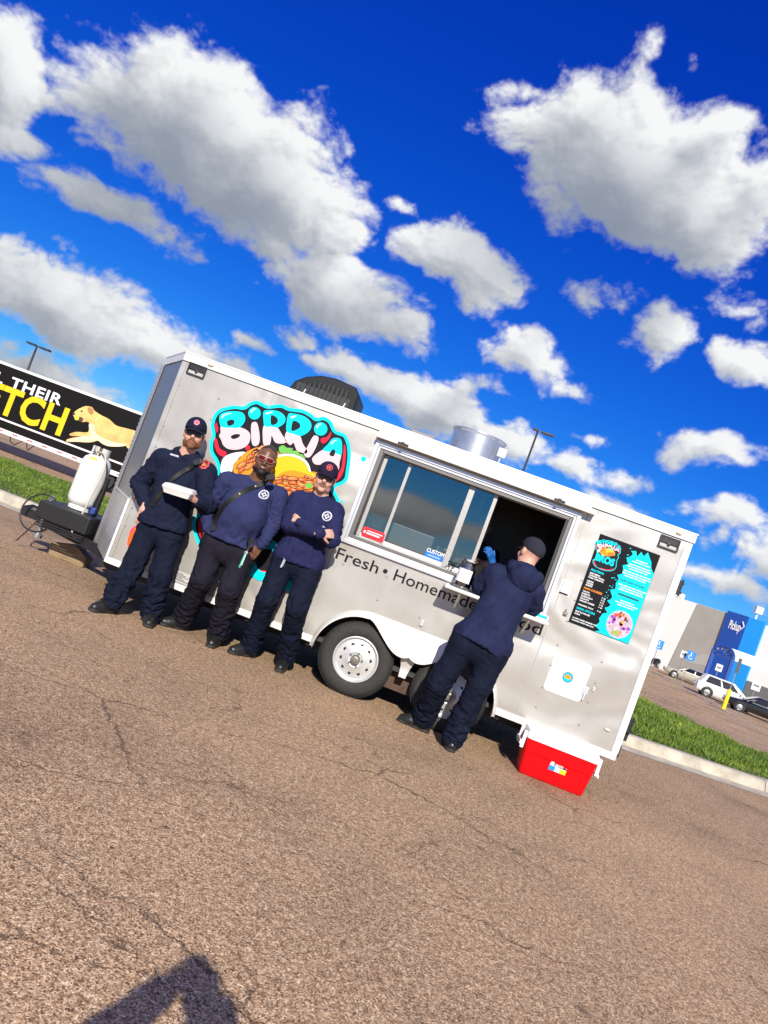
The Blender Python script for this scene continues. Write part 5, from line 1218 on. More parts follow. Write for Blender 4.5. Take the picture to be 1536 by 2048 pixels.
# ---- signs
def bollard():
    b = on_lot(*z7(985, 1168)); D = (b-CAM_POS).dot(_f)
    tp = CAM_POS+ray(*z7(1155, 742))*D; yl = CAM_POS+ray(*z7(1050, 1000))*D
    t = thing('bollard_sign', 'yellow bollard carrying a tall post with a sign seen from its edge', 'sign post', tuple(b))
    h = yl.z; hz = tp.z
    MB().lathe([(.13, b.z), (.13, h-.06), (.10, h), (0, h+.02)], (b.x, b.y, 0), 'Z', 16).build('bollard', mat('bollard_yellow', (.82, .62, .01), .45, noise=(3, .1)), t, auto=40)
    MB().tube([(b.x, b.y, h-.05), (b.x, b.y, hz)], .035, 8).build('post', mat('galv_post', (.42, .42, .41), .4, .6), t)
    s = MB().box(b.x-.10, b.x+.10, b.y-.04, b.y-.02, hz-.95, hz+.05); s.build('sign_plate', mat('sign_back', (.10, .10, .105), .5, .4), t)
bollard()
def parking_sign(px, py, D, label, w=.42, white=False):
    c = CAM_POS+ray(px, py)*D; g = gz(c.y)
    t = thing('parking_sign', label, 'parking sign', (c.x, c.y, g), 'parking signs by the store')
    MB().tube([(c.x, c.y+.05, g), (c.x, c.y+.05, c.z+w*.7)], .03, 6).build('post', MATS['galv_post'], t)
    pl_ = MB().box(c.x-w, c.x+w, c.y-.03, c.y, c.z-w*1.1, c.z+w*1.1).build('plate', mat('sign_blue', (.02, .22, .62), .5) if not white else M_WHITE, t)
    k = MB()
    if not white:
        k.lathe([(w*.16, c.y-.04), (w*.16, c.y-.032)], (c.x-w*.1, 0, c.z+w*.65), 'Y', 8); k.bar((c.x-w*.1, c.y-.035, c.z+w*.45), (c.x-w*.05, c.y-.035, c.z-w*.1), w*.18, .01); k.bar((c.x-w*.05, c.y-.035, c.z-w*.1), (c.x+w*.4, c.y-.035, c.z-w*.15), w*.18, .01)
        a = [(c.x+w*.45*math.cos(q)-.02, c.y-.035, c.z-w*.3+w*.45*math.sin(q)) for q in np.linspace(2.2, 6.0, 10)]; k.tube(a, w*.08, 5)
        k.build('wheelchair_symbol', M_WHITE, pl_, kind='stuff')
    else:
        k.box(c.x-w*.7, c.x+w*.7, c.y-.034, c.y-.031, c.z-.1, c.z+.1); k.build('print', mat('print_grey', (.2, .2, .22), .5), pl_)
parking_sign(*z7(428, 606), 62, 'blue accessible parking sign beside the trailer edge', .34)
parking_sign(*z7(706, 706), 60, 'blue accessible parking sign between the champagne sedan and the canopy', .34)
parking_sign(*z7(645, 694), 60.5, 'small white parking sign next to a blue accessible sign', .26, True)
parking_sign(*z7(950, 808), 66, 'small white parking sign under the canopy', .28, True)
parking_sign(*z7(1275, 965), 62, 'white sign above the white crossover roof', .36, True)

# ---- painted lines on the back lot
def lines():
    PT = mat('line_paint', (.62, .58, .52), .7, noise=(3, .3))
    def ln(a, b, w):
        p, q = on_lot(*a), on_lot(*b); d = (q-p).normalized(); s = Vector((-d.y, d.x, 0))*w/2; mb = MB(); n = 6; r = []
        for i in range(n+1):
            c = p.lerp(q, i/n); r.append([tuple(Vector((v.x, v.y, gz(v.y)+.02))) for v in (c-s, c+s)])
        mb.loft(r, cap=False, closed=False); o = mb.build('road_marking', PT, None); o['kind'] = 'structure'; return o
    ln(z7(380, 842), z7(1345, 1368), .14)
    for k in range(10):
        a = (470+58*k, 892+33*k); ln(z7(*a), z7(a[0]+215, a[1]+62), .12)
    for k in range(4): a = (1085+70*k, 1180+28*k); ln(z7(*a), z7(a[0]+230, a[1]+92), .14)
lines()
# ------------------------------------------------------------------ people: implicit bodies turned into meshes
from mathutils.bvhtree import BVHTree
def V3(*a): return np.array(a, float)
def npv(v): return np.array((v[0], v[1], v[2]), float)
class Implicit:
    def __init__(s): s.pr = []; s.cut = []
    def cap(s, a, b, r1, r2=None, k=.03, flat=None):
        a, b = npv(a), npv(b); r2 = r1 if r2 is None else r2; m = max(r1, r2)
        s.pr.append(('c', a, b, r1, r2, k, flat, np.minimum(a, b)-m-.04, np.maximum(a, b)+m+.04)); return s
    def ell(s, c, r, k=.03, M=None, sub=False):
        c, r = npv(c), npv(r); m = r.max(); s.pr.append(('s' if sub else 'e', c, r, M, k, c-m-.04, c+m+.04)); return s
    def plane(s, p, n, lo=None, hi=None): s.cut.append((npv(p), npv(n), lo, hi)); return s
    def mesh(s, h):
        lo = np.min([q[-2] for q in s.pr], 0); hi = np.max([q[-1] for q in s.pr], 0)
        n = np.ceil((hi-lo)/h).astype(int)+2; F = np.full(n, .08, np.float32)
        for q in s.pr:
            i0 = np.clip(np.floor((q[-2]-lo)/h).astype(int), 0, n-1); i1 = np.clip(np.ceil((q[-1]-lo)/h).astype(int)+1, 1, n)
            ax = [lo[j]+h*np.arange(i0[j], i1[j]) for j in range(3)]
            P = np.stack(np.meshgrid(*ax, indexing='ij'), -1)
            sl = tuple(slice(i0[j], i1[j]) for j in range(3)); f = F[sl]
            if q[0] == 'c':
                _, a, b, r1, r2, k, flat, _, _ = q
                d = P-a; ba = b-a
                if flat is not None:
                    nrm, sc = npv(flat[0]), flat[1]; nrm /= np.linalg.norm(nrm)
                    d = d+nrm*((d@nrm)[..., None]*(sc-1)); ba = ba+nrm*((ba@nrm)*(sc-1))
                t = np.clip((d@ba)/max(ba@ba, 1e-9), 0, 1)
                v = np.linalg.norm(d-t[..., None]*ba, axis=-1)-(r1+(r2-r1)*t)
            else:
                _, c, r, M, k, _, _ = q
                d = P-c
                if M is not None: d = d@M          # columns of M are the local axes
                k0 = np.linalg.norm(d/r, axis=-1); k1 = np.linalg.norm(d/(r*r), axis=-1)+1e-9
                v = k0*(k0-1)/k1
            v = v.astype(np.float32)
            if q[0] == 's':
                hh = np.clip(.5-.5*(f+v)/k, 0, 1); F[sl] = f*(1-hh)-v*hh+k*hh*(1-hh)
            else:
                hh = np.clip(.5+.5*(f-v)/k, 0, 1); F[sl] = f*(1-hh)+v*hh-k*hh*(1-hh)
        if s.cut:
            P = np.stack(np.meshgrid(*[lo[j]+h*np.arange(n[j]) for j in range(3)], indexing='ij'), -1)
            for p, nn, l, u in s.cut:
                d = ((P-p)@nn).astype(np.float32)
                if l is not None: d = np.where(np.all((P >= l) & (P <= u), -1), d, -1)
                F = np.maximum(F, d)
        return nets(F, lo, h)
def nets(F, lo, h):
    ins = F < 0; c = ins[:-1, :-1, :-1].astype(np.int8)
    for dx, dy, dz in ((1,0,0),(0,1,0),(0,0,1),(1,1,0),(1,0,1),(0,1,1),(1,1,1)):
        c = c + ins[dx:F.shape[0]-1+dx, dy:F.shape[1]-1+dy, dz:F.shape[2]-1+dz]
    act = (c > 0) & (c < 8); ids = np.full(act.shape, -1, np.int64); I = np.argwhere(act); ids[act] = np.arange(len(I))
    acc = np.zeros((len(I), 3)); cnt = np.zeros(len(I))
    cor = [(a, b, d) for a in (0, 1) for b in (0, 1) for d in (0, 1)]
    val = {q: F[I[:, 0]+q[0], I[:, 1]+q[1], I[:, 2]+q[2]] for q in cor}
    for q in cor:
        for ax in range(3):
            if q[ax]: continue
            r = list(q); r[ax] = 1; r = tuple(r); a, b = val[q], val[r]; m = (a < 0) != (b < 0)
            t = np.where(m, a/(a-b+1e-20), 0); pos = np.tile(np.array(q, float), (len(I), 1)); pos[:, ax] = t
            acc += pos*m[:, None]; cnt += m
    V = lo+h*(I+acc/np.maximum(cnt, 1)[:, None]); Q = []
    for ax in range(3):
        o = [1, 1, 1]; o[ax] = 0
        sl0 = tuple(slice(o[j], F.shape[j]-1) for j in range(3)); sh = tuple(slice(o[j]+(j == ax), F.shape[j]-1+(j == ax)) for j in range(3))
        a, b = ins[sl0], ins[sh]; E = np.argwhere(a != b)+np.array(o); fl = a[a != b]
        u, v = (ax+1) % 3, (ax+2) % 3; du = np.zeros(3, int); dv = np.zeros(3, int); du[u] = 1; dv[v] = 1
        g = lambda e: ids[e[:, 0], e[:, 1], e[:, 2]]
        q = np.stack([g(E-du-dv), g(E-dv), g(E), g(E-du)], 1); q[~fl] = q[~fl][:, ::-1]; Q.append(q)
    Q = np.concatenate(Q); Q = Q[(Q >= 0).all(1)]
    return V, Q
def normals(Vx, Q):
    n = np.cross(Vx[Q[:, 2]]-Vx[Q[:, 0]], Vx[Q[:, 3]]-Vx[Q[:, 1]]); N = np.zeros_like(Vx)
    for k in range(4): np.add.at(N, Q[:, k], n)
    return N/(np.linalg.norm(N, axis=1)[:, None]+1e-12)
def relax(Vx, Q, it=1, lam=.5):
    for _ in range(it):
        S = np.zeros_like(Vx); C = np.zeros(len(Vx))
        for k in range(4):
            np.add.at(S, Q[:, k], Vx[Q[:, (k+1) % 4]]); np.add.at(C, Q[:, k], 1)
            np.add.at(S, Q[:, k], Vx[Q[:, k-1]]); np.add.at(C, Q[:, k], 1)
        Vx = Vx*(1-lam)+lam*S/np.maximum(C, 1)[:, None]
    return Vx
def qmesh(name, Vx, Q, m, parent, smooth=True, label=None):
    me = bpy.data.meshes.new(name); me.vertices.add(len(Vx)); me.vertices.foreach_set('co', np.ascontiguousarray(Vx, dtype=np.float32).ravel())
    me.loops.add(len(Q)*4); me.loops.foreach_set('vertex_index', Q.astype(np.int32).ravel()); me.polygons.add(len(Q)); me.polygons.foreach_set('loop_start', np.arange(len(Q), dtype=np.int32)*4)
    me.update(calc_edges=True); me.validate()
    return link(name, me, m, parent, smooth=smooth, label=label)
def folds(Vx, Q, spec, seed=0):
    """spec: (centre, radius, axis, wavelength, amplitude): soft cloth folds running across an axis"""
    N = normals(Vx, Q); D = np.zeros(len(Vx))
    for i, (c, rad, ax, wl, amp) in enumerate(spec):
        c = npv(c); ax = npv(ax); ax /= np.linalg.norm(ax)
        d = Vx-c; w = np.exp(-(np.linalg.norm(d, axis=1)/rad)**2)
        t = d@ax; perp = d-t[:, None]*ax
        q = np.stack([t/wl+perp[:, 0]*5, perp[:, 0]*4/wl*.25+perp[:, 1]*6, perp[:, 2]*4+perp[:, 1]*4], 1)+seed*3.7+i*11.3
        n = perlin(q[:, 0], q[:, 1], q[:, 2]); n = 1-np.abs(n)*2.2
        D += w*amp*n
    b = perlin(Vx[:, 0]*9+seed, Vx[:, 1]*9, Vx[:, 2]*6)*.0035+perlin(Vx[:, 0]*22, Vx[:, 1]*22+seed, Vx[:, 2]*15)*.0018
    return Vx+N*(D+b)[:, None]
def cloth_mat(name, color, rough=.85, sheen=0.0, var=.2):
    if name in MATS: return MATS[name]
    m = mat(name, color, rough, 0, .06, noise=(7, var), bump=(240, .0012), sheen=sheen); return m
def skin_mat(name, color, rough=.48):
    m = mat(name, color, rough, 0, .4, noise=(16, .12), bump=(180, .0006)); b = m.node_tree.nodes['Principled BSDF']
    b.inputs['Subsurface Weight'].default_value = .12; b.inputs['Subsurface Scale'].default_value = .012; b.inputs['Subsurface Radius'].default_value = (1, .35, .2)
    return m
class Proj:
    """drops points along +Y (or another direction) on a mesh"""
    def __init__(s, Vx, Q, d=(0, 1, 0)): s.t = BVHTree.FromPolygons([tuple(v) for v in Vx], [tuple(q) for q in Q]); s.d = Vector(d)
    def __call__(s, p, off=.006):
        p = Vector(p); h = s.t.ray_cast(p-s.d*2.0, s.d)
        if h[0] is None: return tuple(p)
        return tuple(h[0]-s.d*off)
def frame_from(up, fwd):
    up = npv(up); up /= np.linalg.norm(up); f = npv(fwd); f = f-up*(f@up); f /= np.linalg.norm(f)
    return np.stack([np.cross(f, up), f, up], 1)      # columns: person's right (x), forward (y), up (z)
def head_prims(I, c, M, s=1.0, fat=1.0):
    L = lambda x, y, z: c+M@(V3(x, y, z)*s)
    I.ell(L(0, -.014, .034), V3(.074, .096, .088)*s, .02, M)
    I.ell(L(0, .018, -.042), V3(.060*fat, .070, .074)*s, .03, M)
    I.ell(L(0, .062, -.098), V3(.026*fat, .022, .020)*s, .02, M)
    for x in (-1, 1):
        I.ell(L(x*.037, .050, -.028), V3(.030*fat, .030, .030)*s, .02, M)
        I.ell(L(x*.047*fat, .012, -.078), V3(.020*fat, .03, .022)*s, .025, M)
        I.ell(L(x*.078, -.008, -.006), V3(.010, .021, .033)*s, .008, M)
    I.cap(L(-.034, .074, .022), L(.034, .074, .022), .013*s, .013*s, .015)
    I.cap(L(0, .080, .010), L(0, .101, -.026), .0085*s, .0135*s, .012)
    for x in (-1, 1): I.ell(L(x*.013, .092, -.032), V3(.008, .010, .007)*s, .008, M)
    I.ell(L(0, .084, -.060), V3(.024, .010, .011)*s, .012, M)
    I.ell(L(0, .090, -.068), V3(.018, .006, .005)*s, .006, M)
    for x in (-1, 1): I.ell(L(x*.031, .092, .004), V3(.017, .014, .010)*s, .012, M, sub=True)
def hand(I, wrist, d, nrm, side, curl=.3, s=1.0, spread=.10, thumb=.9, fing=(1, 1, 1, 1)):
    """five fingers; d points from the wrist to the fingers, nrm out of the back of the hand, side=+1 if the thumb lies along cross(d, nrm)"""
    w = npv(wrist); d = npv(d); d /= np.linalg.norm(d); nrm = npv(nrm); nrm = nrm-d*(nrm@d); nrm /= np.linalg.norm(nrm); t = np.cross(d, nrm)*side
    I.cap(w-d*.03*s, w+d*.02*s, .026*s, .027*s, .02)
    pc = w+d*.055*s
    for k in (-1.5, -.5, .5, 1.5): I.cap(w+d*.015*s+t*k*.012*s, w+d*.088*s+t*k*.0195*s, .0145*s, .0125*s, .014)
    for k, ln, on in zip((1.5, .5, -.5, -1.5), (.070, .080, .074, .058), fing):
        if not on: continue
        b = w+d*.090*s+t*k*.0195*s; dd = d*math.cos(curl*.6)-nrm*math.sin(curl*.6)+t*k*spread*.35; dd /= np.linalg.norm(dd)
        m1 = b+dd*ln*.48*s; d2 = d*math.cos(curl*1.7)-nrm*math.sin(curl*1.7)+t*k*spread*.3; d2 /= np.linalg.norm(d2)
        m2 = m1+d2*ln*.30*s; d3 = d*math.cos(curl*2.5)-nrm*math.sin(curl*2.5); m3 = m2+d3*ln*.24*s
        I.cap(b, m1, .0098*s, .0090*s, .006); I.cap(m1, m2, .0090*s, .0084*s, .004); I.cap(m2, m3, .0084*s, .0072*s, .004)
    b = w+d*.028*s+t*.024*s; dd = d*math.cos(thumb)+t*math.sin(thumb)-nrm*.25; dd /= np.linalg.norm(dd)
    m1 = b+dd*.042*s; d2 = d*math.cos(thumb*.75)+t*math.sin(thumb*.75)-nrm*.3; d2 /= np.linalg.norm(d2); m2 = m1+d2*.034*s
    I.cap(w+d*.01*s+t*.012*s, b, .017*s, .016*s, .012); I.cap(b, m1, .0145*s, .0112*s, .010); I.cap(m1, m2, .0112*s, .0085*s, .004)

def person(spec):
    """spec holds joints in world space, cloth and face options; every part is a mesh under one Empty"""
    J = {k: npv(v) for k, v in spec['J'].items()}
    g = spec.get('girth', 1.0); sk = spec['skin']; base = (J['an_a']+J['an_b'])/2
    t = thing('person', spec['label'], 'person', (base[0], base[1], 0), spec.get('group'))
    up = npv(spec.get('head_up', (0, 0, 1))); M = frame_from(up, spec.get('face', (0, -1, 0))); hs = spec.get('head_scale', 1.0); hc = J['head']
    fwd = npv(spec.get('front', (0, -1, 0))); fwd /= np.linalg.norm(fwd)
    # --- body: one skin surface from crown to ankles
    I = Implicit(); head_prims(I, hc, M, hs, spec.get('fat', 1.0))
    I.cap(hc+M@V3(0, -.022, -.055)*hs, J['neck'], .056*hs*spec.get('fat', 1.0), .062*hs*spec.get('fat', 1.0), .03)
    ch = J['chest']; pv = J['pelvis']; fl = (fwd, 1.35)
    I.cap(pv, ch, .12*g, .13*g, .04, fl); I.cap(ch, J['neck'], .10, .05, .04, fl)
    for q in 'ab':
        I.cap(J['sh_'+q], J['el_'+q], .05, .04, .03); I.cap(J['el_'+q], J['wr_'+q], .040, .027, .02); I.cap(J['neck'], J['sh_'+q], .05, .055, .03)
        I.cap(pv, J['hip_'+q], .11, .095, .03); I.cap(J['hip_'+q], J['kn_'+q], .085, .055, .03); I.cap(J['kn_'+q], J['an_'+q], .052, .036, .02)
    for hnd in spec.get('hands', []): hand(I, **hnd)
    Vx, Q = I.mesh(.0062); Vx = relax(Vx, Q, 1, .4); body = qmesh('body', Vx, Q, sk, t)
    # --- shirt
    S = Implicit(); sh = spec['shirt']; sw = sh.get('loose', 0.0)
    S.cap(J['waist'], ch, .150*g+sw, .158*g+sw, .05, (fwd, 1.30/ sh.get('depth', 1.0)))
    hx = (J['hem']-J['waist'])/np.linalg.norm(J['hem']-J['waist'])
    S.cap(J['hem']+hx*.10, J['waist'], .164*g+sw+.008, .152*g+sw, .05, (fwd, 1.22/sh.get('depth', 1.0)))
    hup = (J['waist']-pv)*.18
    S.cap(J['hip_a']+hup*1.3, J['hip_b']+hup*1.3, .098*g+sw, .098*g+sw, .06, (fwd, 1.0))
    S.cap(ch, J['neck']-npv((0, 0, .035)), .135+sw, .075, .05, (fwd, 1.35))
    if 'belly' in J: S.ell(J['belly'], spec['belly_r'], .07)
    for q in 'ab':
        S.cap(J['neck']-npv((0, 0, .02)), J['sh_'+q], .062, .070+sw*.5, .045)
        S.cap(J['sh_'+q], J['el_'+q], .073+sw*.6, .061+sw*.7, .035)
    for q in 'ab':
        S.cap(J['el_'+q], J['wr_'+q], .059+sw*.7, .041+sw*.3, sh.get('fk', .016))
    if sh.get('hood'):
        up_n = J['neck']+npv((0, 0, .0))
        for k in range(12):
            a0 = 2*math.pi*k/12; a1 = 2*math.pi*(k+1)/12
            f_ = lambda a: J['neck']+np.cross(fwd, (0, 0, 1))*math.cos(a)*.090+fwd*(math.sin(a)*.082-.014)+npv((0, 0, .030-.034*math.sin(a)))
            if sh['hood'] == 'collar' and 2 <= k <= 3: continue
            S.cap(f_(a0), f_(a1), .031, .031, .02)

    else:
        f_ = lambda a: J['neck']+np.cross(fwd, (0, 0, 1))*math.cos(a)*.072+fwd*(math.sin(a)*.066-.004)+npv((0, 0, -.004-.026*math.sin(a)))
        for k in range(14): S.cap(f_(2*math.pi*k/14), f_(2*math.pi*(k+1)/14), .0125, .0125, .006)
    hemn = J['hem']-J['waist']; hemn = hemn/np.linalg.norm(hemn)
    S.plane(J['hem']+hemn*.045, hemn, *spec.get('hembox', (None, None)))
    Vx, Q = S.mesh(.0085); Vx = relax(Vx, Q, 1, .5)
    fs = []
    for q in 'ab':
        ax = J['wr_'+q]-J['el_'+q]; ax2 = J['el_'+q]-J['sh_'+q]
        fs += [(J['el_'+q], .10, ax2, .034, .016), (J['wr_'+q]-ax*.15, .09, ax, .026, .012), ((J['sh_'+q]+J['el_'+q])/2, .13, ax2+npv((.10, 0, 0)), .060, .012), (J['sh_'+q]-npv((0, 0, .08)), .13, (1, 0, .8 if q == 'a' else -.8), .055, .014)]
    fs += [(J['hem'], .18, hemn, .045, .016), (J['waist'], .24, hemn+npv((.35, 0, 0)), .085, .014), (ch, .2, (.6, 0, 1), .09, .009)]
    Vx = folds(Vx, Q, fs, spec.get('seed', 1)); shirt = qmesh('shirt', Vx, Q, sh['mat'], t); PS = Proj(Vx, Q, -fwd)
    if sh.get('hood') == 'down':
        Hd = Implicit(); c = J['hood']; Mh = frame_from((.10, -.35, 1), -fwd)
        Hd.ell(c, (.135, .085, .125), .03, Mh); Hd.cap(c+npv((-.10, .03, .07)), c+npv((.10, .03, .05)), .052, .052, .03); Hd.cap(c+npv((-.11, .10, .08)), c+npv((-.10, .03, .06)), .05, .05, .03); Hd.cap(c+npv((.12, .10, .06)), c+npv((.10, .03, .04)), .05, .05, .03)
        Hd.ell(c+npv((.0, .035, .125)), (.095, .075, .075), .02, Mh, sub=True)
        hv, hq = Hd.mesh(.008); hv = folds(relax(hv, hq, 1), hq, [(c, .14, (1, 0, .5), .05, .014)], 3); qmesh('hood', hv, hq, sh['mat'], t)
    # --- trousers
    P = Implicit(); tr = spec['trousers']; b = tr.get('bag', 0.0)
    P.cap(J['hip_a'], J['hip_b'], .102*g+b*.6, .102*g+b*.6, .04, (fwd, 1.0)); P.cap(pv, pv+(J['waist']-pv)*.45, .145*g, .140*g, .05, (fwd, 1.30/sh.get('depth', 1.0)))
    for q in 'ab':
        k_, a_ = J['kn_'+q], J['an_'+q]
        P.cap(J['hip_'+q]-npv((0, 0, .05)), k_, .100*g**.5+b*.7, .080+b, .03); P.cap(k_, a_+(k_-a_)*.18, .080+b, .070+b, .02); P.cap(a_+(k_-a_)*.18, a_-npv((0, 0, .028)), .070+b, .072+b, .02)
        cx, cy = tuple(((J['hip_'+q]+k_)/2)[:2]); side = -1 if q == 'a' else 1
        P.ell(k_+(J['hip_'+q]-k_)*.22+np.cross((0, 0, 1), fwd)*side*-.066, (.03, .07, .09), .02)      # cargo pocket
        P.plane(a_-npv((0, 0, .058)), (0, 0, -1), a_-npv((.25, .25, .3)), a_+npv((.25, .25, 0)))
    Vx, Q = P.mesh(.0085); Vx = relax(Vx, Q, 1, .5); fs = []
    for i, q in enumerate('ab'):
        sh_ = J['an_'+q]-J['kn_'+q]; th = J['kn_'+q]-J['hip_'+q]
        fs += [(J['an_'+q]+npv((0, 0, .10)), .16, sh_+npv((.08*(-1)**i, 0, 0)), .045, .030), (J['kn_'+q], .12, sh_+npv((.1, 0, 0)), .048, .018), (J['kn_'+q]+sh_*.5, .18, sh_+npv((.25*(-1)**i, 0, 0)), .075, .018), (J['hip_'+q]+th*.2, .13, th+npv((.4*(-1)**i, 0, 0)), .05, .012), (J['hip_'+q]+th*.6, .15, th, .09, .006)]
    Vx = folds(Vx, Q, fs, spec.get('seed', 1)+5); tro = qmesh('trousers', Vx, Q, tr['mat'], t); PT = Proj(Vx, Q, -fwd)
    # --- boots
    for q in 'ab':
        a_ = J['an_'+q]; toe = npv((J['toe_'+q][0], J['toe_'+q][1], 0)); hd = toe-npv((a_[0], a_[1], 0)); ln = .185; hd /= np.linalg.norm(hd)
        B = Implicit(); g0 = npv((a_[0], a_[1], 0))
        B.cap(a_, g0+npv((0, 0, .055)), .052, .050, .03); B.cap(g0-hd*.045+npv((0, 0, .045)), g0+hd*.12+npv((0, 0, .036)), .046, .047, .03); B.cap(g0+hd*.10+npv((0, 0, .038)), g0+hd*.165+npv((0, 0, .034)), .048, .040, .03)
        B.cap(g0+npv((0, 0, .07)), g0+hd*.09+npv((0, 0, .055)), .048, .044, .03)
        B.plane((0, 0, .016), (0, 0, -1))
        bv, bq = B.mesh(.007); bo = qmesh('boot', relax(bv, bq, 1), bq, spec.get('boot_mat') or mat('black_boot_leather', (.016, .016, .015), .36, noise=(30, .4), bump=(55, .003)), t)
        so = Implicit(); so.cap(g0-hd*.048+npv((0, 0, .014)), g0+hd*.03+npv((0, 0, .014)), .046, .042, .02); so.cap(g0+hd*.03+npv((0, 0, .014)), g0+hd*.165+npv((0, 0, .014)), .042, .048, .02)
        so.plane((0, 0, .0255), (0, 0, 1)); so.plane((0, 0, .0015), (0, 0, -1)); bv, bq = so.mesh(.007); qmesh('sole', bv, bq, mat('boot_sole', (.03, .027, .024), .7), bo)
        lc = MB(); sx = np.cross(hd, (0, 0, 1))
        pb = Proj(bv, bq, (0, 0, -1))
        for k in range(4):
            c0 = g0+hd*(.035+.022*k)+npv((0, 0, .115-.011*k)); lc.tube([c0-sx*.022+npv((0, 0, -.006)), c0, c0+sx*.022+hd*.006+npv((0, 0, -.006))], .0035, 5)
        lc.build('laces', mat('lace_black', (.03, .03, .028), .8), bo, smooth=True)
    return t, dict(J=J, M=M, hc=hc, hs=hs, PS=PS, PT=PT, shirt=shirt, body=body, trousers=tro, fwd=fwd)

def cap_hat(t, H, m, emblem=None, tilt=0.0, back=False):
    hc, M, s = H['hc'], H['M'], H['hs']; L = lambda x, y, z: hc+M@(V3(x, y, z)*s)
    I = Implicit(); I.ell(L(0, -.012, .036), V3(.086, .110, .098)*s, .02, M); I.ell(L(0, .02, .075), V3(.070, .075, .062)*s, .03, M)
    up = M[:, 2]; f = M[:, 1]; cutn = -(up*math.cos(tilt)-f*math.sin(tilt)); I.plane(L(0, .0, .030), cutn)
    if back: I.ell(L(0, -.118, .045), V3(.034, .03, .026)*s, .006, M, sub=True)
    Vx, Q = I.mesh(.0062); c = qmesh('cap', relax(Vx, Q, 2), Q, m, t)
    mb = MB(); rings = []
    for lay, dz in ((0, 0), (1, -.004)):
        pass
    n = 13; top = []; bot = []
    for j in range(5):
        row = []; rowb = []
        for i in range(n):
            a = R_(-72+144*i/(n-1)); rx, ry = .083, .104; ext = j/4*.068*math.cos(a*.98)**.7 if math.cos(a*.98) > 0 else 0
            x = math.sin(a)*rx*(1-.05*j/4); y = -.012+math.cos(a)*ry+ext; z = .036+.010*math.cos(a)-.020*(math.sin(a)**2)-.022*j/4*(.6+.4*math.cos(a))
            row.append(tuple(L(x, y, z))); rowb.append(tuple(L(x, y, z-.005)))
        top.append(row); bot.append(rowb)
    mb.loft(top, cap=False, closed=False); mb.loft(bot[::-1], cap=False, closed=False); mb.loft([top[-1], bot[-1]], cap=False, closed=False)
    mb.build('brim', m, c, smooth=True)
    MB().lathe([(.009, 0), (.007, .004), (0, .005)], (0, 0, 0), 'Z', 8, Matrix([list(M[i]*s) for i in range(3)])).build('button', m, c).location = tuple(L(0, -.012, .133))
    if emblem:
        r, cols = emblem; P = Proj(Vx, Q, -f)
        for k, (rr, cc) in enumerate(cols):
            pts = [P(L(rr*(1+.12*math.cos(8*a))*math.cos(a), .1, .088+rr*(1+.12*math.cos(8*a))*math.sin(a)), .003+.0015*k) for a in np.linspace(0, 2*math.pi, 24, endpoint=False)]
            MB().add(pts+[P(L(0, .1, .088), .004+.0015*k)], [(i, (i+1) % 24, 24) for i in range(24)]).build('cap_emblem', cc, c)
    return c
def glasses(t, H, lens, frm, wrap=False, h=.019):
    hc, M, s = H['hc'], H['M'], H['hs']; L = lambda x, y, z: hc+M@(V3(x, y, z)*s)
    fr = MB(); ls = []
    for sx in (-1, 1):
        n = 14; ring = []
        for i in range(n):
            a = 2*math.pi*i/n; ex = .55
            ca, sa = math.cos(a), math.sin(a); x = .033+.0265*math.copysign(abs(ca)**ex, ca); z = .006+h*math.copysign(abs(sa)**ex, sa)+(.004 if wrap else 0)
            y = .106-.0105*((x-.01)/.04)**2-(.012*((x)/.06)**2 if wrap else 0); ring.append((sx*x, y, z))
        c = (sx*.033, .108-.005, .006)
        ls.append(MB().add([tuple(L(*p)) for p in ring]+[tuple(L(*c))], [(i, (i+1) % n, n) for i in range(n)]))
        fr.tube([L(*p) for p in ring+[ring[0]]], (.0012 if wrap else .0026)*s, 6, False)
        fr.tube([L(sx*.058, .096, .012), L(sx*.074, .06, .013), L(sx*.082, .0, .008), L(sx*.080, -.02, -.006)], .003*s, 6)
    fr.tube([L(-.008, .107, .012), L(0, .110, .014), L(.008, .107, .012)], .003*s, 6)
    if wrap: fr.tube([L(-.06, .094, .026), L(-.03, .106, .0285), L(0, .110, .027), L(.03, .106, .0285), L(.06, .094, .026)], .0030*s, 6)
    f = fr.build('glasses', frm, t, smooth=True)
    for l in ls: l.build('lens', lens, f, smooth=True)
def facial_hair(t, H, m, style):
    hc, M, s = H['hc'], H['M'], H['hs']; L = lambda x, y, z: hc+M@(V3(x, y, z)*s); I = Implicit()
    if style in ('beard', 'chin'):
        f = H.get('fat', 1.0)
        e = .0055 if style == 'beard' else .004
        I.ell(L(0, .020, -.045), V3(.060*f+e, .070+e, .074+e)*s, .02, M); I.ell(L(0, .064, -.098), V3(.029*f, .026, .026)*s, .02, M)
        for x in (-1, 1): I.ell(L(x*.047*f, .012, -.078), V3(.020*f+e, .03+e, .022+e)*s, .02, M)
        I.ell(L(0, .10, -.062), V3(.019, .03, .0075)*s, .004, M, sub=True)      # mouth stays free
        for x in (-1, 1): I.ell(L(x*.046, .075, -.022), V3(.036, .06, .040)*s, .006, M, sub=True)      # cheeks
        I.ell(L(0, .10, -.02), V3(.028, .05, .022)*s, .004, M, sub=True)
        I.plane(L(0, -.004, 0), -M[:, 1]); I.plane(L(0, 0, -.030 if style == 'beard' else -.074), M[:, 2])
    if style in ('moustache', 'beard'):
        for x in (-1, 1): I.cap(L(x*.003, .099, -.047), L(x*.027, .086, -.057), .0078*s, .0050*s, .006)
    Vx, Q = I.mesh(.004); Vx = Vx+normals(Vx, Q)*(perlin(Vx[:, 0]*160, Vx[:, 1]*160, Vx[:, 2]*90)*.0022)[:, None]
    qmesh('facial_hair', Vx, Q, m, t)
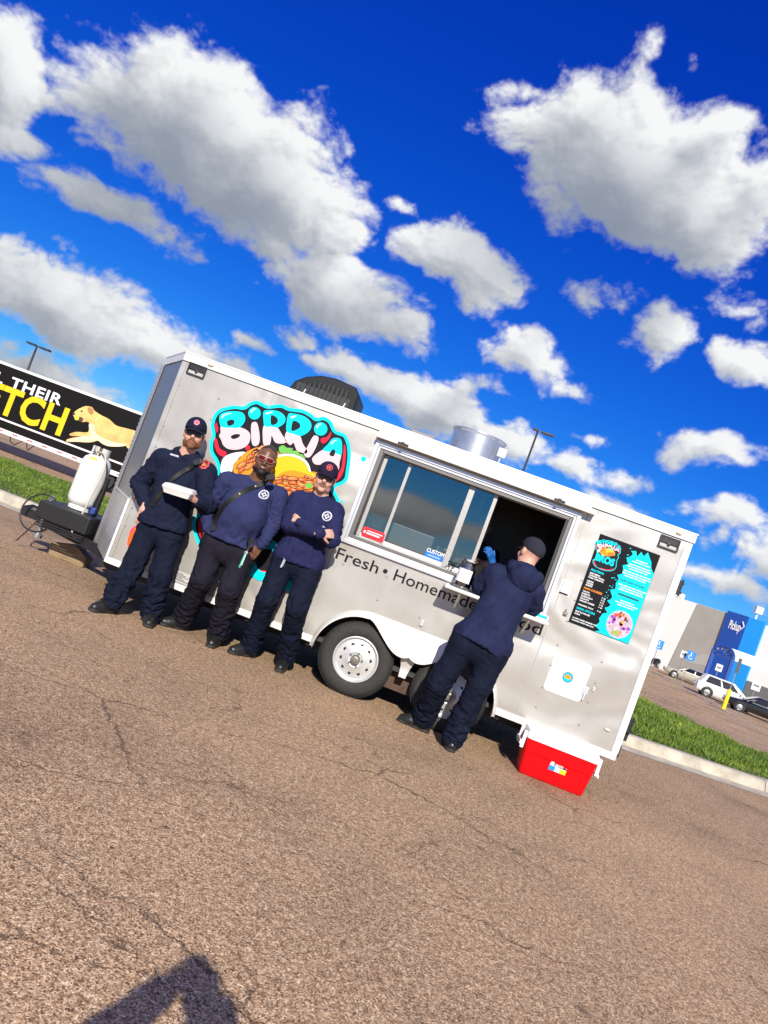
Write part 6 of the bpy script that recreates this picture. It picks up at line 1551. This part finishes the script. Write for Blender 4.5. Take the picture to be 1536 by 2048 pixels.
def mouth(t, H, m, teeth=False, wid=.024, smile=.006):
    hc, M, s = H['hc'], H['M'], H['hs']; L = lambda x, y, z: hc+M@(V3(x, y, z)*s)
    MB().tube([L(-wid, .083, -.060+smile), L(-wid*.5, .0945, -.0625), L(0, .0975, -.0645), L(wid*.5, .0945, -.0625), L(wid, .083, -.060+smile)], [.002*s, .0042*s, .005*s, .0042*s, .002*s], 6).build('mouth', m, t, smooth=True)
def patch(PX, parent, name, m, centre, poly, off=.006, ux=(1, 0, 0), uz=(0, 0, 1)):
    """flat badge pressed on the cloth: polygon fan projected on it"""
    ux, uz = npv(ux), npv(uz); c = npv(centre); n = len(poly)
    ring = lambda k: [PX(c+ux*x*k+uz*z*k, off) for x, z in poly]
    r1, r2 = ring(1.0), ring(.5); mid = PX(c, off)
    return MB().add(r1+r2+[mid], [(i, (i+1) % n, n+(i+1) % n, n+i) for i in range(n)]+[(n+i, n+(i+1) % n, 2*n) for i in range(n)]).build(name, m, parent)
def circle(r, n=20, wob=0.0, k=8, x0=0, z0=0): return [(x0+r*(1+wob*math.cos(k*a))*math.cos(a), z0+r*(1+wob*math.cos(k*a))*math.sin(a)) for a in np.linspace(0, 2*math.pi, n, endpoint=False)]
def ribbon(PX, pts, w, name, m, parent, off=.012, thick=.008, n=8, end=None):
    P = smooth_poly(pts, n, False); R1 = []; rings = []
    Q_ = [np.array(PX(p, off)) for p in P]
    for _ in range(3): Q_ = [Q_[0]]+[(Q_[i-1]+Q_[i]*2+Q_[i+1])/4 for i in range(1, len(Q_)-1)]+[Q_[-1]]
    f = -npv(PX.d)
    for i, p in enumerate(Q_):
        d = Q_[min(i+1, len(Q_)-1)]-Q_[max(i-1, 0)]; s = np.cross(d, f); s /= np.linalg.norm(s)+1e-9; nn = np.cross(s, d); nn /= np.linalg.norm(nn)+1e-9
        if nn@f < 0: nn = -nn
        rings.append([tuple(p-s*w/2), tuple(p-s*w/2+nn*thick), tuple(p+s*w/2+nn*thick), tuple(p+s*w/2)])
    o = MB().loft(rings).build(name, m, parent); return o, Q_
# ------------------------------------------------------------------ the crew
NAVY_H = cloth_mat('navy_hoodie_cloth', (.0125, .0165, .036)); NAVY_T = cloth_mat('navy_sweatshirt_cloth', (.030, .036, .098)); NAVY_3 = cloth_mat('deep_navy_sweatshirt', (.020, .023, .072)); NAVY_4 = cloth_mat('navy_hoodie_back', (.018, .023, .058))
TRO = cloth_mat('dark_navy_trousers', (.0085, .0115, .024), .75); TRO2 = cloth_mat('charcoal_trousers', (.0150, .0140, .022), .75)
SK1 = skin_mat('fair_skin', (.60, .335, .245)); SK2 = skin_mat('dark_skin', (.150, .068, .040), .40); SK3 = skin_mat('ruddy_skin', (.62, .34, .25))
HAIR_R = mat('ginger_hair', (.20, .085, .035), .7, noise=(90, .5)); HAIR_D = mat('black_hair', (.010, .008, .007), .6, noise=(90, .5)); HAIR_B = mat('brown_hair', (.20, .10, .055), .7, noise=(90, .5))
CAPM = cloth_mat('navy_cap_cloth', (.014, .016, .034), .8); SHADE = mat('dark_lens', (.012, .008, .007), .22); FRAME = mat('black_frame', (.012, .012, .012), .3)
LIP1 = mat('lip_pink', (.42, .15, .12), .45); LIP2 = mat('lip_brown', (.20, .075, .06), .4)
E_RED = mat('emblem_red', (.70, .06, .06), .6); E_PNK = mat('emblem_pink', (.80, .22, .36), .6); E_WHT = mat('emblem_white', (.56, .57, .62), .7)
def jt(**k):
    out = {}
    for n, v in k.items():
        out[n] = npv(at(v[0], v[1], v[2])) if len(v) == 3 else npv(atz(v[0], v[1], v[3]))
    return out
def rest(J, hem=.0):
    c = (J['hip_a']+J['hip_b'])/2; J['pelvis'] = c; J['chest'] = J['neck']+(c-J['neck'])*.36; J['waist'] = J['neck']+(c-J['neck'])*.74
    J['hem'] = J['neck']+(c-J['neck'])*(.98+hem); return J
G = 'firefighters leaning on the trailer'
# ---- first man: hoodie, cap, takeaway box
J = jt(head=(389, 869, -.26), neck=(369, 914, -.21), sh_a=(325, 917, -.21), sh_b=(413, 945, -.21), el_a=(279, 967, -.16), wr_a=(290, 1008, -.25), el_b=(415, 1012, -.22), wr_b=(396, 1003, -.38),
       hip_a=(301, 1052, -.21), hip_b=(345, 1067, -.21), kn_a=(266, 1132, -.30), kn_b=(322, 1150, -.27), an_a=(224, 1203, 0, .10), an_b=(302, 1224, 0, .10), toe_a=(208, 1222, 0, .03), toe_b=(311, 1247, 0, .03))
J = rest(J, -.08); J['toe_a'] = J['an_a']+npv((-.25, -.6, 0)); J['toe_b'] = J['an_b']+npv((.28, -.6, 0))
m1, H1 = person(dict(J=J, skin=SK1, seed=1, label='bearded person in navy hoodie and cap holding a white takeout box', group=G, head_up=(-.10, 0, 1), face=(.28, -1, -.02), head_scale=1.12,
    shirt=dict(mat=NAVY_H, loose=.026, hood='collar'), trousers=dict(mat=TRO, bag=.008),
    hands=[dict(wrist=J['wr_a']+npv((.01, -.03, -.035)), d=(.02, -.08, -1), nrm=(-.35, -1, 0), side=-1, curl=.25, thumb=1.0), dict(wrist=J['wr_b']+npv((-.01, -.03, .0)), d=(-.75, -.55, .18), nrm=(.1, -.5, -.8), side=1, curl=.5, thumb=.8)]))
cap_hat(m1, H1, CAPM, (.021, [(.021, E_PNK), (.011, E_RED)]), .10); glasses(m1, H1, SHADE, FRAME); facial_hair(m1, H1, HAIR_R, 'beard'); mouth(m1, H1, LIP1, smile=.004)
sx = J['sh_b']; PS = H1['PS']
ce = npv(at(404, 927, -.35)); e = patch(PS, H1['shirt'], 'chest_emblem', E_RED, ce, circle(.042, 24, .10)); patch(PS, H1['shirt'], 'chest_emblem', mat('emblem_dark', (.10, .02, .03), .6), ce, circle(.030, 20), .0075); patch(PS, H1['shirt'], 'chest_emblem', mat('emblem_orange', (.75, .18, .06), .6), ce, circle(.018, 10, .4, 3), .009)
for (x, y, w) in ((341.5, 908, .030), (349.5, 910.5, .016)):
    patch(PS, H1['shirt'], 'name_tape', E_WHT, npv(at(x, y, -.35)), [(-w, -.008), (w, -.008), (w, .008), (-w, .008)])
RAD = mat('radio_strap_leather', (.007, .007, .007), .55, spec=.25, noise=(60, .4))
o, q = ribbon(PS, [npv(at(388, 922, -.4)), npv(at(365, 938, -.4)), npv(at(340, 960, -.4)), npv(at(318, 985, -.4)), npv(at(300, 1012, -.4))], .036, 'radio_strap', RAD, m1, .010)
def mic(parent, p, d):
    p = Vector(p); d = Vector(d).normalized(); s = d.cross(Vector((0, -1, 0))).normalized()
    b = MB(); b.loft([[tuple(p+d*a+s*w*sx_+Vector((0, -1, 0))*h) for sx_, h in ((-1, 0), (1, 0), (1, .03), (-1, .03))] for a, w in ((-.035, .016), (-.01, .026), (.03, .028), (.042, .018))])
    m = b.build('microphone', M_BLACKP, parent, bevel=.005)
mic(o, npv(at(389, 920, -.36))*0+q[0]+npv((0, -.012, 0)), (1, 0, .7))
# takeaway box
def takeaway():
    ca, cb = at(331, 972, -.46), at(388, 990, -.46); c = (ca+cb)/2; ux = (cb-ca).normalized(); ln = (cb-ca).length/2+.005; uy = Vector((ux.y, -ux.x, 0)).normalized(); uy = Vector((0, -1, -.06)).normalized(); uz = ux.cross(-uy).normalized()
    if uz.z < 0: uz = -uz
    t = thing('takeout_box', 'white foam takeout box held by the bearded person in a hoodie', 'takeout box', tuple(c))
    WH = mat('foam_white', (.80, .79, .77), .6, noise=(12, .05))
    def ring(l, w, h, r=.02): return [tuple(c+ux*(sx_*(l-r)+r*math.cos(R_(a)))+uy*(sy_*(w-r)+r*math.sin(R_(a)))+uz*h) for sx_, sy_, a0 in ((1, 1, 0), (-1, 1, 90), (-1, -1, 180), (1, -1, 270)) for a in (a0, a0+45, a0+90)]
    w = .085
    MB().loft([ring(ln-.022, w-.02, -.048), ring(ln-.003, w-.003, -.002), ring(ln, w, -.001), ring(ln, w, .004)]).build('tray', WH, t, auto=35)
    MB().loft([ring(ln, w, .005), ring(ln, w, .010), ring(ln-.014, w-.012, .034), ring(ln-.03, w-.03, .038)]).build('lid', WH, t, auto=35)
    MB().box(-.012, .012, -.01, .012, -.02, .012).build('food_morsel', mat('fried_yellow', (.75, .36, .04), .6), t, bevel=.005).location = tuple(Vector(c)-ux*(ln+.006)-Vector(t.location)*0)
takeaway()

# ---- second man: broad build, sunglasses with red lenses
J = jt(head=(532, 921, -.27), neck=(514, 962, -.21), sh_a=(455, 962, -.21), sh_b=(557, 992, -.21), el_a=(413, 1018, -.17), wr_a=(416, 1056, -.23), el_b=(552, 1042, -.21), wr_b=(523, 1090, -.29),
       hip_a=(430, 1087, -.22), hip_b=(487, 1106, -.22), kn_a=(404, 1158, -.29), kn_b=(459, 1178, -.30), an_a=(366, 1237, 0, .10), an_b=(436, 1268, 0, .10), toe_a=(345, 1270, 0, .03), toe_b=(432, 1305, 0, .03))
J = rest(J, -.14); J['belly'] = npv(at(485, 1030, -.30)); J['toe_a'] = J['an_a']+npv((-.50, -.5, 0)); J['toe_b'] = J['an_b']+npv((.06, -.7, 0))
m2, H2 = person(dict(J=J, skin=SK2, seed=4, girth=1.17, fat=1.13, label='broad person in blue-navy sweatshirt wearing red-lensed sunglasses, standing in the middle', group=G, head_up=(.03, -.05, 1), face=(.22, -1, -.02), head_scale=1.12, belly_r=(.205, .165, .20),
    shirt=dict(mat=NAVY_T, loose=.012, depth=1.12), trousers=dict(mat=TRO2, bag=.012),
    hands=[dict(wrist=J['wr_a']+npv((0, -.005, -.01)), d=(.15, -.15, -1), nrm=(-.5, -1, 0), side=-1, curl=.2, thumb=.4), dict(wrist=J['wr_b'], d=(-.35, -.12, -1), nrm=(.5, -1, 0), side=1, curl=.2, thumb=.4)]))
H2['fat'] = 1.13
glasses(m2, H2, mat('red_lens', (.13, .004, .006), .25), mat('pale_frame', (.60, .36, .27), .4), True, .019); facial_hair(m2, H2, HAIR_D, 'chin'); mouth(m2, H2, LIP2, smile=.010, wid=.029)
def cropped_hair(t, H, m, z=.050, e=.004):
    hc, M, s = H['hc'], H['M'], H['hs']; L = lambda x, y, zz: hc+M@(V3(x, y, zz)*s); I = Implicit(); I.ell(L(0, -.016, .036), V3(.074+e, .096+e, .088+e)*s, .02, M)
    n = M@V3(0, .62, -1.0); n /= np.linalg.norm(n); I.plane(L(0, .045, z), n); Vx, Q = I.mesh(.0062); qmesh('hair', Vx, Q, m, t)
cropped_hair(m2, H2, mat('shaved_hair', (.028, .016, .011), .6, noise=(120, .4)), .088, .0025)
PS = H2['PS']
def dept_badge(H, ce, s=1.0):
    b = patch(H['PS'], H['shirt'], 'chest_emblem', E_WHT, ce, circle(.042*s, 32, .05, 16)); patch(H['PS'], H['shirt'], 'chest_emblem', MATS['navy_sweatshirt_cloth'], ce, circle(.031*s, 24), .0075)
    patch(H['PS'], H['shirt'], 'chest_emblem', E_WHT, ce, circle(.020*s, 24, .28, 4), .009); patch(H['PS'], H['shirt'], 'chest_emblem', MATS['navy_sweatshirt_cloth'], ce, circle(.008*s, 8), .0105)
dept_badge(H2, npv(at(523, 987, -.4)))
o, q = ribbon(PS, [npv(at(542, 955, -.4)), npv(at(515, 966, -.4)), npv(at(480, 988, -.4)), npv(at(450, 1012, -.4)), npv(at(430, 1040, -.4)), npv(at(424, 1062, -.4))], .042, 'radio_strap', RAD, m2, .010)
mic(o, q[0]+npv((0, -.012, 0)), (1, 0, .5))
for k in range(3): 
    i = 4+k*6; MB().lathe([(.008, 0), (.006, -.004), (0, -.005)], tuple(q[i]+npv((0, -.010, 0))), 'Y', 8).build('strap_stud', M_ALU, o)
BELT = mat('belt_leather', (.012, .011, .011), .35)
o, q = ribbon(H2['PT'], [npv(at(422, 1053, -.45)), npv(at(440, 1062, -.45)), npv(at(462, 1071, -.45)), npv(at(490, 1079, -.45)), npv(at(508, 1083, -.45))], .042, 'belt', BELT, m2, .006)
MB().box(-.026, .026, -.012, .0, -.022, .022).build('buckle', mat('gunmetal', (.10, .10, .10), .35, .8), o, bevel=.004).location = tuple(q[12]+npv((0, -.008, 0)))
def lanyard(PX, parent, x, y, cols, ln):
    a = npv(at(x, y, -.5)); p0 = np.array(PX(a, .02)); mb = MB(); mb.tube([p0+npv((-.012, 0, .05)), p0, p0+npv((.012, 0, .05))], .006, 6); o = mb.build('key_strap', cols[0], parent)
    p1 = p0+npv((-.004, -.004, -.02)); MB().lathe([(.016, 0), (.016, -.006), (0, -.008)], tuple(p1), 'Y', 12).build('key_ring', mat('key_steel', (.6, .62, .62), .3, .8), o)
    for k in range(2): MB().bar(p1+npv((.006*k-.004, -.004, -.015)), p1+npv((.010*k-.010, -.006, -.02-ln*(1-.2*k))), .016-.004*k, .007).build('key', cols[1+k], o, bevel=.002)
lanyard(H2['PT'], m2, 486, 1101, [mat('strap_gold', (.62, .44, .06), .5), mat('tag_green', (.05, .42, .26), .4), mat('tag_pale', (.50, .62, .58), .4)], .12)
# wristwatch
w = J['wr_b']; MB().tube([w+npv((.035*math.cos(a), .035*math.sin(a)*.9, .012*math.cos(a)*.5)) for a in np.linspace(0, 2*math.pi, 15)], .011, 6, False).build('wristwatch', M_BLACKP, H2['body'], smooth=True)

# ---- third man: arms crossed, cap and moustache
J = jt(head=(651, 957, -.26), neck=(640, 995, -.21), sh_a=(597, 1001, -.21), sh_b=(669, 1024, -.21), el_a=(579, 1049, -.33), wr_a=(640, 1067, -.485), el_b=(664, 1079, -.33), wr_b=(602, 1047, -.43),
       hip_a=(570, 1117, -.22), hip_b=(620, 1134, -.22), kn_a=(535, 1197, -.28), kn_b=(595, 1215, -.30), an_a=(500, 1291, 0, .10), an_b=(571, 1316, 0, .10), toe_a=(478, 1318, 0, .03), toe_b=(562, 1350, 0, .03))
J = rest(J, -.04); J['toe_a'] = J['an_a']+npv((-.45, -.55, 0)); J['toe_b'] = J['an_b']+npv((.04, -.7, 0))
m3, H3 = person(dict(J=J, skin=SK3, seed=9, label='person with crossed arms, cap and moustache, beside the serving window', group=G, head_up=(.02, 0, 1), face=(.16, -1, 0), head_scale=1.10, girth=1.04,
    shirt=dict(mat=NAVY_3, loose=.014, fk=.008), trousers=dict(mat=TRO, bag=.008), hands=[dict(wrist=J['wr_a'], d=(.7, .5, .25), nrm=(0, -1, .2), side=1, curl=.5), dict(wrist=J['wr_b'], d=(-.7, .35, .2), nrm=(0, -1, .2), side=-1, curl=.5)]))
cap_hat(m3, H3, cloth_mat('faded_navy_cap', (.022, .018, .040), .8), (.022, [(.024, E_RED), (.017, CAPM), (.010, E_RED)])); glasses(m3, H3, mat('smoke_lens', (.05, .028, .022), .25), FRAME); facial_hair(m3, H3, HAIR_B, 'moustache'); mouth(m3, H3, LIP1, smile=.006)
dept_badge(H3, npv(at(648, 1030, -.5)), 1.05)
patch(H3['PS'], H3['shirt'], 'cuff_mark', E_WHT, npv(at(644, 1053, -.5)), [(-.012, -.008), (.014, 0), (-.012, .010)])
lanyard(H3['PT'], m3, 567, 1112, [mat('strap_dark', (.03, .03, .035), .5), mat('key_pale', (.55, .62, .66), .35, .6), mat('key_grey', (.42, .45, .48), .35, .6)], .07)

# ---- fourth man: back to us at the hatch
J = jt(head=(1060, 1108, -.20), neck=(1042, 1146, -.27), sh_a=(990, 1148, -.32), sh_b=(1068, 1182, -.32), el_a=(962, 1172, -.20), wr_a=(985, 1160, .02), el_b=(1066, 1212, -.20), wr_b=(1046, 1208, .02),
       hip_a=(929, 1281, -.50), hip_b=(989, 1303, -.50), kn_a=(878, 1367, -.46), kn_b=(958, 1372, -.52), an_a=(846, 1437, 0, .10), an_b=(906, 1475, 0, .10), toe_a=(812, 1447, 0, .03), toe_b=(905, 1470, 0, .03))
J = rest(J, .0); J['toe_a'] = J['an_a']+npv((-.8, .12, 0)); J['toe_b'] = J['an_b']+npv((-.12, .8, 0)); J['hood'] = J['neck']+npv((.02, -.135, -.045))
m4, H4 = person(dict(J=J, skin=SK1, seed=14, label='person seen from behind in a navy hoodie, leaning on the hatch shelf', head_up=(.10, .12, 1), face=(-.55, .85, -.1), front=(-.12, 1, 0), head_scale=1.10, girth=1.10,
    shirt=dict(mat=NAVY_4, loose=.020, hood='down'), trousers=dict(mat=TRO, bag=.012), hands=[dict(wrist=J['wr_a'], d=(.4, .8, .2), nrm=(0, -.3, 1), side=1, curl=.6), dict(wrist=J['wr_b'], d=(-.6, .7, 0), nrm=(0, 0, 1), side=-1, curl=.3)]))
cap_hat(m4, H4, cloth_mat('charcoal_cap_cloth', (.030, .030, .042), .8), None, .32, False); glasses(m4, H4, SHADE, FRAME)

# ---- vendor inside with a gloved hand
J = {k: npv(v) for k, v in dict(head=(3.17, 1.00, 1.90), neck=(3.17, 1.04, 1.73), sh_a=(2.99, 1.04, 1.65), sh_b=(3.36, 1.04, 1.65), el_a=(3.02, .62, 1.46), wr_a=tuple(at(984, 1128, .12)), el_b=(3.44, .86, 1.42), wr_b=(3.40, .70, 1.37), hip_a=(3.08, 1.06, 1.10), hip_b=(3.26, 1.06, 1.10), kn_a=(3.07, 1.06, .78), kn_b=(3.27, 1.06, .78), an_a=(3.07, 1.08, .50), an_b=(3.27, 1.08, .50), toe_a=(3.05, .9, .40), toe_b=(3.29, .9, .40)).items()}
J = rest(J, .04)
def vendor():
    t = thing('person', 'person in dark clothes and a blue glove inside the dim serving hatch', 'person', (3.17, 1.06, .396))
    M = frame_from((0, 0, 1), (.1, -1, 0)); I = Implicit(); head_prims(I, J['head'], M); I.cap(J['head']+M@V3(0, -.02, -.05), J['neck'], .055, .06); I.cap(J['chest'], J['neck'], .10, .05)
    for q in 'ab': I.cap(J['sh_'+q], J['el_'+q], .05, .04); I.cap(J['el_'+q], J['wr_'+q], .04, .028); I.cap(J['pelvis'], J['kn_'+q], .1, .07); I.cap(J['kn_'+q], J['an_'+q], .06, .05)
    I.cap(J['pelvis'], J['chest'], .12, .12, .03, ((0, 1, 0), 1.3)); hand(I, J['wr_b'], (-.5, -.6, 0), (0, 0, 1), 1, .4)
    Vx, Q = I.mesh(.008); qmesh('body', Vx, Q, SK1, t)
    S = Implicit(); S.cap(J['hem'], J['chest'], .15, .155, .05, ((0, 1, 0), 1.3)); S.cap(J['chest'], J['neck']-npv((0, 0, .03)), .13, .07, .05, ((0, 1, 0), 1.3))
    for q in 'ab': S.cap(J['neck']-npv((0, 0, .03)), J['sh_'+q], .06, .07, .04); S.cap(J['sh_'+q], J['el_'+q], .07, .055)
    Vx, Q = S.mesh(.011); qmesh('shirt', Vx, Q, mat('black_shirt', (.012, .012, .013), .8), t)
    gl = Implicit(); hand(gl, J['wr_a'], (-.45, -.45, .75), (0, -.6, .6), 1, .6, 1.10); gl.cap(J['wr_a']-npv((0, -.06, 0)), J['wr_a'], .034, .031); Vx, Q = gl.mesh(.006); qmesh('glove', Vx, Q, mat('nitrile_blue', (.010, .10, .34), .5), t)
vendor()

# ---- the person taking the picture, behind the camera (only the shadow is seen)
c0 = npv(CAM_POS); J = {}
ph = c0+npv((0, -.03, 0))
J = {k: npv(v) for k, v in dict(head=(2.985, -7.20, 1.525), neck=(3.0, -7.26, 1.40), sh_a=(2.83, -7.26, 1.33), sh_b=(3.18, -7.26, 1.33), el_a=(2.60, -7.02, 1.17), wr_a=(2.775, -6.84, 1.37), el_b=(3.16, -7.02, 1.19), wr_b=(2.93, -6.83, 1.385),
     hip_a=(2.92, -7.28, .84), hip_b=(3.09, -7.28, .84), kn_a=(2.91, -7.26, .46), kn_b=(3.10, -7.26, .46), an_a=(2.90, -7.30, .10), an_b=(3.11, -7.30, .10), toe_a=(2.88, -7.1, .03), toe_b=(3.13, -7.1, .03)).items()}
J = rest(J, .05)
m5, H5 = person(dict(J=J, skin=SK3, seed=20, label='person raising a slim black phone, casting a shadow on open asphalt', face=(0, 1, 0), front=(0, 1, 0), head_scale=.97, shirt=dict(mat=NAVY_H, loose=.01), trousers=dict(mat=TRO),
    hands=[dict(wrist=J['wr_a'], d=(.55, .25, .5), nrm=(-.3, .9, .2), side=1, curl=.5), dict(wrist=J['wr_b'], d=(-.5, .25, .5), nrm=(.3, .9, .2), side=-1, curl=.5)]))
cropped_hair(m5, H5, HAIR_D, .03, .006)
pm = MB(); bx = [(sx_*.037, sy_*.078, sz_*.004) for sz_ in (-1, 1) for sx_, sy_ in ((-1, -1), (1, -1), (1, 1), (-1, 1))]
pm.add([tuple(CAM_POS+_r*(x-.018)+_u*(y-.055)-_f*(.012-z)) for x, y, z in bx], [(0, 1, 2, 3), (7, 6, 5, 4), (0, 4, 5, 1), (1, 5, 6, 2), (2, 6, 7, 3), (3, 7, 4, 0)])
phone = pm.build('phone', M_BLACKP, None); tag(phone, 'slim black phone held up in two hands over open asphalt', 'phone')
MB().add([tuple(CAM_POS+_r*(x*.9-.018)+_u*(y*.94-.055)-_f*.0168) for x, y, z in bx[:4]], [(0, 1, 2, 3)]).build('screen', mat('screen_glass', (.02, .02, .025), .1), phone)
